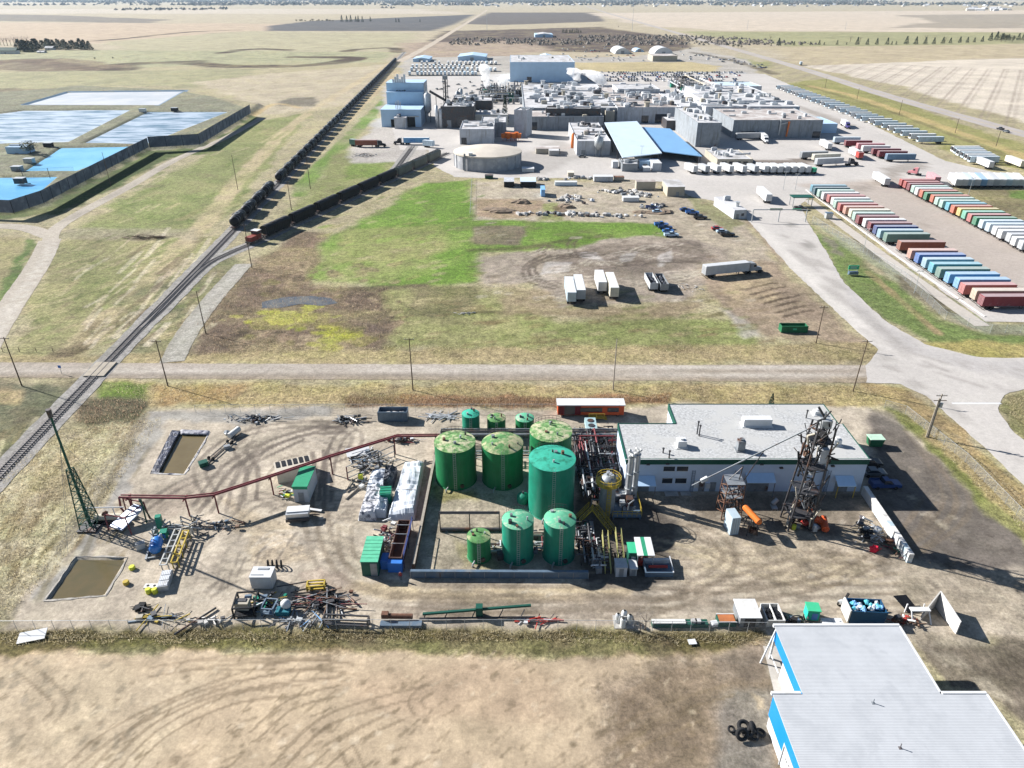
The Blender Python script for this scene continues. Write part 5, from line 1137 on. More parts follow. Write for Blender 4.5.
for px,py,lb in((653.5,292,'dark open topped trailer with white side, left of the pair'),(664,293,'dark open topped trailer with loose scrap, right of the pair')):
 x,y=G2(px,py);t=thing('open_trailer',lb,'trailer',(x,y,0),math.pi/2+.02);L=9.5
 q=MB();q.bx(0,L,-1.25,1.25,.9,1.0);q.bx(0,L,1.19,1.25,1.0,2.9);q.bx(0,L,-1.25,-1.19,1.0,2.9);q.bx(0,.06,-1.19,1.19,1.0,2.9);q.bx(L-.06,L,-1.19,1.19,1.0,2.9);q.build('tub',tmat('silver')if 'left' in lb else 'steel_grey',t)
 q=MB();rr=random.Random(px)
 for k in range(14):q.blob((rr.uniform(1,L-1),rr.uniform(-.8,.8),1.7),rr.uniform(.5,1.1),.7,rr.uniform(.6,1.0),7,4,.3,rnd=rr)
 q.build('load','black_tarp',t);q=MB();q.bx(.3,L-.2,-.5,.5,.6,.9);q.build('chassis','dark_metal',t)
 for xx in(1.4,2.6):
  for s in(-1,1):place(cached('twheel',lambda:wheel(.5,.6)),'wheel',t,(xx,s*.95,0))
a,b=G2(703,277.5),G2(752,272.5);an=math.atan2(b[1]-a[1],b[0]-a[0]);trailer((a[0],a[1],0),an,'silver','silver white semi trailer parked on the dirt left of access road',None,15.6);tractor((a[0]+14.3*math.cos(an),a[1]+14.3*math.sin(an),0),an,'grey','dark grey semi tractor in front of the silver white trailer')
# ================================================================ CARS
CC={'dark blue':(0.02,0.05,0.16),'blue':(0.04,0.14,0.40),'white':(0.62,0.63,0.64),'black':(0.02,0.02,0.024),'silver':(0.36,0.38,0.40),'grey':(0.12,0.13,0.14),'red':(0.34,0.03,0.03),'pale blue':(0.36,0.48,0.60)}
def cmat(c):return M('car_'+c.replace(' ','_'),CC[c],0.3,var=.05)
def car_body(q,pickup,m=0):
 if pickup:pr=[(-2.7,.45),(2.7,.45),(2.75,1.0),(1.6,1.15),(.9,1.2),(-2.72,1.15)]
 else:pr=[(-2.2,.4),(2.2,.4),(2.25,.8),(1.9,.95),(.95,1.02),(-1.9,1.05),(-2.25,.95)]
 q.extr(pr,'y',-.92,.92,m)
def car_cab(q,pickup,m=0):
 pr=[(-.7,1.16),(1.25,1.16),(.55,1.85),(-.55,1.88)]if pickup else[(-1.75,1.0),(1.05,1.0),(.35,1.5),(-1.1,1.52)]
 n=4;vs=[(x,-.88+(.14 if z>1.3 else 0),z)for x,z in pr]+[(x,.88-(.14 if z>1.3 else 0),z)for x,z in pr];q.add(vs,[tuple(range(3,-1,-1)),tuple(range(4,8))]+[(i,(i+1)%4,(i+1)%4+4,i+4)for i in range(4)],m)
def car(loc,rz,c,label,pickup=False,group=None):
 t=thing('pickup_truck' if pickup else 'parked_car',label,'pickup' if pickup else 'car',loc,rz,group)
 q=lambda:None
 def b():q=MB();car_body(q,pickup);
 def body():
  q=MB();car_body(q,pickup);z=1.89 if pickup else 1.53;q.bx(-.5 if pickup else-1.05,.5 if pickup else .32,-.7,.7,z-.03,z+.02)
  if pickup:
   for s in(-1,1):q.bx(-2.7,-.75,s*.88-.05,s*.88+.05,1.15,1.45)
   q.bx(-2.72,-2.62,-.9,.9,1.15,1.45)
  return q.mesh('body',cmat(c))
 def win():q=MB();car_cab(q,pickup);return q.mesh('window','dark_glass')
 place(cached(('cb',c,pickup),body),'body',t);place(cached(('cw',pickup),win),'window',t);k=1.7 if pickup else 1.35
 for x in(-k,k):
  for s in(-1,1):place(cached('cwheel',lambda:wheel(.36,.24)),'wheel',t,(x,s*.84,0))
 return t
GS='staff cars on the mud lot'
for i,(px,py,c,pk,rz,lb)in enumerate(((652,209,'dark blue',1,0,'dark blue pickup, upper of the left pair by the hut'),(657.5,213,'pale blue',0,0,'pale car, lower of the left pair by the hut'),(685,211,'dark blue',0,0,'dark blue car, topmost of three right of the hut'),(692,214,'blue',1,0,'blue pickup, middle of three right of the hut'),(700,219,'black',1,0,'black pickup, lowest of three right of the hut'),(661,226,'blue',1,0,'bright blue pickup, topmost of four on the lot edge'),(665,229,'dark blue',1,0,'dark blue pickup, second of four on the lot edge'),(668,232.5,'blue',0,0,'blue car, third of four on the lot edge'),(671,236.5,'pale blue',1,0,'pale blue pickup, lowest of four on the lot edge'),(717,230,'red',0,0,'dull red car, topmost of three by the gatehouse fence'),(722,233,'pale blue',0,0,'pale car, middle of three by the gatehouse fence'),(727,236,'black',1,0,'black pickup, lowest of three by the gatehouse fence'))):
 x,y=G2(px,py);car((x,y,0),rz+(i%3-1)*.06,c,lb,bool(pk),GS)
x,y=G2(800,210);car((x,y,.05),0.05,'black','black pickup driving under the truck gate gantry',True)
x,y=G2(828,218.5);t=thing('control_cabinet','small grey cabinet beside the truck gate at the lane edge','cabinet',(x,y,.05));q=MB();q.box(0,0,1.2,2.6,2,2.2);q.build('case','galvanised',t);q=MB();q.box(0,0,2.35,3,2.4,.12);q.build('roof','blue_steel',t)
x,y=G2(852,275);t=thing('gate_sign','green and grey sign board on posts in the grass wedge','sign',(x,y,0));q=MB();q.box(0,0,2.6,3.4,.15,1.4);q.build('board','bright_green',t);q=MB();q.box(0,-.4,.9,3.0,1.2,.9);q.build('base','blue_steel',t)
for s in(-1,1):q=MB();q.bar((s*1.4,.15,0),(s*1.4,.15,3.3),.14);q.build('post','galvanised',t)
q=MB()
for k,(zz,ww)in enumerate(((2.9,2.4),(2.55,1.8),(2.25,2.2))):q.box(0,-.085,zz,ww,.012,.12)
q.build('lettering','white_paint',t)
x,y=G2(1000,130);t=car((x,y,.1),math.pi/2+.1,'black','dark pickup on the highway near the right edge',True);x,y=G2(1006,132.5);car((x,y,.1),math.pi/2+.1,'grey','grey car close behind the dark pickup on the highway');x,y=G2(800,64);t=diag((801,65.5),(798,63),'pale blue','pale box truck far away on the highway',None,9)
def far_car(loc,rz,c,label,group):
 def f():q=MB();car_body(q,False,0);car_cab(q,False,1);return q.mesh('parked_car',[cmat(c),'dark_glass'])
 o=place(cached(('far',c),f),'parked_car',None,loc,rz);return tag(o,label,'car',group)
rr=random.Random(11);cl=['black']*4+['grey']*3+['dark blue']*3+['white']*3+['silver']*3+['blue','red']
for yy in(72.8,74.2,76.0,77.6,79.6,81.3):
 yw=gp(512,yy).y;x0,x1=gp(577-(yy>78)*2,yy).x,gp(744-(yy-72)*.8,yy).x;x=x0
 while x<x1:
  if rr.random()<(.72 if x<x0+130 else .5):c=rr.choice(cl);far_car((x,yw+rr.uniform(-.5,.5),.06),math.pi/2+rr.choice((0,math.pi)),c,'small %s car in the rows of the far staff parking'%c,'cars in the far staff parking')
  x+=2.9 if rr.random()>.04 else 8
for k in range(95):
 yy=rr.uniform(47,61);px=rr.uniform(562,692)
 if 612<px<680 and 44<yy<62 and(yy<55 or px>650):continue
 c=rr.choice(['white']*4+['silver']*3+['pale blue','grey','red','black']);x,y=G2(px,yy);far_car((x,y,.03),rr.uniform(0,3.1),c,'scattered %s car in the wrecking lot by the arched sheds'%c,'cars in the wrecking lot')
for k in range(34):
 f=rr.random();px=692+72*f+rr.uniform(-5,5);yy=55+12*f+rr.uniform(-2,2);c=rr.choice(['black','grey','dark blue','silver','white']);x,y=G2(px,yy);far_car((x,y,.03),rr.uniform(0,3),c,'scattered %s car on the dark strip beside far railway'%c,'cars on the dark strip')
def far_trailer(loc,rz,c,label,group):
 def f():q=MB();q.bx(-6,6,-1.3,1.3,1.15,4.0,0);q.bx(-5.8,5.8,-.5,.5,.5,1.14,1);[q.bx(x-.5,x+.5,-1.2,1.2,0,1.0,1)for x in(-4.6,-3.4,4)];return q.mesh('stored_trailer',[tmat(c),'dark_metal'])
 return tag(place(cached(('ft',c),f),'stored_trailer',None,loc,rz),label,'trailer',group)
for r_,(yy,x0,x1,n)in enumerate(((64.5,418,500,19),(68,413,498,20),(71.2,412,500,19),(75.2,410,480,18))):
 for k in range(n):
  if rr.random()<.12:continue
  px=x0+(x1-x0)*k/n+rr.uniform(-.4,.4);x,y=G2(px,yy);c=rr.choice(('white','white','white','pale blue'));far_trailer((x,y,.06),math.pi/2+.1,c,'%s trailer in the %s stored row beyond the grain building'%(c,('rearmost','third','second','nearest')[r_]),'stored trailers beyond the grain building')
for k in range(26):
 px=rr.uniform(435,520);yy=rr.uniform(80,98);x,y=G2(px,yy);c=rr.choice(['white','silver','grey','blue','black']);far_car((x,y,.06),rr.uniform(0,3),c,'%s car parked between process hall and stored trailers'%c,'cars behind the process hall')
 # ================================================================ TREATMENT YARD: tanks
def P3(px,py,z=0.0):v=gp(px,py,z);return(v.x,v.y,0)
def tank(label,xl,xr,yb,ytc,shell,top,dome=.35,seed=1,hfix=None,red=False,rail=True):
 f=gp((xl+xr)/2,yb);r=3.0
 for _ in range(6):zc=(f.y+r)*CP+HC*SP-4*SP;r=(xr-xl)/2/FPX*zc
 X=((xl+xr)/2-512)/FPX*zc;Y=f.y+r;h=hfix or hz(Y,ytc);rr=random.Random(seed)
 t=thing('storage_tank',label,'tank',(X,Y,0),0,'green storage tanks')
 q=MB();q.lathe([(r,0),(r,h)],48);q.build('shell',shell,t)
 q=MB();q.lathe([(r+.12,0),(r+.12,.15),(r,.16)],48);q.lathe([(r+.07,h-.12),(r+.07,h+.02)],48)
 for k in range(1,4):q.lathe([(r,h*k/4),(r+.025,h*k/4+.03),(r,h*k/4+.06)],48)
 q.build('rings',shell,t)
 q=MB();q.disc(r+.03,h+.01,48,dome=dome);ro=q.build('roof',top,t)
 for k in range(4):
  u,d=rr.uniform(0,6.28),rr.uniform(.3,.8)*r;q=MB();zz=h+dome*(1-(d/r)**2);q.tube((d*math.cos(u),d*math.sin(u),zz-.1),(d*math.cos(u),d*math.sin(u),zz+rr.uniform(.25,.7)),rr.uniform(.12,.32),None,10);q.build('vent',('dark_metal','rust','galvanised','steel_grey')[k],ro)
 q=MB();u=R(-88);c,s_=math.cos(u),math.sin(u)
 for o in(-.22,.22):q.bar(((r+.2)*c-o*s_,(r+.2)*s_+o*c,.3),((r+.2)*c-o*s_,(r+.2)*s_+o*c,h+.9),.05)
 z=.5
 while z<h:q.bar(((r+.2)*c+.22*s_,(r+.2)*s_-.22*c,z),((r+.2)*c-.22*s_,(r+.2)*s_+.22*c,z),.04);z+=.4
 q.build('ladder','galvanised' if not red else 'red_pipe',t)
 u=R(-70);q=MB();q.tube(((r-.1)*math.cos(u),(r-.1)*math.sin(u),.9),((r+.3)*math.cos(u),(r+.3)*math.sin(u),.9),.38,None,12);q.build('manhole','dark_metal',t)
 u=R(-110);q=MB();q.tube(((r-.1)*math.cos(u),(r-.1)*math.sin(u),.5),((r+.9)*math.cos(u),(r+.9)*math.sin(u),.5),.14,None,8);q.tube(((r+.9)*math.cos(u),(r+.9)*math.sin(u),.5),((r+.9)*math.cos(u),(r+.9)*math.sin(u),.05),.14,None,8);q.build('outlet','galvanised',t)
 if rail:
  q=MB()
  for k in range(8):u=R(60+k*11);q.bar((r*.97*math.cos(u),r*.97*math.sin(u),h),(r*.97*math.cos(u),r*.97*math.sin(u),h+1.0),.05)
  for zz in(.5,1.0):
   for k in range(7):u,v=R(60+k*11),R(71+k*11);q.bar((r*.97*math.cos(u),r*.97*math.sin(u),h+zz),(r*.97*math.cos(v),r*.97*math.sin(v),h+zz),.05)
  q.build('railing','dark_metal',t)
 return t
tank('wide mid green tank with dusty mottled top, leftmost of the two wide ones',435.5,476,490.5,441.5,'green_tank','mossy_tank_top',seed=1)
tank('wide mid green tank with pale cone top, right of the leftmost wide tank',482,523,490.5,443,'green_tank','dull_tank_top',dome=.9,seed=2)
y=gp(550,431,8.8).y;f=pj(0,y-3.8,0)[1];tank('wide green tank with yellow mossy top behind the tallest tank',529.5,571,f,431,'green_tank','mossy_tank_top',seed=3,hfix=8.8)
tank('tallest teal green tank with bright teal top in the middle of cluster',528.5,574,521.5,458,'teal_tank','teal_tank_top',seed=4)
tank('teal tank with peaked pale top, left of the front pair',502,533.5,565.5,519.5,'teal_tank','pale_green_top',dome=.6,seed=5)
tank('teal tank with peaked pale top, right of the front pair',543.5,575,565.5,518.5,'teal_tank','pale_green_top',dome=.6,seed=6)
tank('smallest green tank standing alone left of the front pair',467,490.5,564,535.5,'green_tank','dull_tank_top',seed=7,rail=False)
tank('narrow dark green tank with teal top, left of the back three',462,479.5,438,413.5,'teal_tank','teal_tank_top',seed=8,rail=False)
tank('narrow green tank with dark cross on top, middle of the back three',487,505.5,438,417.5,'green_tank','dull_tank_top',seed=9,rail=False)
tank('narrow green tank with pale green top, right of the back three',515.5,534,437,417.5,'green_tank','pale_green_top',seed=10,rail=False)
p=P3(523,503);t=thing('small_tank','small teal horizontal tank tucked left of the tallest tank','tank',p);q=MB();q.lathe([(.1,0),(.9,.15),(1.1,.5),(1.1,1.6),(.8,2.0),(.1,2.2)],20);q.build('shell','teal_tank',t);q=MB();q.tube((0,0,2.1),(0,0,2.6),.2,None,8);q.build('valve','dark_metal',t)
def wall_run(name,label,pts,h,th,mat,cap=None,ribs=2.2,rmat='steel_grey'):
 t=thing(name,label,'wall',(*pts[0][:2],0));o=Vector(pts[0][:2]);q=MB();r=MB();c=MB()
 for a,b in zip(pts[:-1],pts[1:]):
  A,B=Vector(a[:2])-o,Vector(b[:2])-o;q.bar((A.x,A.y,h/2),(B.x,B.y,h/2),th,h);c.bar((A.x,A.y,h+.05),(B.x,B.y,h+.05),th+.16,.1);L=(B-A).length;k=int(L/ribs);n=(B-A).normalized()
  for j in range(k+1):v=A.lerp(B,j/max(k,1));r.bar((v.x+n.y*(th/2+.07),v.y-n.x*(th/2+.07),0),(v.x+n.y*(th/2+.07),v.y-n.x*(th/2+.07),h),.12)
 q.build('plate',mat,t);c.build('cap',cap or mat,t);r.build('stiffeners',rmat,t);return t
wall_run('containment_wall','blue grey steel containment wall along the front of the tanks',[P3(411,577),P3(588,578)],1.3,.35,'blue_steel')
wall_run('containment_wall','rusty brown containment wall left of the two wide green tanks',[P3(440,436),P3(436,458),P3(414,571)],1.4,.3,'rust','grey_wood',rmat='rust')
def rack(name,label,a,b,h,pipes,n_post,mats,beam='dark_metal',cat='pipe rack',spread=1.2,two=True):
 """pipes carried from a to b on portal posts"""
 t=thing(name,label,cat,a);A=Vector((0,0));B=Vector((b[0]-a[0],b[1]-a[1]));n=Vector((-(B-A).y,(B-A).x)).normalized()
 for i in range(pipes):
  o=n*((i-(pipes-1)/2)*spread/max(1,pipes-1)if pipes>1 else 0);r=(.11,.16,.09,.2)[i%4];q=MB();q.tube((A.x+o.x,A.y+o.y,h+r),(B.x+o.x,B.y+o.y,h+r),r,None,8);q.build('pipe',mats[i%len(mats)],t)
 for j in range(n_post):
  v=A.lerp(B,(j+.02)/max(1,n_post-.96));q=MB()
  for s in((-1,1)if two else(0,)):q.bar((v.x+n.x*spread*.55*s,v.y+n.y*spread*.55*s,0),(v.x+n.x*spread*.55*s,v.y+n.y*spread*.55*s,h),.16)
  q.bar((v.x-n.x*spread*.65,v.y-n.y*spread*.65,h-.1),(v.x+n.x*spread*.65,v.y+n.y*spread*.65,h-.1),.16);q.build('post',beam,t)
 return t
a,b=P3(440,532),P3(500,532);rack('inner_pipe_rack','low dark pipe rack on the dirt before the two wide tanks',a,b,hz(a[1],513.5),2,3,['dark_metal'],two=False,spread=.3)
t=thing('rack_shadow_pipe','thick dark pipe shape added for the shadow band below the low pipe rack','pipe',P3(441,531));L=P3(503,531)[0]-P3(441,531)[0];q=MB();q.tube((0,0,.35),(L,0,.35),.35,None,10);q.build('barrel','dark_metal',t);q=MB();[q.box(x,0,.12,.4,1.0,.24)for x in(1,L/2,L-1)];q.build('support','steel_grey',t)  # dark bar added on the dirt in place of the pipe rack's shadow band
rack('back_pipe_rack','long dark pipe rack between the wide tanks and back three tanks',P3(441,444),P3(618,444),2.6,6,9,['dark_metal','steel_grey','galvanised','dark_metal'],spread=2.6)
rack('back_pipe_rack','second low pipe rack with pale pipes in front of back pipe rack',P3(476,462),P3(532,462),1.6,4,4,['galvanised','dark_metal','silver'],spread=2.0)
pts=[(120,496),(186,497),(214,494),(270,476),(330,456),(397,435.5),(440,435)];ZR=4.2;PT=[gp(x,y,ZR)for x,y in pts];t=thing('red_pipeline','long dark red twin pipeline on posts crossing the yard to the flare','pipeline',(PT[0].x,PT[0].y,0));o=PT[0]
for s,r in((-.35,.2),(.3,.13)):q=MB();q.path([(v.x-o.x,v.y-o.y+s,ZR)for v in PT],r,8);q.build('pipe','red_pipe',t)
for f in(0.12,.98,2,3,4,4.95,5.9):
 i=min(int(f),5);v=PT[i].lerp(PT[i+1],f-i)-o;q=MB();q.bar((v.x,v.y,0),(v.x,v.y,ZR-.15),.2);q.bar((v.x,v.y-.9,ZR-.25),(v.x,v.y+.9,ZR-.25),.18);q.build('post','red_pipe' if f<5 else 'dark_metal',t)
q=MB();q.path([(0,-.35,ZR),(-.3,-.35,2.0),(.6,-.8,.6),(1.8,-.8,.6)],.18,8);q.path([(1.6,.3,ZR),(1.4,.3,2.2),(2.2,-1.2,1.0)],.13,8);q.build('downpipe','red_pipe',t)
p=P3(91,527);h=hz(p[1],409.5);t=truss_tower('flare_stack','tall green lattice flare stack at the left edge of yard','flare stack',p,h*.52,2.4,.8,'green_trim',9,rw=.09)
q=MB();q.tube((0,0,0),(0,0,h-1.2),.24,.18,10);q.build('riser','green_trim',t);q=MB();q.tube((0,0,h-1.4),(0,0,h),.34,.42,10);q.build('burner_tip','dark_metal',t);q=MB();q.box(0,0,.15,3.2,3.2,.3);q.build('base','dark_metal',t)
q=MB();[q.bar((0,0,h*.75),(math.cos(u)*7,math.sin(u)*7,0),.035)for u in(.5,2.6,4.7)];q.build('guy_wires','steel_grey',t)
t=thing('knockout_drum','cream horizontal drum on dark skid at the flare foot','vessel',P3(110,522));q=MB();q.tube((-2.2,0,1.0),(2.2,.3,1.0),.55,None,14);q.build('drum',M('cream_paint',(.5,.47,.38),.6),t);q=MB();q.bx(-2.6,2.6,-.9,.9,.1,.3);[q.box(x,.1,.5,.3,1.0,.5)for x in(-1.6,1.6)];q.build('skid','dark_metal',t);q=MB();q.tube((-3.4,.1,3.0),(3.0,.3,3.0),.11,None,8);q.bar((-3.3,.1,0),(-3.3,.1,3),.1);q.bar((1.2,.1,1.4),(1.2,.1,3.0),.12);q.build('pipe','white_paint',t);q=MB();q.blob((-.3,-.1,1.9),.5,.5,.45,8,5,.2);q.build('valve','rust',t)
p=P3(128,524);t=thing('inclined_skid','inclined silver trough skid with dark red frame below the red pipeline','skid',p,-.25);q=MB()
q.add([(-1.8,-2.0,.9),(1.0,-2.4,.9),(2.4,2.2,2.6),(0,2.4,2.6),(-1.8,-2.0,.6),(1.0,-2.4,.6),(2.4,2.2,2.3),(0,2.4,2.3)],[(0,1,2,3),(7,6,5,4),(0,4,5,1),(1,5,6,2),(2,6,7,3),(3,7,4,0)]);q.build('trough',M('skid_pale',(.52,.55,.62),.4,.2,spots=(.2,.28,.45),spot_amt=.4,spot_scale=.6),t)
q=MB();[q.bar((x,y,0),(x*.9,y,3.6),.16)for x in(-2.0,2.6)for y in(-2.2,2.2)];q.bar((-1.9,-2.2,3.5),(2.4,-2.2,3.5),.16);q.bar((-1.9,2.2,3.5),(2.4,2.2,3.5),.16);q.bar((-1.9,-2.2,.3),(2.5,2.2,3.4),.14);q.build('frame','red_pipe',t)
q=MB();[q.box(random.uniform(-2.5,2.5),random.uniform(-2.5,2.5),.4,random.uniform(.4,1.2),random.uniform(.4,1.2),.7,random.uniform(0,3))for _ in range(7)];q.build('machinery','dark_metal',t);q=MB();q.bar((2.7,2.3,0),(2.0,1.8,4.4),.18);q.bar((3.0,1.0,0),(2.3,1.9,4.4),.18);q.build('mast','green_trim',t)
p=P3(158,551);t=thing('blue_pump_skid','bright blue pressure vessel on a skid crowded with grey pipes','vessel',p,.25);q=MB();q.tube((0,-.9,1.3),(0,1.0,1.3),.95,None,18);q.blob((0,-1.0,1.3),.93,.55,.93,16,8,0,0,True);q.blob((0,1.0,1.3),.93,.5,.93,16,8,0,0,True);q.build('vessel',M('vessel_blue',(.02,.16,.50),.35,var=.1),t)
q=MB();q.bx(-1.6,-1.3,-2,6.5,.1,.35);q.bx(1.3,1.6,-2,6.5,.1,.35);[q.bx(-1.3,1.3,y,y+.25,.1,.3)for y in(-1.8,0,2,4,6)];q.build('skid','steel_grey',t)
for k in range(9):q=MB();x=random.uniform(-1.5,1.5);y=random.uniform(1.5,6);q.path([(x,y,.4),(x,y,random.uniform(1,2)),(x+random.uniform(-1,1),y+random.uniform(-2,1),random.uniform(1,2))],random.uniform(.08,.16),6);q.build('pipe',('galvanised','steel_grey','cobalt','galvanised','green_trim')[k%5],t)
q=MB();q.box(-.4,5.8,1.6,.9,.9,2.4);q.box(.6,3.2,.9,1.1,1.2,1.2);q.build('motor','teal_tank',t)
p=P3(141,548);t=thing('crate','pale tipped crate on the dirt left of the blue vessel','crate',p,.6);q=MB();q.box(0,0,.55,1.3,.9,1.1);q.build('case','pale_box',t);q=MB();q.box(.1,-.1,1.13,1.4,1.0,.08);q.build('lid','concrete',t)
def trestle(label,pa,pb,w_,h,mat,rungs,n,lad=True):
 a,b=Vector(P3(*pa)),Vector(P3(*pb));t=thing('pipe_trestle',label,'trestle',tuple(a));d=b-a;L=d.length;u=d.normalized();v=Vector((-u.y,u.x,0))
 for s in(-1,1):q=MB();q.bar(v*w_/2*s+Vector((0,0,h)),d+v*w_/2*s+Vector((0,0,h)),.2,.2);q.build('rail',mat,t)
 q=MB()
 for k in range(n):c=u*(L*k/(n-1));q.bar(c-v*w_/2+Vector((0,0,h)),c+v*w_/2+Vector((0,0,h)),.14)
 q.build('rungs',rungs,t)
 for k in range(4):
  c=u*(L*(k+.1)/3.3)
  for s in(-1,1):q=MB();q.bar(c+v*w_/2*s,c+v*w_/2*s+Vector((0,0,h)),.14);q.build('leg',mat,t)
 return t
trestle('pale railed trestle running down from the pipes to a silver box',(180,536),(165,572),1.0,1.5,M('trestle_pale',(.42,.42,.40),.6),'galvanised',7)
trestle('yellow framed ladder trestle right of the pale railed trestle',(188,538),(176,570),.9,1.6,'yellow_paint','yellow_paint',5)
t=thing('valve_manifold','cluster of tan pipes and valves where the trestles meet red pipeline','manifold',P3(188,531));rr=random.Random(5)
for k in range(14):q=MB();x,y=rr.uniform(-2.5,2.5),rr.uniform(-1.5,2.5);q.path([(x,y,0),(x,y,rr.uniform(.8,2)),(x+rr.uniform(-2,2),y+rr.uniform(-1,1),rr.uniform(.8,2))],rr.uniform(.07,.14),6);q.build('pipe',('tan_wall','steel_grey','galvanised')[k%3],t)
p=P3(166,583);t=thing('silver_trough','silver blue trough box at the lower end of trestles','trough',p,.2);q=MB();q.box(0,0,.5,1.5,3.6,1.0);q.build('case','silver',t);q=MB();[q.box(0,y,1.03,1.3,.9,.07)for y in(-1.2,0,1.2)];q.build('lid','pale_wall',t)
p=P3(152,588);t=thing('concrete_slab','pale slab with two round holes above the yellow barrels','slab',p);q=MB();q.box(0,0,.35,2.1,.9,.3);q.build('plate','white_block',t);q=MB();[q.tube((x,0,.49),(x,0,.52),.22,None,12)for x in(-.5,.5)];q.build('hole','black_paint',t)
def barrel(label,px,py,mat,group=None,r=.32,h=.9):
 q=MB();q.lathe([(r*.95,0),(r,.05),(r,h*.33),(r*1.05,h*.35),(r,h*.38),(r,h*.66),(r*1.05,h*.68),(r,h*.71),(r,h-.04),(r*.9,h)],16);t=thing('barrel',label,'barrel',P3(px,py),0,group);q.build('drum',mat,t);q=MB();q.disc(r*.9,h,16);q.tube((r*.5,0,h),(r*.5,0,h+.04),.05,None,8);q.build('lid',mat,t)
barrel('left yellow barrel in front of the pale slab',149,593,'lime_paint',r=.4);barrel('right yellow barrel in front of the pale slab',155.5,593,'lime_paint',r=.4)
barrel('yellow tub alone on the dirt right of the lower brown pit',132.5,569,'lime_paint',r=.45,h=.6);barrel('golden yellow tub just below the other one by the pit',126.5,584,'yellow_paint',r=.45,h=.6);barrel('lime yellow barrel at the foot of the dark tower',793.5,529,'lime_paint',r=.35)
def scrap(name,label,cat,px,py,rx,ry,h,n,mats,seed,lmin=1.0,lmax=4.0,flat=.25,group=None,nm='beam'):
 rr=random.Random(seed);t=thing(name,label,cat,P3(px,py),0,group)
 for k in range(min(95,int(n*1.6))):
  q=MB();x,y=rr.gauss(0,rx*.4),rr.gauss(0,ry*.4);z=.1+abs(rr.gauss(0,h*.45));L=rr.uniform(lmin,lmax)/2;a=rr.choice((rr.uniform(-.4,.4),rr.uniform(0,3.14)));tz=rr.gauss(0,flat)*L;w_=rr.uniform(.05,.17);kind=rr.random();za,zb=max(.1,z-tz),max(.1,z+tz)
  if kind<.6:q.bar((x-L*math.cos(a),y-L*math.sin(a),za),(x+L*math.cos(a),y+L*math.sin(a),zb),w_,w_*rr.uniform(.5,1.5))
  elif kind<.8:q.tube((x-L*math.cos(a),y-L*math.sin(a),za),(x+L*math.cos(a),y+L*math.sin(a),zb),w_,None,8)
  else:s=rr.uniform(.25,.75);q.box(x,y,z+s*.3,s*1.3,s,s*.7,a)
  q.build(nm,mats[k%len(mats)],t)
 return t
scrap('scrap_heap','low dark scrap heap with rust below the red pipeline posts','scrap heap',218,527,5.5,2.0,.9,26,['dark_metal','black_paint','steel_grey','rust','blue_steel'],21,.6,2.6)
scrap('scrap_heap','flat dark scrap heap with one white plank near back fence','scrap heap',252,420,7.5,1.6,.6,34,['dark_metal','steel_grey','black_paint','silver','blue_steel'],22,.6,3.0)
scrap('steel_stack','small stack of dark steel sections left of the open bin','steel stack',350,421,3.4,1.2,.9,22,['dark_metal','steel_grey','black_paint','silver'],23,2.0,4.0,.04)
scrap('pipe_bundle','bundle of pale grey pipes lying near the back fence','pipe bundle',442,417,4.0,.8,.4,14,['galvanised','silver','pale_wall'],24,3,7,.01)
scrap('scrap_heap','dark red and white scrap under the bend of red pipeline','scrap heap',402,441,4.0,1.2,.9,22,['red_pipe','dark_metal','white_paint','rust'],25,.6,2.4)
scrap('scrap_heap','grey sheet scrap heap left of the tarped piles','scrap heap',368,462,5.0,4.5,1.0,44,['steel_grey','dark_metal','pale_wall','blue_steel','grey_wood','white_paint'],26,.8,5.0)
p=P3(358,453);q=MB();q.box(0,0,.55,4.6,2.6,.08,.35);t=solo('sheet_metal',q,'white_paint','white metal sheet lying on the grey scrap left of tarps','metal sheet',p);t.rotation_euler=(.12,.05,0)
t=thing('steel_frame_rig','rusty open pipe frame beside the grey sheet scrap heap','frame',P3(348,480));h=3.0;L=P3(395,458);dx,dy=L[0]-t.location.x,L[1]-t.location.y
q=MB();[q.bar((0,0,z),(dx,dy,z),.12)for z in(.4,1.6,h)];q.build('rail','steel_grey',t);[MB().bar((dx*f,dy*f,0),(dx*f,dy*f,h),.18).build('post','red_pipe' if f<.1 else 'dark_metal',t)for f in(0,.33,.66,1)]
t=thing('yellow_engine','small yellow engine standing on pallets by the rusty pipe frame','engine',P3(361,480));q=MB();q.box(0,0,.8,.8,.7,1.2);q.build('block','lime_paint',t);q=MB();q.box(0,0,.12,1.3,1.1,.22);q.tube((0,0,1.4),(0,0,2.2),.1,None,8);q.build('stand','dark_metal',t)
scrap('timber_pile','few pale planks scattered on the dirt left of tarps','timber',360,487,4.5,2.0,.25,12,['grey_wood','pale_box','grey_wood'],27,1.5,4,.03)
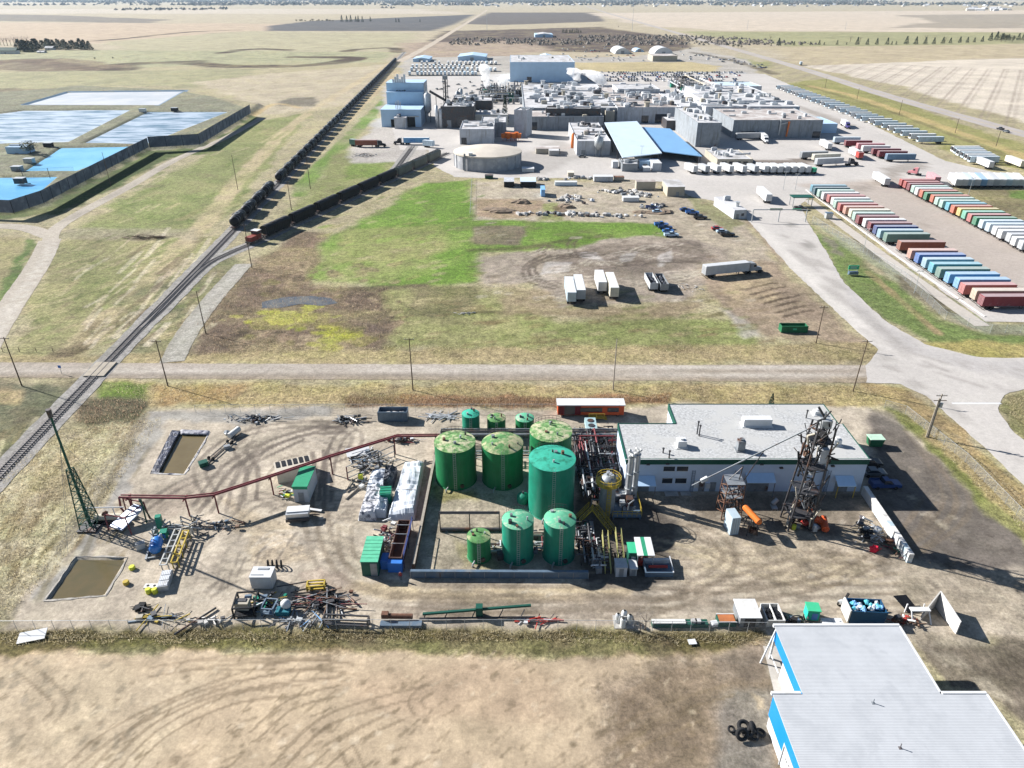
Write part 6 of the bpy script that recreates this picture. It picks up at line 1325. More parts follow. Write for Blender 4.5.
def tarp(label,corners,h,mat,seed,lumps=7,strap=True,name='tarped_stack',cat='tarped stack'):
 """a sheet thrown over a stack: grid of points over the footprint, humped and creased"""
 c=[Vector(P3(x,y))for x,y in corners];o=sum(c,Vector())/4;nu,nv=22,26;rr=random.Random(seed);hm=[(rr.random(),rr.random(),rr.uniform(.12,.3),rr.uniform(-.3,.35))for _ in range(lumps)];vs=[]
 for j in range(nv+1):
  for i in range(nu+1):
   u,v=i/nu,j/nv;p=(c[0]*(1-u)+c[1]*u)*(1-v)+(c[3]*(1-u)+c[2]*u)*v-o
   e=min(u,1-u,v,1-v);z=h*min(1,(e/.08)**.6)if e>0 else 0
   for a,b,s,k in hm:z+=h*k*math.exp(-((u-a)**2+(v-b)**2)/s**2)*min(1,e/.1)
   z*=1-.15*(abs((v*3)%1-.5)<.04);z+=(math.sin(u*23+3*math.sin(v*9+seed))*.02+math.sin(v*31+2*math.sin(u*7))*.02)*h*(e>.03)+rr.uniform(-.02,.02)*(e>0);vs.append((p.x+rr.uniform(-.03,.03),p.y+rr.uniform(-.03,.03),max(.02,z)))
 q=MB();q.add(vs,[(j*(nu+1)+i,j*(nu+1)+i+1,(j+1)*(nu+1)+i+1,(j+1)*(nu+1)+i)for j in range(nv)for i in range(nu)]);t=thing(name,label,cat,tuple(o));q.build('tarp',mat,t);q=MB()
 if not strap:return t
 for f in(.3,.62):
  P=[(c[0]*(1-f)+c[3]*f)-o,(c[1]*(1-f)+c[2]*f)-o];q.path([(P[0].x,P[0].y,.05),(P[0].x*.88+P[1].x*.12,P[0].y*.88+P[1].y*.12,h*1.12),(P[0].x*.12+P[1].x*.88,P[0].y*.12+P[1].y*.88,h*1.12),(P[1].x,P[1].y,.05)],.035,5)
 q.build('strap','black_paint',t);return t
tarp('largest white tarped stack, long and lumpy, left of the wide green tanks',((405,465),(425,465),(415,520),(387,521)),1.7,'white_tarp',1)
tarp('white and blue tarped stack, upper left of the tarped group',((372,474),(391,472),(384,492),(366,493)),1.3,'white_tarp',2)
tarp('spotted white tarped stack, lower left of the tarped group',((369,490),(384,488),(376,521),(358,521)),1.5,M('spotted_tarp',(.55,.55,.57),.6,var=.2,spots=(.08,.09,.12),spot_amt=.42,spot_scale=1.1,bump=.5),3)
tarp('small white tarped bundle between the spotted and largest stacks',((381,498),(390,497),(386,518),(374,518)),1.6,'white_tarp',4)
tarp('black plastic covered stack between the white tarped ones',((386,474),(398,472),(394,488),(383,489)),2.0,'black_tarp',5)
tarp('crumpled dark blue black plastic sheet along the left bank of upper pit',((172,430),(181,431),(159,473),(150,474)),.3,M('pit_plastic',(.02,.022,.04),.4,var=.5,scale=1.5,spots=(.25,.26,.32),spot_amt=.25,spot_scale=1.0,bump=.6),6,strap=False,name='plastic_sheet',cat='plastic sheet')
tarp('pale crumpled plastic sheet along the top bank of upper pit',((180,430),(210,431),(208,435),(181,434.5)),.25,M('pit_plastic_pale',(.35,.35,.38),.5,var=.4,scale=1.5,spots=(.08,.08,.12),spot_amt=.4,spot_scale=1.0,bump=.6),7,strap=False,name='plastic_sheet',cat='plastic sheet')
p=P3(386.5,500);t=thing('green_crate','dark green crate standing among the white tarped stacks','crate',p,.1);q=MB();q.box(0,0,1.1,2.0,2.4,2.2);q.build('case','teal_tank',t);q=MB();[q.box(0,y,2.24,2.04,.2,.1)for y in(-.8,0,.8)];q.build('battens','green_roof',t)
scrap('pump_cluster','crowded little pumps and grey fittings below the white tarps','pump cluster',386,540,2.0,4.5,.9,46,['steel_grey','dark_metal','galvanised','silver','red_pipe','pale_box'],28,.4,1.5,.3,nm='fitting')
x0,x1=P3(390,566)[0],P3(403,566)[0];y0,y1=P3(395,568)[1],P3(395,530)[1];t=thing('open_sludge_tank','long open rusty brown tank with bright blue end boxes','tank',((x0+x1)/2,y0,0),-.03);w=x1-x0;L=y1-y0;H=2.2
q=MB();q.bx(-w/2,w/2,0,L,0,.3);q.bx(-w/2,-w/2+.12,0,L,.3,H);q.bx(w/2-.12,w/2,0,L,.3,H);q.bx(-w/2+.12,w/2-.12,0,.12,.3,H);q.bx(-w/2+.12,w/2-.12,L-.12,L,.3,H);q.build('tub',M('sludge_rust',(.13,.075,.06),.8,var=.3),t)
for f in(.35,.6,.85):q=MB();q.bar((-w/2-.1,L*f,H+.05),(w/2+.1,L*f,H+.05),.12);q.build('crossbar','steel_grey',t)
q=MB();q.bx(-w/2-.05,w/2+.15,-1.0,-.02,0,1.9);q.build('end_box','cobalt',t);q=MB();q.bx(-w/2-1.3,-w/2-.15,-.4,1.6,0,1.7);q.build('side_box','cobalt',t)
q=MB();[q.bar((w/2+.3,y,0),(w/2+.3,y,3.0),.1)for y in(0,L*.5,L)];q.bar((w/2+.3,0,3.0),(w/2+.3,L,3.0),.1);q.bar((w/2+.3,0,2.4),(w/2+.3,L,2.4),.1);q.build('railing',M('navy_paint',(.05,.07,.2),.5),t)
b=pbox(362.5,379,576,562,537);t=thing('storage_container','dark green storage container with bright green ribbed roof and grey door','container',((b[0]+b[1])/2,b[2],0));w,L,H=b[1]-b[0],b[3]-b[2],b[4]
q=MB();q.bx(-w/2,w/2,0,L,0,H);q.build('wall',M('container_green',(.02,.10,.075),.5,var=.15,ribs=2),t);q=MB();q.bx(-w/2-.1,w/2+.1,-.1,L+.1,H+.003,H+.12);[q.bx(-w/2-.1,w/2+.1,L*k/7-.06,L*k/7+.06,H+.12,H+.17)for k in range(1,7)];q.build('roof',M('container_roof',(.10,.42,.26),.55,var=.15,scale=1),t);q=MB();q.bx(.1,w/2-.15,-.06,0.01,.1,H-.3);q.build('door','steel_grey',t)
t=thing('person','person in dark and red clothes standing below the blue end box','person',P3(401,580))
def person_mesh():
 me=bpy.data.meshes.new('body');V=[(0,0,.95),(0,0,1.2),(0,0,1.42),(0,0,1.55),(0,.02,1.66),(.1,0,.9),(.11,0,.48),(.12,0,.07),(.12,-.13,.04),(-.1,0,.9),(-.12,.05,.48),(-.13,.1,.07),(-.13,-.03,.04),(.19,0,1.4),(.25,0,1.12),(.24,-.1,.87),(-.19,0,1.4),(-.26,0,1.12),(-.22,-.12,.88)];E=[(0,1),(1,2),(2,3),(3,4),(0,5),(5,6),(6,7),(7,8),(0,9),(9,10),(10,11),(11,12),(2,13),(13,14),(14,15),(2,16),(16,17),(17,18)];me.from_pydata(V,E,[]);o=bpy.data.objects.new('tmp',me);COL.objects.link(o);sm=o.modifiers.new('s','SKIN');rad=[.15,.15,.15,.06,.11,.1,.07,.05,.05,.1,.07,.05,.05,.07,.05,.04,.07,.05,.04]
 for i,r in enumerate(rad):me.skin_vertices[0].data[i].radius=(r,r*.85)
 me.skin_vertices[0].data[0].use_root=True;o.modifiers.new('ss','SUBSURF').levels=1;bpy.context.view_layer.update();dg=bpy.context.evaluated_depsgraph_get();m2=bpy.data.meshes.new_from_object(o.evaluated_get(dg));bpy.data.objects.remove(o);m2.name='body'
 skin,red,dark,hair=M('skin',(.36,.22,.16),.6),M('jacket_red',(.3,.04,.04),.8),M('trousers',(.04,.045,.06),.85),M('hair_brown',(.05,.03,.02),.8);[m2.materials.append(m)for m in(skin,red,dark,hair)]
 for f in m2.polygons:z=f.center.z;ax=abs(f.center.x);f.material_index=2 if z<.93 and ax<.19 or z<.8 else 3 if z>1.7 or(z>1.6 and f.center.y>.04)else 0 if z>1.5 or z<.93 else 1
 return m2
place(person_mesh(),'body',t)
# ---- red office, small unit, bins, shed
b=pbox(557.5,623.5,417,405.5,399.5);t=thing('site_office','orange red site office trailer with dark windows and white roof','site office',((b[0]+b[1])/2,b[2],0));w,L,H=b[1]-b[0],b[3]-b[2],b[4]
q=MB();q.bx(-w/2,w/2,0,L,.5,H);q.build('wall',M('office_red',(.50,.085,.03),.6,var=.1),t);q=MB();q.bx(-w/2-.2,w/2+.2,-.2,L+.2,H+.003,H+.2);q.build('roof','white_paint',t)
for x0,x1,m in((-.48,-.36,'red_pipe'),):q=MB();q.bx(x0*w,x1*w+3,-.05,.01,.6,H-.1);q.build('panel',M('dark_maroon',(.12,.012,.02),.6),t)
for x0,x1,z0,z1 in((-.40,-.24,.6,H-.2),(-.16,.17,H*.45,H*.8),(.25,.42,H*.45,H*.8)):q=MB();q.bx(x0*w,x1*w,-.08,-.05 if x0>-.3 else-.052,z0,z1);q.build('window','dark_glass',t)
q=MB();[q.bx(x,x+.5,.2,L-.2,0,.5)for x in(-w/2+1,0,w/2-1.5)];q.build('skids','dark_metal',t);q=MB();q.bx(-.5,2.8,-1.5,-.1,.5,.62);[q.bar((x,-1.5,.6),(x,-1.5,1.7),.07)for x in(-.5,1.1,2.8)];q.bar((-.5,-1.5,1.7),(2.8,-1.5,1.7),.07);q.bx(2.8,3.4,-1.5,-.1,.2,.3);q.build('steps','yellow_paint',t)
b=pbox(586,597,437,429,417.5);t=thing('cooling_unit','pale blue grey cooling unit in front of the red site office','cooling unit',((b[0]+b[1])/2,b[2],0));w,L,H=b[1]-b[0],b[3]-b[2],b[4]
q=MB();q.bx(-w/2,w/2,0,L,.8,H);q.build('case',M('unit_blue',(.30,.42,.44),.55,var=.15,scale=1.5),t);q=MB();[q.tube((0,L*f,H),(0,L*f,H+.12),w*.3,None,16)for f in(.3,.72)];q.build('fan','dark_metal',t);[MB().bar((x,y,0),(x,y,.8),.14).build('leg','steel_grey',t)for x in(-w/2+.1,w/2-.1)for y in(.1,L-.1)]
b=pbox(378.5,407.5,422,412.5,407);t=thing('open_bin','blue grey open topped waste bin by the back fence','bin',((b[0]+b[1])/2,b[2],0));w,L,H=b[1]-b[0],max(2.4,b[3]-b[2]),b[4]
q=MB();q.bx(-w/2,w/2,0,.1,.1,H);q.bx(-w/2,w/2,L-.1,L,.1,H);q.bx(-w/2,-w/2+.1,.1,L-.1,.1,H);q.bx(w/2-.1,w/2,.1,L-.1,.1,H);q.bx(-w/2+.1,w/2-.1,.1,L-.1,.1,.3);q.build('tub','blue_steel',t);q=MB();[q.bx(-w/2+w*k/6-.06,-w/2+w*k/6+.06,-.1,-.005,.1,H)for k in range(7)];q.bx(-w/2-.06,w/2+.06,-.08,.1,H,H+.12);q.build('ribs','blue_steel',t)
q=MB();[q.blob((random.uniform(-w/2+.8,w/2-.8),L/2+random.uniform(-.4,.4),H*.55),.7,.6,.4,7,4,.3)for _ in range(9)];q.build('load','rock',t)
p=P3(296,480);t=thing('pump_shelter','beige shelter with a row of black roof panels beside green shed','shelter',p,.40);w,L,H=6.4,3.4,2.3
q=MB();q.extr([(0,0),(L,0),(L,H+.2),(0,H+.2)],'x',-w/2,w/2);q.build('wall','beige_panel',t);q=MB();q.bx(-w/2-.1,w/2+.1,-.1,L+.1,H+.203,H+.32);q.build('roof','beige_panel',t)
for k in range(6):q=MB();x=-w/2+.55+k*(w-1.1)/5;q.bx(x-.36,x+.36,L*.42,L-.1,H+.33,H+.42);q.build('roof_panel','black_paint',t)
b=pbox(295,309.5,502,487,467);t=thing('green_roof_shed','tall narrow shed with dark green roof and pale grey front','shed',((b[0]+b[1])/2,b[2],0),.0);w,L,H=b[1]-b[0],b[3]-b[2],b[4]
q=MB();q.bx(-w/2,w/2,0,L,0,H);q.build('wall','pale_wall',t);q=MB();q.bx(-w/2-.1,w/2+.1,-.1,L+.1,H+.003,H+.16);q.build('roof','green_roof',t);q=MB();q.bx(-w/2-.02,w/2+.02,-.05,.03,H-.5,H-.01);q.build('fascia','green_roof',t);q=MB();q.bx(-.5,.5,-.06,.02,.05,2.1);q.build('door','steel_grey',t)
scrap('equipment_heap','red, green and white odds and ends left of the green roofed shed','equipment',287,495,2.2,1.8,.8,18,['red_pipe','bright_green','white_paint','dark_metal','lime_paint'],29,.5,1.6)
p=P3(298,522);t=thing('silver_trailer','silver tank trailer with white cover below the green roofed shed','trailer',p,.12);q=MB();q.bx(-1.9,1.9,0,2.0,.6,1.7);q.build('body','silver',t);q=MB();q.bx(-1.8,2.0,.5,2.1,1.703,1.9);q.build('cover','white_paint',t);q=MB();q.bx(-1.95,1.95,-.3,-.02,.3,.9);q.bar((1.9,1,.6),(3.6,1.2,.4),.14);q.build('frame','dark_metal',t)
for x in(-1.3,1.3):
 for y in(0.1,1.9):place(cached('cwheel',lambda:wheel(.36,.24)),'wheel',t,(x,y,0))
p=P3(315,511);q=MB();q.box(0,0,.3,2.6,.5,.12,-.2);[q.box(x,0,.12,.15,.5,.24)for x in(-1,1)];solo('plank',q,'white_paint','white plank on blocks right of the silver trailer','plank',p)
b=pbox(252,273,589.5,577.5,567);t=thing('white_cube_tank','white cube shaped enclosure on the dirt left of the scrap frames','enclosure',((b[0]+b[1])/2,b[2],0));w,L,H=b[1]-b[0],b[3]-b[2],b[4]
q=MB();q.bx(-w/2,w/2,0,L,.15,H);q.build('case',M('cube_grey',(.42,.43,.45),.6),t);q=MB();q.bx(-w/2-.05,w/2+.05,-.05,L+.05,H+.003,H+.08);q.build('lid','white_paint',t);q=MB();q.bx(-.8,.9,L-.7,L-.3,H+.09,H+.16);q.bx(-w/2+.1,.4,.4,.55,H+.09,H+.13);q.build('hinge','steel_grey',t);q=MB();[q.bx(-w/2,w/2,y,y+.2,0,.15)for y in(.2,L-.4)];q.build('skid','dark_metal',t)
t=thing('hose_rack','black hoses looped behind the white cube enclosure','hoses',P3(268,568));[MB().torus((k*.7,.3,.6),(1,.25,0),.6,.09,16,6).build('hose','black_rubber',t)for k in range(4)]
t=thing('pump_skid','long dark pump skid with green box near the upper pit','skid',P3(204,466));d=Vector(P3(238,436))-Vector(P3(204,466));u=d.normalized();v=Vector((-u.y,u.x,0));q=MB();[q.bar(v*s+Vector((0,0,.4)),d+v*s+Vector((0,0,.4)),.14)for s in(-.35,.35)];[q.bar(u*d.length*f-v*.35+Vector((0,0,.4)),u*d.length*f+v*.35+Vector((0,0,.4)),.1)for f in(.1,.3,.5,.7,.9)];q.build('frame','dark_metal',t);q=MB();q.box(0,0,.6,1.6,1.3,.9,.6);q.build('green_box','green_trim',t);e=d*.98;q=MB();q.tube((e.x-.3+v.x,e.y+v.y-1.2,.7),(e.x+.9+v.x,e.y+v.y+1.4,.9),.6,None,14);q.build('drum','pale_box',t);q=MB();q.blob((e.x-2.2,e.y+.6,.5),.8,.7,.5,8,5,.25);q.box(d.x*.62+.6,d.y*.62-.6,.4,1.2,.8,.7,.5);q.build('motor','steel_grey',t)
for f in(.2,.75):
 for s in(-1,1):w_=u*d.length*f+v*.5*s;place(cached('cwheel',lambda:wheel(.36,.24)),'wheel',t,tuple(w_),math.atan2(u.y,u.x))
 # ================================================================ PROCESS AREA between tanks and workshop
def pipes(name,label,cat,x0,x1,y0,y1,h,n,mats,seed,axis='y',rmin=.07,rmax=.2,posts=6,ms=1.0):
 rr=random.Random(seed);t=thing(name,label,cat,((x0+x1)/2,y0,0));w,d=x1-x0,y1-y0
 for k in range(n):
  q=MB();r=rr.uniform(rmin,rmax);z=rr.uniform(.5,h);x=rr.uniform(-w/2,w/2);a,b=sorted((rr.uniform(0,d),rr.uniform(0,d)))
  if axis=='y' and rr.random()<.7 or axis=='x' and rr.random()<.25:P=[(x,a,z),(x,b+1,z),(x+rr.uniform(-1,1),b+1,rr.uniform(.2,h))]
  else:c,e=sorted((rr.uniform(-w/2,w/2),rr.uniform(-w/2,w/2)));P=[(c,a,rr.uniform(.2,h)),(c,a,z),(e+.8,a,z)]
  q.path(P,r,7);q.build('pipe',mats[k%len(mats)],t)
 for k in range(posts):
  x,y=rr.uniform(-w/2,w/2),rr.uniform(0,d);q=MB();q.bar((x,y,0),(x,y,h),.18);q.bar((x-1,y,h),(x+1,y,h),.16);q.build('post','dark_metal',t)
 for k in range(posts):
  x,y,s=rr.uniform(-w/2,w/2),rr.uniform(0,d),rr.uniform(.4,1.0)*ms;q=MB();q.box(x,y,s*.6,s,s*1.3,s*1.2,rr.uniform(0,.3));q.tube((x,y,s),(x,y,s+rr.uniform(.3,1)),.15,None,8);q.build('machine',('dark_metal','steel_grey','silver','teal_tank')[k%4],t)
 return t
MX=['dark_metal','steel_grey','galvanised','dark_metal','black_paint','steel_grey','red_pipe','dark_metal']
xa,xb=P3(580,500)[0],P3(604,500)[0];yb_,yt_=P3(590,512)[1],P3(590,446)[1]
pipes('process_piping','dense dark process piping right beside the tallest tank','piping',xa,xb,yb_,yt_,3.8,92,MX,31,posts=18)
xc=P3(618,500)[0];pipes('process_piping','dense grey process piping between yellow vessel and workshop corner','piping',xb,xc,P3(600,500)[1],P3(600,452)[1],3.4,64,MX,32,posts=14)
pipes('process_piping','low dark piping behind the tallest tank and mossy tank','piping',P3(572,450)[0],P3(616,450)[0],P3(590,450)[1]-.5,P3(590,436)[1],2.6,30,MX,33,'x',posts=6)
pipes('process_piping','pipes and valves between the two front teal tanks','piping',P3(531,550)[0],P3(546,550)[0],P3(540,556)[1],P3(540,535)[1],1.4,16,['galvanised','tan_wall','red_pipe','silver'],34,'x',posts=2)
pipes('process_piping','small pipes between smallest green tank and left front teal tank','piping',P3(489,556)[0],P3(503,556)[0],P3(496,558)[1],P3(496,545)[1],1.0,10,['galvanised','tan_wall','silver'],35,'x',posts=2)
pipes('process_piping','dark piping and valves right of the front teal tanks','piping',P3(577,560)[0],P3(598,560)[0],P3(590,572)[1],P3(590,528)[1],2.2,34,MX,36,posts=8)
for i,(xl,xr,yb,yr,hh,n,lb)in enumerate(((478,522,104,90,9,90,'dense steam pipework and machines between process hall and processing hall'),(436,478,121,110,7,50,'dark pipework among the white columns and process building'),(575,612,108,98,5,30,'rooftop level pipes near the right end of processing hall'),(690,715,100,86,12,50,'pipes rising between the rear halls and cold store'))):
 a=gp(xl,yb);b=gp(xr,yb);pipes('plant_piping',lb,'piping',a.x,b.x,a.y,gp(512,yr).y,hh,n,['steel_grey','dark_metal','galvanised','dark_metal','white_paint','tan_wall'],200+i,'x' if i%2 else 'y',.25,.7,30,4.5)
a=P3(578,452);t=thing('pipe_bridge','dark red pipe frame spanning above the process piping','frame',a);L=P3(613,452)[0]-a[0];q=MB();q.bar((0,0,3.8),(L,0,3.8),.2);q.build('beam','red_pipe',t);[MB().bar((x,0,0),(x,0,3.8),.2).build('post','red_pipe',t)for x in(.2,L-.3)];q=MB();q.path([(.3,0,3.6),(.6,-5,3.4),(1.6,-14,3.2),(1.8,-15,.3)],.16,8);q.path([(.8,0,3.4),(1.4,-8,3.2),(2.6,-17,3)],.12,8);q.build('pipe','red_pipe',t)
p=P3(606,513);h=hz(p[1],475);t=thing('yellow_top_vessel','upright dark vessel with yellow platform and yellow ladder by workshop corner','vessel',p);r=1.35;q=MB();q.lathe([(r,0),(r,h-.8),(r*.8,h-.3),(.2,h)],24);q.build('shell','steel_grey',t);q=MB();q.lathe([(r,h-1.5),(r+.85,h-1.5),(r+.85,h-1.4),(r,h-1.4)],20);q.build('platform','yellow_paint',t)
q=MB()
for k in range(12):
 u,v=k/12*6.283,(k+1)/12*6.283;q.bar(((r+.8)*math.cos(u),(r+.8)*math.sin(u),h-1.4),((r+.8)*math.cos(u),(r+.8)*math.sin(u),h-.3),.07)
 for z in(.85,.3):q.bar(((r+.8)*math.cos(u),(r+.8)*math.sin(u),h-z),((r+.8)*math.cos(v),(r+.8)*math.sin(v),h-z),.07)
q.build('railing','yellow_paint',t);q=MB();[q.bar((x,-r-.35,0),(x,-r-.35,h-.3),.09)for x in(-.3,.3)];z=.3
while z<h-.5:q.bar((-.3,-r-.35,z),(.3,-r-.35,z),.06);z+=.35
[q.torus((0,-r-.55,z),(0,0,1),.42,.03,12,4)for z in[1.5+.5*k for k in range(int((h-2)/.5))]];q.build('ladder','yellow_paint',t);q=MB();[q.box(random.uniform(-.6,.6),random.uniform(-.6,.6),h+.1,.5,.4,.6)for _ in range(5)];q.build('fittings','silver',t)
for i,(px,yb,yt,r)in enumerate(((627,502,454,.55),(633,500,452,.5))):
 p=P3(px,yb);h=hz(p[1],yt);t=thing('silver_column','%s slender silver column at the left end of workshop front'%('left','right')[i],'column',p);q=MB();q.tube((0,0,0),(0,0,h),r,r*.8,14);q.build('shell','silver',t)
 q=MB();[q.tube((0,0,z),(0,0,z+.12),r*1.3,None,14)for z in(h*.3,h*.6,h*.95)];q.build('flange','galvanised',t);q=MB();q.path([(r*.8,-.2,0),(r*.8,-.2,h*.9),(0,0,h+.6)],.14,8);q.path([(-r*.9,0,.5),(-r*.9,0,h*.8)],.1,8);q.build('pipe','pale_wall',t);q=MB();[q.blob((random.uniform(-.6,.6),random.uniform(-.6,.6),h+random.uniform(-.3,.6)),.3,.3,.3,7,4,.2)for _ in range(6)];q.build('head_fittings','pale_box',t)
x0,x1=P3(612,519)[0],P3(641,519)[0];y0,y1=P3(620,520)[1],P3(620,494)[1];t=thing('compressor_skid','dark compressor deck edged with yellow railings left of workshop','skid',((x0+x1)/2,y0,0));w,d=x1-x0,y1-y0
q=MB();q.bx(-w/2,w/2,0,d,.5,.8);[q.bx(x-.1,x+.1,.1,d-.1,0,.5)for x in(-w/2+.2,0,w/2-.2)];q.build('deck','blue_steel',t)
q=MB()
for x,y in[(-w/2+w*k/6,0)for k in range(7)]+[(w/2,d*k/5)for k in range(1,6)]:q.bar((x,y,.8),(x,y,1.9),.08)
for z in(1.35,1.9):q.bar((-w/2,0,z),(w/2,0,z),.08);q.bar((w/2,0,z),(w/2,d,z),.08)
q.build('railing','yellow_paint',t);rr=random.Random(3)
for k in range(20):q=MB();x,y=rr.uniform(-w/2+.8,w/2-1),rr.uniform(.8,d-.5);s=rr.uniform(.4,1.2);(q.box(x,y,.8+s*.6,s,s*1.2,s*1.2)if k%2 else q.path([(x,y,.8),(x,y,1+s),(x+s,y+s,1+s)],.12,7));q.build('machine',MX[k%8]if k%3 else 'galvanised',t)
def stairs(label,a,b,z0,z1,w_=1.0,mat='yellow_paint',n=10):
 A,B=Vector(a),Vector(b);t=thing('steel_stairs',label,'stairs',(A.x,A.y,0));d=B-A;u=d.normalized();v=Vector((-u.y,u.x,0));
 for s in(-1,1):q=MB();o=v*w_/2*s;q.bar(o+Vector((0,0,z0)),d+o+Vector((0,0,z1)),.1,.28);q.bar(o+Vector((0,0,z0+1)),d+o+Vector((0,0,z1+1)),.07);q.bar(o+Vector((0,0,z0+.55)),d+o+Vector((0,0,z1+.55)),.05);[q.bar(d*f+o+Vector((0,0,z0+(z1-z0)*f)),d*f+o+Vector((0,0,z0+(z1-z0)*f+1)),.07)for f in(0,.33,.66,1)];q.build('stringer',mat,t)
 q=MB();[q.bar(d*f-v*w_/2+Vector((0,0,z0+(z1-z0)*f)),d*f+v*w_/2+Vector((0,0,z0+(z1-z0)*f)),.26,.05)for f in[(k+.5)/n for k in range(n)]];q.build('treads','dark_metal',t)
 return t
stairs('yellow railed stairs sloping right over the pipes below compressor deck',P3(613,534),P3(593,520),.2,2.6);stairs('yellow railed walkway sloping left from the top of pipe stairs',P3(577,527),P3(590,520),1.2,2.6)
stairs('left of two steep yellow stairs at the front of the process area',P3(608,574),P3(604,545),.1,2.2,.9,M('faded_yellow',(.42,.40,.16),.7,var=.2));stairs('right of two steep yellow stairs at the front of process area',P3(621,562),P3(617,542),.1,2.2,.9,'faded_yellow')
pipes('front_skid','silver valves on a blue grey tray below the yellow stairs','skid',P3(590,565)[0],P3(604,565)[0],P3(596,572)[1],P3(596,548)[1],1.2,18,['silver','white_paint','blue_steel','galvanised'],41,'x',posts=3)
for px,xr,yb,yt,yr,m,tm,nm,lb in((615.5,626.5,577,568,562,'pale_wall','galvanised','instrument_box','pale grey box on the ground between the yellow stairs'),(628,637,566,553,543,'green_trim','bright_green','control_hut','dark green control hut with bright teal roof by the shelter'),(629.5,636.5,576,569,565,'silver','white_paint','white_cabinet','small white cabinet in front of the dark green hut')):
 b=pbox(px,xr,yb,yt,yr);t=thing(nm,lb,nm.split('_')[1],((b[0]+b[1])/2,b[2],0));w,L,H=b[1]-b[0],min(b[3]-b[2],4),b[4];q=MB();q.bx(-w/2,w/2,0,L,0,H);q.build('case',m,t);q=MB();q.bx(-w/2-.1,w/2+.1,-.1,L+.1,H+.003,H+.12);q.build('roof',tm,t);q=MB();q.bx(-.35,.35,-.05,.01,.1,min(2,H-.2));q.build('door','steel_grey',t)
c=[gp(x,y,2.9)for x,y in((634,537),(650.5,537),(655,555.5),(637.5,555.5))];o=(c[0]+c[1]+c[2]+c[3])/4;t=thing('striped_shelter','small shelter with white roof striped green beside the green hut','shelter',(o.x,o.y,0));L=[v-Vector((o.x,o.y,0))for v in c]
for k,(f0,f1)in enumerate(((0,.36),(.36,.60),(.60,1))):
 q=MB();A,B,C_,D=L[0].lerp(L[1],f0),L[0].lerp(L[1],f1),L[3].lerp(L[2],f1),L[3].lerp(L[2],f0);e=Vector((0,0,.12));q.add([tuple(v)for v in(A,B,C_,D)]+[tuple(v-e)for v in(A,B,C_,D)],[(0,1,2,3),(7,6,5,4),(0,4,5,1),(1,5,6,2),(2,6,7,3),(3,7,4,0)]);q.build('roof_panel',('white_paint','green_roof','white_paint')[k],t)
[MB().bar((v.x*.9,v.y*.9,0),(v.x*.9,v.y*.9,2.75),.12).build('post','galvanised',t)for v in L];q=MB();[q.box(x,y,.5,.8,.7,1)for x,y in((-.6,-1),(.4,.2))];q.build('pump','red_paint',t)
x0,x1=P3(645,577)[0],P3(673,577)[0];y0,y1=P3(655,577)[1],P3(655,562)[1];t=thing('open_tray_skid','open blue grey tray skid with pale rim right of the striped shelter','skid',((x0+x1)/2,y0,0));w,d=x1-x0,y1-y0;q=MB();q.bx(-w/2,w/2,0,d,0,.15);q.bx(-w/2,w/2,0,.2,.15,.9);q.bx(-w/2,-w/2+.2,.2,d,.15,.9);q.build('tray','blue_steel',t);q=MB();q.bx(-w/2+.2,w/2,d-.5,d,.15,.9);q.bar((w/2,0,.9),(w/2,d,1.2),.15);q.build('rim','white_paint',t);q=MB();q.tube((-w/2+.8,d*.5,.6),(w/2-.6,d*.5,.6),.25,None,8);q.build('pipe','red_paint',t)
# ================================================================ WORKSHOP
HW=7.2;X0,X1=gp(627,459,HW).x,gp(869,459,HW).x;Y0=gp(750,459,HW).y;YM=gp(640,424,HW).y;XR=gp(673,415,HW).x;YR=gp(750,404.5,HW).y
t=thing('workshop','long pale grey workshop with white gravel roof and dark green trim','workshop',((X0+X1)/2,Y0,0));ox=(X0+X1)/2;w=X1-X0;d1,d2=YM-Y0,YR-Y0;xr=XR-ox
q=MB();q.bx(-w/2,w/2,0,d1,0,HW-.5);q.bx(xr,w/2-.8,d1+.01,d2,0,HW-.5);q.build('wall','shop_wall',t)
q=MB();q.bx(-w/2,w/2,0,d1,HW-.05,HW);q.bx(xr,w/2-.8,d1+.01,d2,HW-.05,HW+.01);ro=q.build('roof','shop_roof',t)
q=MB();q.bx(-w/2-.15,w/2+.15,-.15,-.003,HW-1.1,HW+.12);q.bx(-w/2-.15,-w/2-.003,-.003,d1+.15,HW-.9,HW+.12);q.bx(w/2+.003,w/2+.15,-.003,d1,HW-.9,HW+.12);q.bx(xr-.15,xr-.003,d1+.16,d2+.15,HW-1.2,HW+.12);q.bx(w/2-.797,w/2-.65,d1+.02,d2+.15,HW-.9,HW+.12);q.bx(xr,w/2-.8,d2+.003,d2+.15,HW-.9,HW+.12);q.bx(-w/2,xr-.16,d1+.003,d1+.15,HW-.9,HW+.12);q.build('fascia','green_trim',t)
q=MB();q.bx(-w/2-.3,w/2+.3,-.28,-.16,HW+.02,HW+.1);q.build('gutter','white_paint',t)
def fx(px):return gp(px,492).x-ox
for x0,x1,z0,z1 in((661,672,4.6,5.6),(674,685,4.6,5.6),(661,671,1.9,3.0),(674,685,1.9,3.0)):q=MB();q.bx(fx(x0),fx(x1),-.06,.02,z0,z1);g=q.build('window','dark_glass',t);q=MB();[q.bx(fx(x0)-.08,fx(x1)+.08,-.09,-.061,z,z+.08)for z in(z0-.08,z1)];q.build('frame','white_paint',g)
for px,ww,hh in((641,2.8,2.6),(756,4.2,3.4),(701,1.1,2.1),(712,1.1,2.1),(840,2.4,2.4)):q=MB();q.bx(fx(px)-ww/2,fx(px)+ww/2,-.07,.02,.05,hh);q.build('door','steel_grey',t)
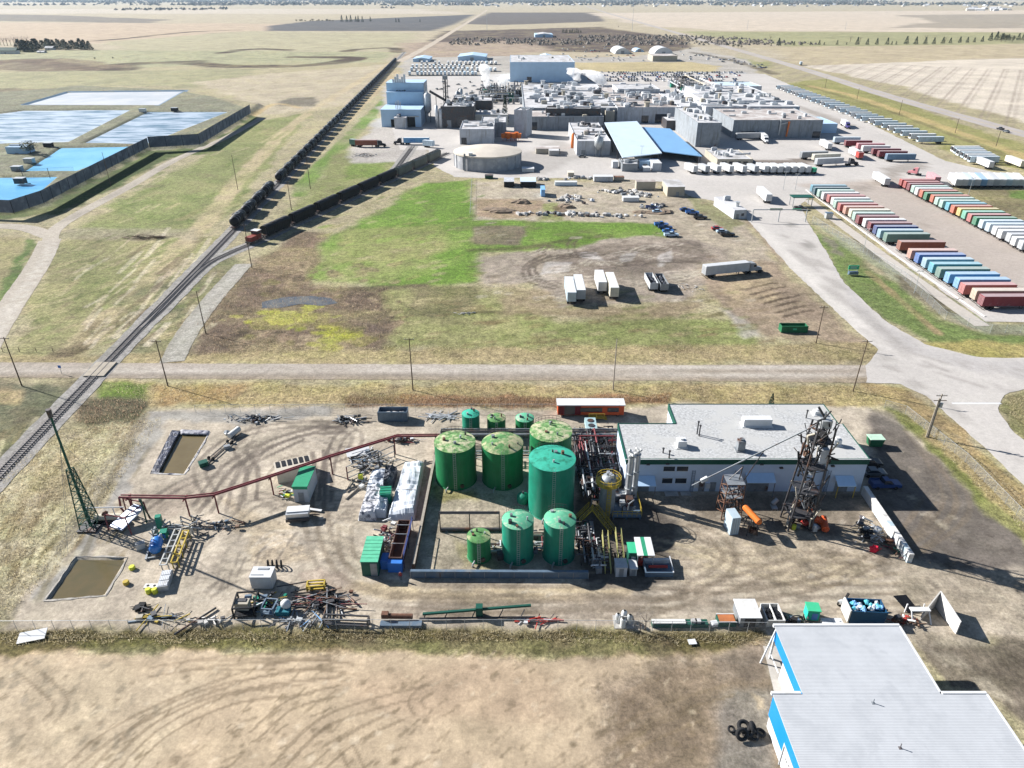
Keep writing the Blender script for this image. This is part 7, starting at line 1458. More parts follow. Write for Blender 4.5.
for x0,x1,z,dd in((631,653,3.6,2.0),(742,770,4.2,1.8),(831,849,3.6,2.0)):
 q=MB();a,b=fx(x0),fx(x1);q.add([(a,-.05,z),(b,-.05,z),(b,-dd,z-.9),(a,-dd,z-.9),(a,-.05,z-.12),(b,-.05,z-.12),(b,-dd,z-1.02),(a,-dd,z-1.02)],[(0,1,2,3),(7,6,5,4),(0,4,5,1),(1,5,6,2),(2,6,7,3),(3,7,4,0)]);q.build('awning',M('awning_blue',(.46,.62,.80),.45,var=.06),t);q=MB();[q.bar((x,-dd+.1,0),(x,-dd+.1,z-1),.12)for x in(a+.1,b-.1)];q.build('awning_post','yellow_paint' if x0>800 else 'steel_grey',t)
for px in(820,824.5,691,733):q=MB();x=fx(px);[q.bar((x+s,-.2,0),(x+s,-.2,4.8),.07)for s in(-.25,.25)];[q.bar((x-.25,-.2,.3+.35*k),(x+.25,-.2,.3+.35*k),.04)for k in range(13)];q.build('ladder','blue_steel',t)
for px,z in((645,6.2),(664,6.3),(756,6.2),(776,5.4),(826,5.8)):q=MB();q.box(fx(px),-.2,z,.6,.35,.25);q.build('wall_lamp','dark_metal',t)
q=MB();q.bx(fx(693),fx(697),-.25,.0,1.0,2.6);q.bx(fx(705),fx(709),-.3,.0,.9,1.9);q.build('meter_box','white_paint',t)
for px,py,sx,sy,sz,lb in((681,446,1.6,1.6,1.3,0),(740,450,1.3,1.2,2.0,0),(817,414,1.4,1.2,.7,0),(836,445,1.4,1.0,1.2,0),(756,425,5.4,1.6,1.5,1)):
 v=gp(px,py,HW);q=MB();q.box(v.x-ox,v.y-Y0,HW+.15+sz/2,sx,sy,sz);q.box(v.x-ox,v.y-Y0,HW+.08,sx+.5,sy+.5,.15)
 if not lb:q.tube((v.x-ox,v.y-Y0,HW+.1+sz),(v.x-ox,v.y-Y0,HW+.5+sz),.4,None,12)
 q.build('roof_unit','white_paint' if lb or px>800 or px==681 else 'steel_grey',ro)
for px,py,h in((697,434,2.6),(699,436,2.2),(663,453,.9),(669,458,1.4),(806,418,1.6)):v=gp(px,py,HW);q=MB();q.tube((v.x-ox,v.y-Y0,HW),(v.x-ox,v.y-Y0,HW+h),.13,None,8);q.tube((v.x-ox,v.y-Y0,HW+h),(v.x-ox,v.y-Y0,HW+h+.2),.22,None,8);q.build('vent_pipe','dark_metal',ro)
q=MB();q.bx(fx(664),fx(677),-1.6,-.3,.1,.25);q.bx(fx(680),fx(690),-1.4,-.3,.1,.2);[q.bx(x,x+.1,-1.5,-.4,0,.1)for x in(fx(665),fx(676),fx(681),fx(689))];q.build('step_pad','concrete',t)
p=P3(728,514);h=hz(p[1],480);t=truss_tower('lattice_frame','open dark red lattice frame before the workshop front wall','frame',p,h,3.4,2.9,'rust',4,rw=.1);q=MB();q.box(0,0,h*.62,3.0,3.0,.1);q.box(0,0,h+.05,3,3,.1);q.build('platform','steel_grey',t);q=MB();[q.path([(x,-1,.2),(x,-1,h*.6),(x+.8,.5,h*.7)],.12,7)for x in(-1,-.3,.5,1.1)];q.build('pipe','dark_metal',t);q=MB();q.bar((.8,0,h),(1.2,.4,h+2.6),.15);q.bar((-1,0,h),(1.2,.4,h+2.4),.12);q.build('mast','dark_metal',t)
pt=P3(795,524);ht=hz(pt[1],424);t=thing('dense_pipe_tower','tall crowded dark tower of pipes and lattice before the workshop','tower',pt);rr=random.Random(78)
wz=lambda z:1.9-.55*z/ht
for k in range(4):
 q=MB();sx,sy=((-1,-1),(1,-1),(1,1),(-1,1))[k];q.bar((wz(0)*sx,wz(0)*sy,0),(wz(ht)*sx+.8,wz(ht)*sy,ht),.24);q.build('tower_leg','dark_metal',t)
for k in range(4):z=ht*(k+.6)/4.2;q=MB();w_=wz(z)+.25;xo=.8*z/ht;q.bx(xo-w_,xo+w_,-w_,w_,z-.06,z+.06);q.build('grating','dark_metal',t)
for k in range(94):
 z=rr.uniform(0,ht-1.0);w_=wz(z)*1.25;xo=.8*z/ht;x,y=xo+rr.uniform(-w_,w_),rr.uniform(-w_,w_);L=rr.uniform(.8,3.6);q=MB();kind=rr.random()
 if kind<.4:q.bar((x,y,z),(x+rr.uniform(-1.6,1.6),y+rr.uniform(-1.2,1.2),z+L),rr.uniform(.1,.2));q.bar((x,y,z),(x+rr.uniform(-1.6,1.6),y+rr.uniform(-1.2,1.2),z+L*.6),rr.uniform(.08,.16))
 elif kind<.8:q.path([(x,y,z),(x+rr.uniform(-.3,.3),y,z+L*.6),(x+rr.uniform(-1.2,1.2),y+rr.uniform(-.8,.8),z+L*.7),(x+rr.uniform(-1.2,1.2),y+rr.uniform(-.8,.8),z+L*1.3)],rr.uniform(.08,.2),7)
 else:s=rr.uniform(.3,.8);q.box(x,y,z+s/2,s,s,s*1.2,rr.uniform(0,1))
 q.build('pipe',('dark_metal','black_paint','dark_metal','rust','tan_wall','dark_metal','black_paint','steel_grey','dark_metal')[k%9],t)
q=MB();q.box(.9,0,ht+.2,1.6,1.4,1.4);q.tube((.6,0,ht+.9),(.6,0,ht+2.4),.14,None,8);q.build('winch','galvanised',t);q=MB();q.box(1.6,-.4,ht*.72,1.4,1.2,2.6);q.build('top_box','pale_wall',t)
a,b=gp(699,482,5.0),Vector((pt[0]+.6,pt[1],ht+.5));t=thing('loading_boom','long thin boom sloping from the red lattice frame up to tower','boom',(a.x,a.y,0));d=b-a;q=MB();q.bar((0,0,5),(d.x,d.y,b.z),.18);q.bar((-1.2,-.2,4.4),(0,0,5),.14);q.build('arm','steel_grey',t);q=MB();q.tube((.4,.1,5.1),(1.5,.4,5.6),.42,None,10);q.build('counterweight','white_paint',t);q=MB();q.bar((d.x*.55,d.y*.55,5+(b.z-5)*.55),(d.x*.28+1.2,d.y*.3,3.2),.14);q.bar((d.x*.8,d.y*.8,5+(b.z-5)*.8),(d.x*.97,d.y*.97,b.z-4),.14);q.build('strut','dark_metal',t)
b=pbox(728,739.5,535,518,507);t=thing('transformer_cabinet','tall pale blue grey cabinet on the dirt before the lattice frame','cabinet',((b[0]+b[1])/2,b[2],0),.15);q=MB();q.bx(-.75,.75,0,2.6,.1,b[4]);q.build('case',M('cabinet_blue',(.36,.44,.50),.5,var=.1),t);q=MB();[q.bx(x-.03,x+.03,-.04,-.002,.3,b[4]-.2)for x in(-.4,0,.4)];q.bx(-.8,.8,-.05,2.65,0,.1);q.build('ribs','steel_grey',t)
t=thing('orange_drum_stand','orange horizontal drum on a dark stand beside the blue grey cabinet','drum',P3(750,532));h=3.4;q=MB();q.tube((-.9,1.6,h+.5),(.6,-1.2,h-.2),.55,None,16);q.blob((-.9,1.6,h+.5),.54,.4,.54,12,6,0,0,True);q.blob((.6,-1.2,h-.2),.54,.4,.54,12,6,0,0,True);q.build('drum','orange_paint',t);[MB().bar((x,y,0),(x*.5,y*.7,h),.14).build('leg','dark_metal',t)for x in(-.9,.9)for y in(-1,1.2)];q=MB();[q.box(random.uniform(-1,1),random.uniform(-1,1),.6,.7,.6,1.0)for _ in range(4)];q.build('pump','rust',t)
t=thing('orange_machine','bright orange red hydraulic machine lying right of the dark tower','machine',P3(815,527));OR_=M('machine_orange',(.60,.10,.03),.5,var=.25,scale=1.2,spots=(.2,.03,.02),spot_amt=.3,spot_scale=1.2);q=MB();q.tube((-1.2,3.0,1.4),(1.2,-.6,1.0),.6,.5,10);q.build('arm',OR_,t);q=MB();q.tube((1.0,-1.6,.8),(1.5,1.0,1.2),.62,None,12);q.build('cylinder',OR_,t)
for k,(x,y,z,s)in enumerate(((-1.4,2.8,1.6,.8),(-1.0,1.2,1.2,.9),(.1,.4,1.3,.8),(-1.8,.2,.8,.7),(1.2,-1.4,.7,.6),(-.5,2.2,2.1,.5))):q=MB();q.blob((x,y,z),s,s*.8,s*.8,9,6,.18);q.build('housing','red_paint' if k in(3,0)else OR_,t)
q=MB();q.box(-.4,.6,.25,3.0,3.6,.3,.4);q.build('base','dark_metal',t);q=MB();q.box(-.7,-1.3,.7,.7,.7,.8);q.tube((-.7,-1.3,1.0),(-.7,-1.3,1.5),.3,None,10);q.build('pump','silver',t)
for k,(px,py)in enumerate(((808,522),(772,506))):q=MB();q.tube((0,0,.5),(.9,-2.4 if not k else .4,.5 if not k else 1.2),.4,None,12);q.box(.2,-.4,.12,1,1.4,.24);solo('steel_drum',q,'galvanised',('long pale steel drum leaning at the dark tower foot','small pale drum standing left of the dark tower')[k],'drum',P3(px,py))
a,b=Vector(P3(863,494)),Vector(P3(909,563));t=thing('block_wall','wall of big white concrete blocks running from the workshop corner','block wall',tuple(a));d=b-a;u=d.normalized();L=d.length;n=13;an=math.atan2(u.y,u.x)
M('stained_block',(.36,.45,.50),.85,var=.15,spots=(.6,.6,.58),spot_amt=.45,spot_scale=1.2)
for k in range(n):
 for lv in(0,1):
  if lv and k==n-1:pass
  q=MB();c=u*(L*(k+.5)/n);q.box(c.x,c.y,.46+lv*.92,L/n-.06,.8,.9,an);q.build('block','white_block' if(k+lv)%4 or k<4 else 'stained_block',t)
scrap('scrap_heap','silvery tangled scrap heap inside the block wall','scrap heap',868,535,2.6,3.6,1.6,44,['silver','dark_metal','galvanised','pale_wall','steel_grey','black_paint'],51,.5,2.2,.5)
t=thing('red_tarpaulin','small bright red tarpaulin bundle below the silvery scrap heap','tarpaulin',P3(873.5,551));q=MB();q.blob((0,0,.5),.75,.5,.7,9,6,.3);q.build('bundle',M('vivid_red',(.62,.02,.05),.6,var=.2),t);q=MB();q.bar((.5,-.2,.1),(.9,-.4,.9),.1);q.build('tie','red_paint',t)
scrap('scrap_heap','dull red and green scrap along the shaded foot of block wall','scrap heap',890,545,1.0,3.5,.6,16,['rust','red_pipe','green_trim','dark_metal'],52,.4,1.6)
x,y=P3(884,487)[:2];car((x,y,0),.02,'dark blue','dark blue pickup in the shade right of the workshop',True);x,y=P3(873,475)[:2];car((x,y,0),.0,'grey','grey car in the shade, middle of three by the workshop');x,y=P3(869,465)[:2];car((x,y,0),.0,'black','black car in the shade nearest the green bin')
b=pbox(870,882,448,440,434);t=thing('green_bin','pale green waste bin at the right side of the workshop','bin',((b[0]+b[1])/2,b[2],0));q=MB();q.box(0,1,1.0,2.4,1.6,1.7,0,0,1.2);q.build('tub','green_paint',t);q=MB();q.box(0,1,1.93,3.0,2.1,.14);q.build('lid',M('pale_green_lid',(.40,.56,.44),.6),t)
# ================================================================ lower edge of the yard
def frame_box(label,px,py,w,d,h,mat,rz=0.0,name='equipment_stand'):
 t=thing(name,label,'frame',P3(px,py),rz);q=MB();[q.bar((x,y,0),(x,y,h),.2)for x in(-w/2,w/2)for y in(0,d)];q.build('post',mat,t);q=MB();[q.bar((-w/2,y,z),(w/2,y,z),.2)for y in(0,d)for z in(.4,h)];[q.bar((x,0,z),(x,d,z),.2)for x in(-w/2,w/2)for z in(.4,h)];q.build('beam',mat,t);q=MB();q.bx(-w/2,w/2,.2,d*.5,.42,.5);q.build('deck',mat,t);return t
frame_box('black open steel frame left of the white cube enclosure',245,618,3.0,3.2,2.0,'black_paint',.1);frame_box('smaller dark frame right of the black open steel frame',268,616,1.8,2.0,1.4,'blue_steel',-.1)
t=thing('tan_tank','tan box tank on the black frame left of white cube','tank',P3(244,610));q=MB();q.box(0,0,1.0,2.0,1.2,1.6);q.build('case','tan_wall',t);q=MB();q.box(0,.2,1.85,1.2,.6,.12);q.build('lid','dark_metal',t)
scrap('scrap_heap','dark scrap with yellow pieces in front of the white cube','scrap heap',268,604,2.6,2.0,1.0,30,['yellow_paint','dark_metal','black_paint','steel_grey','teal_tank','blue_steel'],61,.5,2.2)
t=thing('white_drum','white rounded drum on teal base near the dark scrap','drum',P3(287,610));q=MB();q.blob((0,0,1.2),.8,.7,.8,12,7,.08,0,True);q.build('drum','white_paint',t);q=MB();q.box(-.3,-.6,.4,2.0,1.2,.8);q.build('base',M('deep_teal',(.02,.14,.18),.6),t)
scrap('beam_stack','stack of dark and rusty beams, larger, right of the white drum','beam stack',323,603,6.0,2.6,.9,46,['dark_metal','rust','black_paint','dark_metal','steel_grey','black_paint','red_pipe'],62,2.0,6.5,.06)
frame_box('low yellow topped trestle table behind the rusty beams',316,591,2.6,1.2,1.0,'yellow_paint',.1,'trestle_table')
scrap('pipe_stack','pale blue and green pipes lying along the bottom fence','pipe stack',300,622,5.0,.8,.35,14,['steel_grey','galvanised','sky_blue_tarp','dark_metal','steel_grey'],63,2,4.5,.02)
t=frame_box('dark trapezoid steel frame lying by the fence below rusty beams',346,627,6.5,.9,1.4,'dark_metal',-.06)
scrap('timber_pile','long tan timber with dark scrap by the fence at left','timber',166,619,6.0,.8,.35,16,['yellow_paint','blue_steel','dark_metal','tan_wall'],64,2,8,.02);scrap('scrap_heap','small pile of black hoses below the yellow barrels','scrap heap',143,609,1.6,1.0,.6,18,['black_paint','dark_metal','black_rubber'],65,.5,1.8);scrap('scrap_heap','grey concrete scrap by the fence right of the long timber','scrap heap',209,622,3.4,.8,.5,16,['pale_concrete','concrete','dark_metal'],66,.5,2.4)
t=thing('green_boom','long green lattice boom lying parallel to the bottom fence','boom',P3(423,620));L=P3(531,616)[0]-P3(423,620)[0];q=MB();q.bar((0,.2,1.0),(L,1.4,1.5),.32);q.build('upper_chord','green_trim',t);q=MB();q.bar((-.5,0,.3),(L+.6,.2,.4),.2);q.bar((.2,.2,.3),(.4,.2,1.0),.15);[q.bar((L*f,.1,.3),(L*(f+.04),.9,1.2),.12)for f in(.2,.45,.7,.9)];q.build('lower_chord','dark_metal',t);q=MB();q.box(L*.52,.8,1.0,1.0,1.0,2.0);q.build('hub','green_trim',t)
t=thing('brown_roller','dark red roller and grey slabs left of the green boom','roller',P3(396,623));q=MB();q.tube((-2,.6,.8),(2.4,.6,.7),.4,None,10);q.box(-1.6,.6,1.0,1.0,.8,.8);q.build('roller','rust',t);q=MB();q.box(.8,-.4,.25,6.0,1.0,.4);q.build('slab','blue_steel',t)
scrap('scrap_heap','bright red and white pieces at right end of green boom','scrap heap',534,622,4.0,.5,.4,12,['red_paint','red_paint','white_paint','dark_metal'],67,1,4,.05)
t=thing('meter_station','silver white meter station on its own by the bottom fence','meter station',P3(623,622));[MB().lathe([(.42,0),(.42,1.4),(.2,1.7)],12,(x,y,0)).build('tank',m,t)for x,y,m in((-.8,0,'silver'),(.2,.6,'white_paint'),(.9,-.2,'galvanised'),(-.2,-.9,'pale_box'))];q=MB();q.bx(-1.4,1.5,-1.3,1.2,0,.12);q.bar((-1.2,0,1),(1.3,0,1.1),.14);q.build('base','concrete',t)
t=thing('concrete_beam','long dark green beam with pale top lying by fence','beam',P3(652,628));L=P3(708,628)[0]-P3(652,628)[0];q=MB();q.bx(0,L,0,1.0,0,.7);q.build('side','green_trim',t);q=MB();q.bx(0,L*.6,.1,.9,.703,.85);q.build('top','pale_box',t);q=MB();[q.box(L*f,.5,.9,.8,.6,.4)for f in(.75,.82)];q.build('blocks','rock',t)
q=MB();q.box(0,0,.3,1.0,.8,.5,.2);q.box(.05,.03,.58,.8,.6,.06,.2);solo('white_crate',q,'white_paint','small white crate between the long beam and rusty box','crate',P3(714,625))
b=pbox(718,736,627,622,618);t=thing('rusty_box','long box with rusty orange top beside the white shed','box',((b[0]+b[1])/2,b[2],0));w=b[1]-b[0];q=MB();q.bx(-w/2,w/2,0,1.6,0,.9);q.build('case','green_trim',t);q=MB();q.bx(-w/2+.15,w/2-.15,.15,1.45,.903,.98);q.build('load',M('rusty_orange',(.36,.13,.05),.8,var=.25),t);q=MB();q.bx(-w/2,w/2,-.04,.1,.905,1.0);q.bx(-w/2,w/2,1.5,1.64,.905,1.0);q.build('rim','white_paint',t)
b=pbox(739,759,627,618,604);t=thing('white_shed','small white roofed shed with dark front near the bottom fence','shed',((b[0]+b[1])/2,b[2],0));w,L,H=b[1]-b[0],3.4,b[4];q=MB();q.bx(-w/2,w/2,0,L,0,H);q.build('wall','steel_grey',t);q=MB();q.bx(-w/2-.15,w/2+.15,-.15,L+.15,H+.003,H+.15);q.build('roof','white_paint',t);q=MB();q.bx(-.8,.8,-.06,.02,.1,H-.2);q.build('door','dark_metal',t)
x0,x1=P3(766,627)[0],P3(784,627)[0];t=thing('open_crate','open white rimmed crate full of dark scrap behind the blue building','crate',((x0+x1)/2,P3(775,627)[1],0));w=x1-x0;q=MB();q.bx(-w/2,w/2,0,.12,0,1.3);q.bx(-w/2,w/2,3.2,3.3,0,1.3);q.bx(-w/2,-w/2+.12,.12,3.2,0,1.3);q.bx(w/2-.12,w/2,.12,3.2,0,1.3);q.bx(-w/2+.12,w/2-.12,.12,3.2,.1,.3);q.bx(-.06,.06,.12,3.2,.3,1.3);q.build('walls','pale_box',t);q=MB();[q.box(random.uniform(-.9,.9),random.uniform(.6,2.8),.7,.7,.7,.7,random.random())for _ in range(8)];q.build('load','black_paint',t)
scrap('scrap_heap','black tyres and scrap between open crate and green cabin','scrap heap',795,622,2.4,.9,.6,20,['black_paint','black_rubber','dark_metal','blue_steel'],68,.5,1.6)
b=pbox(806,818,621,613,607);t=thing('green_cabin','bright mint green cabin box behind the blue building','cabin',((b[0]+b[1])/2,b[2],0),-.1);q=MB();q.box(0,.8,1.0,1.7,1.6,1.8);q.build('case',M('mint_paint',(.02,.42,.32),.5),t);q=MB();q.box(0,.8,1.98,1.9,1.8,.14);q.build('lid','bright_green',t);q=MB();q.box(.2,-.02,.9,.8,.06,1.2);q.build('door','cobalt',t)
for k,px in enumerate((826,836)):q=MB();q.box(0,0,.4,1.4,1.0,.7);q.box(0,0,.79,1.5,1.1,.08);q.tube((.3,0,.83),(.3,0,.93),.12,None,8);solo('white_tote',q,'white_paint',('left','right')[k]+' white square tote on the roof edge line behind blue building','tote',P3(px,625))
b=pbox(848,884,624,612,604);t=thing('blue_dumpster','deep blue dumpster filled with pale blue and white bags','dumpster',((b[0]+b[1])/2,b[2],0),-.06);w,L,H=b[1]-b[0],2.6,max(1.6,b[4]);q=MB();q.extr([(-w/2+.2,0),(w/2-.2,0),(w/2,H),(-w/2,H)],'y',0,.1);q.extr([(-w/2+.2,0),(w/2-.2,0),(w/2,H),(-w/2,H)],'y',L-.1,L);q.bx(-w/2+.1,-w/2+.25,.1,L-.1,0,H);q.bx(w/2-.25,w/2-.1,.1,L-.1,0,H);q.bx(-w/2+.25,w/2-.25,.1,L-.1,.05,.2);q.build('tub',M('dumpster_blue',(.015,.07,.15),.5,var=.15),t);q=MB();q.bx(-w/2-.15,-w/2+.05,-.05,L+.05,.2,H+.1);q.build('end_plate','pale_box',t)
for k in range(22):q=MB();q.blob((random.uniform(-w/2+.6,w/2-.6),random.uniform(.5,L-.5),H-.1),random.uniform(.25,.5),random.uniform(.25,.5),.35,8,5,.25);q.build('bag',('sky_blue_tarp','white_tarp','turquoise_bag')[k%3]if 'turquoise_bag' in MATS else M('turquoise_bag',(.1,.4,.5),.5),t)
t=thing('tractor_wreck','small grey wrecked machine at left end of the blue dumpster','machine',P3(843,606));q=MB();q.blob((0,0,.8),.9,.6,.6,8,5,.3);q.build('body','silver',t);q=MB();q.bar((.2,.4,.8),(.8,.8,1.8),.3);q.torus((-.5,0,.5),(0,1,0),.4,.12,12,6);q.build('wheel','black_rubber',t)
scrap('scrap_heap','rusty red scrap between dumpster and the angled steel plates','scrap heap',905,622,3.0,1.4,.8,26,['rust','red_paint','rust','dark_metal','pale_box'],69,.5,2.2)
t=thing('dark_panel','black solar like panel leaning beside the rusty red scrap','panel',P3(905,609));q=MB();q.add([(-1.4,1.4,1.3),(.6,1.6,1.3),(1.8,-.8,.2),(.0,-.8,.2),(-1.4,1.4,1.2),(.6,1.6,1.2),(1.8,-.8,.1),(0,-.8,.1)],[(0,1,2,3),(7,6,5,4),(0,4,5,1),(1,5,6,2),(2,6,7,3),(3,7,4,0)]);q.build('panel','black_paint',t);q=MB();q.bar((-.4,1.5,0),(-.4,1.5,1.2),.1);q.build('leg','galvanised',t)
pA,pB,pC=Vector(P3(920,620)),Vector(P3(935,606)),Vector(P3(956,634));t=thing('angled_plates','tall pale steel plates set in a V with white frame','bunker',tuple(pB));hh=hz(pB.y,591)
for k,(e,m)in enumerate(((pC-pB,'white_block'),(pA-pB,'concrete'))):
 u=e.normalized();n=Vector((-u.y,u.x,0))*.08;h2=hh*(.8 if k==0 else .35);q=MB();q.add([tuple(n),tuple(e+n),tuple(e+n+Vector((0,0,h2))),tuple(n+Vector((0,0,hh))),tuple(-n),tuple(e-n),tuple(e-n+Vector((0,0,h2))),tuple(-n+Vector((0,0,hh)))],[(0,1,2,3),(7,6,5,4),(0,4,5,1),(1,5,6,2),(2,6,7,3),(3,7,4,0)]);q.build('plate',m,t)
t=thing('white_trestle','white trestle frame standing inside the angled plates','trestle',P3(924,628));q=MB();q.bx(-1.4,1.4,1.6,2.4,1.5,1.7);q.build('top','white_paint',t);[MB().bar((x*1.4,y,0),(x*1.3,(y+2)/2+.6,1.55),.16).build('leg','white_paint',t)for x in(-.95,.95)for y in(.6,3)]
# ---- fences, poles
fence('chain_fence','chain link fence along the bottom edge of the yard',[P3(-20,631)[:2],P3(300,629.5)[:2],P3(520,629.5)[:2],P3(766,632.5)[:2]],2.0,2.6,'chain_link','galvanised',pw=.035);fence('chain_fence','chain link fence behind the tanks along the gravel road',[P3(196,413)[:2],P3(345,412)[:2],P3(556,412)[:2]],2.0,3,'chain_link','galvanised',pw=.035);fence('chain_fence','chain link fence down the right side bank by the road',[P3(884,408)[:2],P3(905,414)[:2],P3(965,462)[:2],P3(1040,540)[:2]],2.0,3,'chain_link','galvanised',pw=.035);fence('chain_fence','chain link fence around the truck yard grass wedge',[P3(812,222)[:2],P3(900,276)[:2],P3(945,320)[:2],P3(990,333)[:2],P3(1050,333)[:2]],2.4,4,'chain_link','galvanised',pw=.05);fence('chain_fence','low post fence around the pasture by the railway',[P3(3,352)[:2],P3(70,352)[:2]],1.2,4,'chain_link','wood_pole',pw=.07,panel=False,rails=2);fence('chain_fence','chain link fence between truck rows and the brown verge',[P3(944,191)[:2],P3(1000,219)[:2],P3(1045,243)[:2]],2.4,6,'chain_link','galvanised',pw=.05);fence('chain_fence','thin fence between green pasture and the dump lot',[P3(472,180)[:2],P3(470,217)[:2]],1.6,4,'chain_link','pale_wall',pw=.06)
def pole(label,bx_,by,ty,cross=True,trans=False,r=.15,mat='wood_pole',lamp=False,lean=0):
 p=P3(bx_,by);h=hz(p[1],ty);t=thing('power_pole' if not lamp else 'light_pole',label,'pole',p,0,'poles');q=MB();q.tube((0,0,-.3),(lean,0,h),r,r*.65,8);q.build('post',mat,t)
 if cross:q=MB();q.bar((-1.1+lean,0,h-.4),(1.1+lean,0,h-.4),.11);q.build('crossarm','wood_pole',t);q=MB();[q.tube((x+lean,0,h-.35),(x+lean,0,h-.1),.05,None,6)for x in(-1,-.5,.5,1)];q.build('insulator','galvanised',t)
 if trans:q=MB();q.bar((-1.3,0,h-1.5),(1.3,0,h-1.5),.12);q.build('crossarm','wood_pole',t);q=MB();q.tube((.45,-.1,h-3),(.45,-.1,h-2),.3,None,10);q.build('transformer','galvanised',t);q=MB();q.tube((-.4,0,0),(-.3,0,h*.9),.12,None,6);q.build('brace_pole','grey_wood',t)
 if lamp:q=MB();[q.box(x,0,h,.8,.4,.2)for x in(-.6,.6)];q.build('lamp_head','galvanised',t)
 return t
pole('dark pole at left edge, standing over the gravel road',22,386,337);pole('dark pole beside gravel road just right of the railway',168,386,340);pole('dark pole on gravel road verge in front of the pasture',413,390,338);pole('thin pole on the road verge below mud lot trailers',613,390,339,False,mat='grey_wood');pole('leaning pole where the gravel road meets the paved road',853,391,340,lean=.3);pole('thick pole with transformer and double crossarms on the right bank',928,437,394,True,True,.19,'grey_wood');pole('pole beside green dumpster on the dirt lot',816,343,306);pole('thin pole between gravel spur and brown scrub',206,334,291,False);pole('pole beside the red railcar mover',252,268,224);pole('lone pole in the left field by the pond track',238,190,155,False);pole('pole on the berm below the dark screen',111,186,152,False);pole('pole by the green strip right of tank cars',310.5,189,157);pole('pole between tank cars and hopper cars',291.5,210,181)
pole('slim light pole on the kerb of the left trailer row',914,293,271,False,lamp=True,mat='galvanised',r=.1);pole('slim light pole near the far half of left trailer row',863,252,229,False,lamp=True,mat='galvanised',r=.1);pole('slim light pole on verge near the slanted trailers',968,196,178,False,lamp=True,mat='galvanised',r=.1);pole('light pole on the paved island left of truck gate',783,190,172,False,lamp=True,mat='galvanised',r=.12);pole('light pole in front of the pale blue canopy',640.5,166,146,False,lamp=True,mat='galvanised',r=.12);pole('light pole right of the live haul trailers row',795,190,174,False,lamp=True,mat='galvanised',r=.12)
for i,(bx_,by,ty)in enumerate(((996,146,131),(955,133,118),(899,115,100),(857,99,88),(825,88,77))):pole('highway verge pole, %s from the right edge'%ORD[i],bx_,by,ty,False,r=.2)
for i,(bx_,by,ty)in enumerate(((632,31,8),(487,31,12),(747,30,20),(845,30,22))):pole(('tall thin pale mast on the far field beside highway','thin mast on the far dark field by the far track','thin far mast in the pale field right of highway','thin far mast farther right in the pale field')[i],bx_,by,ty,False,r=.5,mat='galvanised')
t=thing('green_dumpster','dark green dumpster on the dirt lot by the access road','dumpster',P3(794,333));w=P3(807,333)[0]-P3(781,333)[0];q=MB();q.bx(-w/2,w/2,0,.12,.1,1.9);q.bx(-w/2,w/2,2.3,2.42,.1,1.9);q.bx(-w/2,-w/2+.12,.12,2.3,.1,1.9);q.bx(w/2-.12,w/2,.12,2.3,.1,1.9);q.bx(-w/2+.12,w/2-.12,.12,2.3,.1,.25);q.build('tub','green_paint',t);q=MB();[q.bx(-w/2+w*k/7-.06,-w/2+w*k/7+.06,-.09,-.004,.1,1.9)for k in range(8)];q.bx(-w/2-.05,w/2+.05,-.1,.14,1.903,2.02);q.build('ribs','green_paint',t);q=MB();q.bx(-.5,.5,-.1,-.092,.9,1.4);q.build('plate','bright_green',t)
for i,(px,py,rx,n,m,lb)in enumerate(((500,211,7,1,'soil_heap','long low brown soil heap in the left of the dump lot'),(520,203,5,1,'soil_heap','second brown soil heap behind the long low one'),(569,207,4,1,'soil_heap','dark reddish soil heap in the middle of the dump lot'),(650,213,6,1,'soil_heap','tan soil heap in the lower right of dump lot'))):
 t=thing('soil_heap',lb,'soil heap',P3(px,py));q=MB();rr=random.Random(i+90);[q.blob((rr.gauss(0,rx*.6),rr.gauss(0,rx*.25),-.2),rr.uniform(.4,.8)*rx,rr.uniform(.25,.5)*rx,rr.uniform(.7,1.6),12,6,.15,0,False,rr)for _ in range(5)];q.build('heap',m,t)
for i,(px,py,rx,ry,n)in enumerate(((570,200,7,7,40),(560,214,14,3,40),(622,192,9,5,44),(655,208,6,6,30),(605,216,20,2.5,40),(640,196,7,4,30),(590,178,10,3,20),(545,180,8,3,16))):
 t=thing('rubble_pile','pile of grey rubble and scrap in the dump lot, %s from the left'%ORD[(2,1,5,7,4,6,3,0)[i]],'rubble pile',P3(px,py));rr=random.Random(i+120)
 for k in range(n):q=MB();s=rr.uniform(.4,1.3);x,y=rr.gauss(0,rx*.45),rr.gauss(0,ry*.45);(q.blob((x,y,s*.4),s,s*rr.uniform(.6,1),s*.7,7,4,.3,rnd=rr)if rr.random()<.6 else q.box(x,y,s*.4,s*2,s,s*.8,rr.uniform(0,3)));q.build('rock',('rock','pale_concrete','steel_grey','rock','white_paint','dark_metal','concrete')[k%7],t)
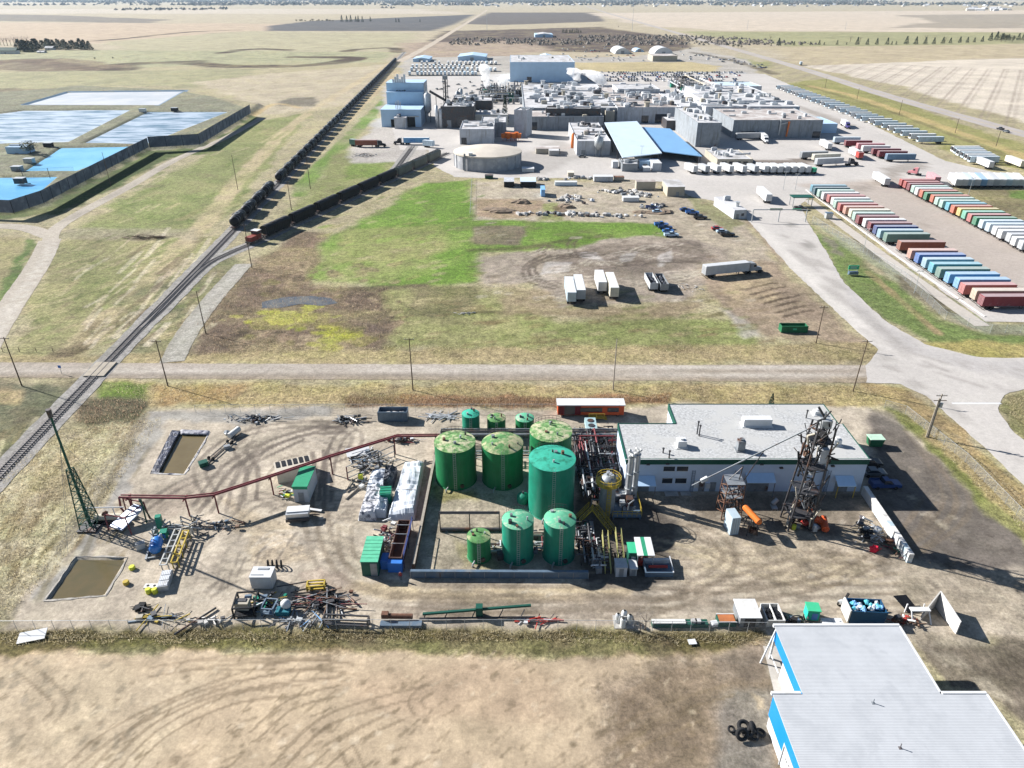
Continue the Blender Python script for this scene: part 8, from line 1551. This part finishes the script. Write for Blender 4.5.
for xl,xr,yb,yt,yr,m,tm,lb in((504,514,187.5,182,177,'black_paint','pale_wall','left of two black bins with pale tops below the round tank'),(520.5,536,187.5,182,177,'black_paint','pale_blue_roof','right of two black bins with pale tops below the round tank'),(522,534,172.5,169,167,'pale_box','white_paint','small pale cabin in the shadow of the round tank'),(485,493,179,176.5,175,'green_trim','dark_metal','small dark green box in front of the round tank'),(555,577,186,182.5,181,'pale_blue_roof','white_paint','long pale blue box in the upper dump lot'),(594,613,182,177,175,'pale_wall','white_paint','white van body at the upper edge of dump lot'),(614,624,181,177.5,176,'tan_wall','rust','brown box right of white van body on dump lot'),(568,574,177,173,171,'tan_wall','cream_wall','small tan cabin at the top of the dump lot'),(636,655,190,182,180,'tan_wall','brown_roof','roofless brown pen beside the tan gabled hut'),(623,639,202,198,196,'white_paint','white_paint','white horizontal box tank among the rubble piles'),(541,545,197,190,186,'sky_blue_tarp','sky_blue_tarp','narrow light blue box at the edge of brown soil heap'),(643,650,172,168,166,'pale_wall','white_paint','white crate before the pale blue hut'),(652,661,171.5,163.5,158,'pale_wall','white_paint','white box truck body below the blue canopy'),(612.5,618,168.5,162,160,'pale_wall','white_paint','small white truck body left of the grey shed'),(536,560,154,149,146,'tan_wall','brown_roof','low tan tank pit wall left of the boiler house'),(549,559,156,151,148,'concrete','grey_roof','low grey pit box left of the boiler house')):
 b=pbox(xl,xr,yb,yt,yr);w,L,H=b[1]-b[0],max(2.5,min(b[3]-b[2],9)),max(1.4,b[4]);t=thing('site_cabin' if H>2.4 else 'storage_box',lb,'cabin' if H>2.4 else 'box',((b[0]+b[1])/2,b[2],.04));q=MB();q.bx(-w/2,w/2,0,L,.15,H);q.build('case',m,t);q=MB();q.bx(-w/2-.1,w/2+.1,-.1,L+.1,H+.003,H+.14);q.build('lid',tm,t);q=MB();[q.bx(-w/2+.1,w/2-.1,y,y+.25,0,.15)for y in(.2,L-.5)];q.build('skid','dark_metal',t)
x,y=P3(556,152)[:2];car((x,y,.05),0.1,'dark blue','dark blue car parked beside the low grey pit box');x,y=P3(582,157.5)[:2];car((x,y,.05),0.1,'grey','grey car in front of the boiler house')
scrap('stone_row','scattered pale stones beside the dirt lot corner','stones',690,288,7,5,.4,16,['rock','pale_concrete'],71,.4,1.2,nm='stone');scrap('stone_row','few pale stones in the pasture below the green field','stones',464,314,3,1.5,.5,10,['rock','pale_concrete'],72,.4,1.2,nm='stone');scrap('branch_heap','heap of dark cleared brush beside the left rail field','brush heap',148,238,14,2.5,.8,30,['soil_heap','wood_pole','soil_heap'],73,1,5,nm='branch');scrap('machine_parts','scattered machine parts on gravel below the red grain trailer','scrap',364,156,6,5,.8,24,['steel_grey','pale_box','dark_metal','rust'],74,1,4)
t=thing('white_board','white board lying tilted in the ditch at lower left','board',P3(33,637));q=MB();q.box(0,0,.3,3.6,1.8,.1,.25);q.build('sheet','white_paint',t);q=MB();q.box(0,.3,.12,2.4,.12,.24,.25);q.build('batten','grey_wood',t);t.rotation_euler=(.15,0,0)
t=thing('ditch_sign','small white square board lying in the ditch at right','board',P3(692,643));q=MB();q.box(0,0,.25,1.1,.9,.08,.1);q.build('sheet','white_paint',t);q=MB();q.box(0,.2,.1,.8,.1,.2);q.build('batten','grey_wood',t)
t=thing('road_sign','small blue sign on a post beside gravel road crossing','sign',P3(62,374));q=MB();q.bar((0,0,0),(0,0,2.0),.08);q.build('post','galvanised',t);q=MB();q.box(0,-.06,2.0,.7,.05,.7);q.build('plate','cobalt',t)
# ================================================================ BLUE BUILDING in front
HB=6.0;xa,xb=gp(775,627,HB).x,gp(894,626,HB).x;xb=(xb+gp(947,695,HB).x)/2;yN=gp(830,626,HB).y;yM=gp(800,694,HB).y;xl,xr_=gp(773,695,HB).x,gp(987.5,696,HB).x;yF=34
t=thing('blue_building','white roofed building with bright blue band around its white walls','building',(xa,yM,0));X=lambda v:v-xa;Yl=lambda v:v-yM
q=MB();q.bx(X(xa)+.4,X(xb)-.4,0.01,Yl(yN)-3.6,0,HB-.3);q.bx(X(xl)+.3,X(xr_)-.3,Yl(yF),0,0,HB-.3);q.build('wall','white_paint',t)
q=MB();q.bx(X(xa),X(xb),0.02,Yl(yN),HB-.12,HB);q.bx(X(xl),X(xr_),Yl(yF),0,HB-.12,HB+.004);ro=q.build('roof',M('ribbed_white_roof',(.40,.415,.435),.8,var=.06,scale=.4,ribs=1.6,ribaxis='Y',spots=(.365,.38,.40),spot_amt=.4,spot_scale=.3),t)
q=MB();q.bx(X(xa)-.1,X(xb)+.1,Yl(yN)+.003,Yl(yN)+.35,HB-.35,HB+.1);q.bx(X(xb)+.003,X(xb)+.2,.3,Yl(yN),HB-.35,HB+.06);q.build('eaves','white_paint',t);q=MB();q.bx(X(xl)-.1,X(xa)-.2,.003,.35,HB-.35,HB+.1);q.bx(X(xb)+.2,X(xr_)+.1,.003,.35,HB-.35,HB+.1);q.bx(X(xr_)+.003,X(xr_)+.2,Yl(yF),0,HB-.35,HB+.06);q.build('eaves','white_paint',t)
q=MB();q.bx(X(xa)+.2,X(xa)+.397,.03,Yl(yN)-.1,HB-2.4,HB-.13);q.bx(X(xl)+.1,X(xl)+.297,Yl(yF),-.02,HB-2.0,HB-.13);q.bx(X(xl)+.12,X(xl)+.297,-5,-.02,2.2,HB-2.0);q.build('blue_band','bright_blue',t)
q=MB();q.bar((X(xa)+.3,Yl(yN)-.2,0),(X(xa)+.3,Yl(yN)-.2,HB-.13),.25);q.bar((X(xa)-1.2,Yl(yN)-1.0,0),(X(xa)+.2,Yl(yN)-.3,HB-.2),.18);q.bar((X(xa)+.3,Yl(yN)-3.4,.9),(X(xa)+.3,Yl(yN)-.2,.9),.14);q.build('porch_post','white_paint',t)
q=MB();q.bx(X(xl)+.2,X(xl)+.297,-12,-5.2,.2,3.6);g=q.build('door','white_paint',t);q=MB();q.bx(X(xl)+.1,X(xl)+.295,-5.1,-4.95,0,4.0);q.bx(X(xl)+.1,X(xl)+.295,-12.2,-12.05,0,4.0);q.bx(X(xl)+.1,X(xl)+.295,-12,-5.1,3.65,3.9);q.build('door_frame','pale_wall',t)
q=MB()
for k,(yy,ln)in enumerate(((-6.0,.5),(-6.9,.6),(-7.8,.5),(-8.7,.62),(-9.6,.5))):q.box(X(xl)+.19,yy,2.6,.02,.09,.6);q.box(X(xl)+.19,yy-.2,2.6+(.22 if k%2 else-.2),.02,ln*.8,.1);q.box(X(xl)+.19,yy-.4,2.6,.02,.09,.4+.1*(k%3))
q.build('lettering','dark_glass',g)
for px,py in((873,703),(900,748)):v=gp(px,py,HB);q=MB();q.tube((X(v.x),Yl(v.y),HB),(X(v.x),Yl(v.y),HB+.7),.06,None,8);q.box(X(v.x),Yl(v.y),HB+.02,.35,.35,.05);q.build('vent_pipe','steel_grey',ro)
TY=[(741,739,.62,.75,(.1,-.75,.6)),(743,731,.66,.7,(.1,-.25,1)),(752,732,.6,.7,(.8,-.1,.5)),(731,731,.36,.2,(.1,-.3,1)),(754,739,.42,.4,(-.2,-.6,.8)),(747,735,.55,.3,(-.2,.2,1)),(760,735,.5,.3,(.2,.1,1))]
for k,(px,py,R_,z,ax)in enumerate(TY):v=P3(px,py);q=MB();q.torus((0,0,0),ax,R_,R_*.36,22,9);q.torus((0,0,0),ax,R_*.7,R_*.12,18,5);t=solo('tyre',q,'black_rubber','old black tyre in the pile by the blue building, number %s from front'%ORD[k],'tyre',(v[0],v[1],z+.15),0,'pile of old tyres')
for k,nm in enumerate(('large tyre lying at the front of the pile','large tyre tilted on top at the back of pile','large tyre leaning at the right of the pile','smallest tyre apart at the left of the pile','small tyre low at the right front of pile','medium tyre half hidden in the middle of pile','small tyre flat beneath the right side of pile')):bpy.data.objects['tyre'+('.%03d'%k if k else '')]['label']='black '+nm
# ================================================================ TREES AND FAR THINGS
def crown_mesh(kind,seed):
 rr=random.Random(seed);q=MB();n=460 if kind!='bare' else 170
 for k in range(n):
  if kind=='fir':z=rr.random()**1.2;r=(1-z)*.22*(.55+.45*rr.random())+.012;u=rr.uniform(0,6.283);c=Vector((r*math.cos(u),r*math.sin(u),.07+.93*z));s=.055
  else:u=rr.uniform(0,6.283);v=rr.uniform(-1,1);d=rr.random()**.4;c=Vector((.36*d*math.sqrt(1-v*v)*math.cos(u),.36*d*math.sqrt(1-v*v)*math.sin(u),.62+.36*d*v));s=.06 if kind=='leafy' else .045;c+=Vector((math.sin(c.x*17+seed),math.cos(c.y*15+seed),0))*.05
  a=Vector((rr.uniform(-1,1),rr.uniform(-1,1),rr.uniform(-.6,.6)))*s;b=Vector((rr.uniform(-1,1),rr.uniform(-1,1),rr.uniform(-.6,.6)))*s
  if kind=='bare':b*=.25
  q.add([tuple(c-a),tuple(c+b),tuple(c+a-b*.3)],[(0,1,2)],k%2)
 return q
TM={'fir':[M('fir_dark',(.020,.035,.022),.9,var=.2),M('fir_mid',(.035,.055,.032),.9,var=.2)],'leafy':[M('leaf_dark',(.05,.06,.03),.9),M('leaf_mid',(.08,.085,.045),.9)],'bare':[M('twig_dark',(.16,.14,.12),.9),M('twig_pale',(.25,.22,.19),.9)]}
def tree(px,py,ty,kind,label,group,z=0.0,wide=1.0):
 p=gp(px,py,z);h=max(3,hz(p.y,ty));t=thing('fir_tree' if kind=='fir' else 'bare_tree' if kind=='bare' else 'leafy_tree',label,'tree',(p.x,p.y,z),random.uniform(0,6),group);sd=random.randint(0,3);me=cached(('crown',kind,sd),lambda:crown_mesh(kind,sd).mesh('crown',TM[kind]));c=place(me,'crown',t);c.scale=(h*wide,h*wide,h)
 def tr():
  q=MB();q.tube((0,0,0),(0,0,.5 if kind!='fir' else .3),.03,.015,6)
  if kind!='fir':
   for u in(.3,1.7,3.2,4.6):q.tube((0,0,.4),(.2*math.cos(u),.2*math.sin(u),.72),.014,.005,5)
  return q.mesh('trunk','wood_pole')
 k=place(cached(('trunk',kind),tr),'trunk',t);k.scale=(h,h,h);return t
rr=random.Random(42)
for i in range(34):px=20+i*2.1+rr.uniform(-.8,.8);tree(px,50-rr.uniform(0,5)+(px<40)*2,39+rr.uniform(-1,3),'fir','dark fir in the farmstead grove at far left, %s from the left'%ORD[i],'firs of the left farmstead',wide=2.4)
for i in range(9):px=1+i*3.4;tree(px,46-rr.uniform(0,1),33+rr.uniform(0,3),'bare','pale bare tree behind the left farmstead, %s from the left'%ORD[i],'bare trees of left farmstead',wide=1.3)
for i,(xl,xr,yb,yt,rf,lb)in enumerate(((-6,17,54,48,'green_trim','white farmhouse with dark green roof at far left'),(45,53,50,46.5,'white_roof','small white farm shed among the dark firs'),(37,44,53,51,'white_roof','low white farm shed in front of the firs'))):
 x0,x1,y0,y1,hh=pbox(xl,xr,yb,yt,yt-1.5);wd=x1-x0;t=thing('farmhouse',lb,'house',((x0+x1)/2,y0,0));q=MB();q.bx(-wd/2,wd/2,0,9,0,hh*.55);q.build('wall','white_paint',t);q=MB();q.extr([(-.6,hh*.5),(4.5,hh),(9.6,hh*.5),(9.6,hh*.56),(4.5,hh*1.08),(-.6,hh*.56)],'x',-wd/2-.4,wd/2+.4);q.build('roof',rf,t);q=MB();q.bx(-1,1,-.08,.02,0,2.4);q.build('door','steel_grey',t)
ROW=[(771,46,43),(778.5,46,38),(794,45.5,41),(802,45.5,42),(810,45,41.5),(819,45,40),(824,45,42),(837,44.8,40),(846.5,44.8,42),(857,45,37),(867,45,38.5),(876.5,44.8,38),(887,44.8,37.5),(891.5,44.8,41),(896,44.8,41),(906,44.6,36),(915.5,44.5,36.5),(925,44.5,37),(933.5,44.3,37.5),(942.5,43.8,37),(950,43.5,37.5),(959.5,43,36.5),(967,42.8,37),(974,42.5,37.5),(982,42,36),(990,41,32.5),(996,40.5,31.5),(1002,40.5,33),(1008,40.5,34),(1018,40.5,33),(1023,40.5,32)]
for i,(px,by,ty)in enumerate(ROW):tree(px,by,ty,'fir','dark fir in the roadside row at upper right, %s from the left'%ORD[i],'firs in the upper right row',wide=1.5)
for i,px in enumerate((770,850,860,925,934,945,1001,1005,1012)):tree(px,42,33+(i%3),'bare' if i<6 else 'leafy','%s tree behind the fir row, %s from the left'%(('pale bare','olive leafy')[i>=6],ORD[i]),'paler trees behind the fir row',wide=1.3)
for i,(px,by,ty)in enumerate(((342,22,15),(347,22,15.5),(351,22,15),(356,22,16),(358.5,22,15.5),(362.5,22,16),(370.5,21.5,16.5),(396,22.3,18),(399,22.3,18),(420,22,19))):tree(px,by,ty,'fir','dark fir on the edge of far grey field, %s from the left'%ORD[i],'firs by the far grey field',wide=1.2)
for i in range(12):tree(296+i*3.4+rr.uniform(-1,1),21.5,18.5+rr.uniform(0,1.5),'leafy','low dull bush left of the far firs, %s from the left'%ORD[i],'bushes by the far grey field',wide=1.8)
for i,(px,by,ty)in enumerate(((733,48,44),(738,48,43.5),(741,48.3,45),(95,59.5,57),(113,59,57),(505,128,97))[:5]):tree(px,by,ty,'leafy','small dark bush alone in the field, %s from the left'%ORD[(2,3,4,0,1)[i]],'lone bushes',wide=1.2)
for i in range(10):tree(563+i*2+rr.uniform(-.5,.5),33,28.5+rr.uniform(0,1.5),'fir','fir in the clump beside lone blue shed, %s from the left'%ORD[i],'firs beside the lone shed',wide=1.4)
tree(505,124,95,'fir','single narrow dark fir behind the long wing',None,wide=.7);tree(31,154,145,'leafy','round dark bush beside the pump house on the bank',None,2.5,1.6);tree(771,405,398,'fir','small dark fir on the verge behind the workshop',None)
for i,(px,py,h)in enumerate(((312,626,3.2),(645,630,3.8),(640,632,2.6))):tree(px,py,pj(0,P3(px,py)[1],h)[1],'bare',('bare brown shrub on the fence below the rusty beams','large bare brown shrub on the bottom fence near the meter station','smaller bare shrub beside the large fence shrub')[i],'bare shrubs on the bottom fence',wide=1.4)
def far_wood(name,label,x0,x1,y0,y1,n,h0,h1,mats,dens=None,seed=1):
 g=np.random.default_rng(seed);x=g.uniform(x0,x1,n);y=g.uniform(y0,y1,n);k=fbm(x,y,700,3)>(-.06 if dens is None else dens);x,y=x[k],y[k];n=len(x);h=g.uniform(h0,h1,n);w_=h*g.uniform(.6,1.3,n);vs=np.empty((n,5,3));a=g.uniform(0,6.28,n)
 for j in range(4):vs[:,j]=np.column_stack([x+w_*np.cos(a+j*1.571),y+w_*np.sin(a+j*1.571),h*g.uniform(0.0,.45,n)])
 vs[:,4]=np.column_stack([x,y,h]);b=np.arange(n)[:,None]*5;f=np.concatenate([b+[0,1,4],b+[1,2,4],b+[2,3,4],b+[3,0,4]]);me=bpy.data.meshes.new(name);me.from_pydata(vs.reshape(-1,3).tolist(),[],f.tolist());[me.materials.append(MATS[m])for m in mats];me.polygons.foreach_set('material_index',g.integers(0,len(mats),len(f)).astype(np.int32));me.update();return tag(place(me,name),kind='stuff')
M('far_wood_dark',(.045,.055,.05),.9,var=.2);M('far_wood_brown',(.09,.08,.07),.9,var=.2)
far_wood('town_woods','',-9000,5200,6800,13000,9000,10,26,['far_wood_dark','far_wood_brown'],-.05,3);far_wood('far_woods','',-5200,-800,4700,5600,800,8,16,['far_wood_dark','far_wood_brown'],.05,4);far_wood('horizon_woods','',-16000,16000,14000,26000,9000,20,45,['far_wood_dark'],-.2,5)
far_wood('scrub','',-120,560,1420,2250,2600,2,5,['far_wood_brown','twig_dark','twig_dark'],-.02,6)
hm=[]
for c in('white_paint','pale_wall','cream_wall'):
 q=MB();q.bx(-9,9,-6,6,0,5,0);q.extr([(-6.6,4.9),(0,9),(6.6,4.9)],'x',-9.4,9.4,1);hm.append(q.mesh('town_house',[c,'grey_roof']))
for k in range(120):x,y=rr.uniform(-1500,4600),rr.uniform(6200,8200);o=place(hm[k%3],'town_house',None,(x,y,0),rr.uniform(0,3));o.scale=(1.4,)*3;tag(o,'small pale house of the far town on the horizon','house','houses of the far town')
for k in range(14):x,y=gp(rr.uniform(965,1010),rr.uniform(8.5,11))[:2];o=place(hm[k%3],'town_house',None,(x,y,0),rr.uniform(0,3));o.scale=(2.4,2,1.4);tag(o,'pale farm building in the far cluster at upper right','farm building','far farm cluster at upper right')
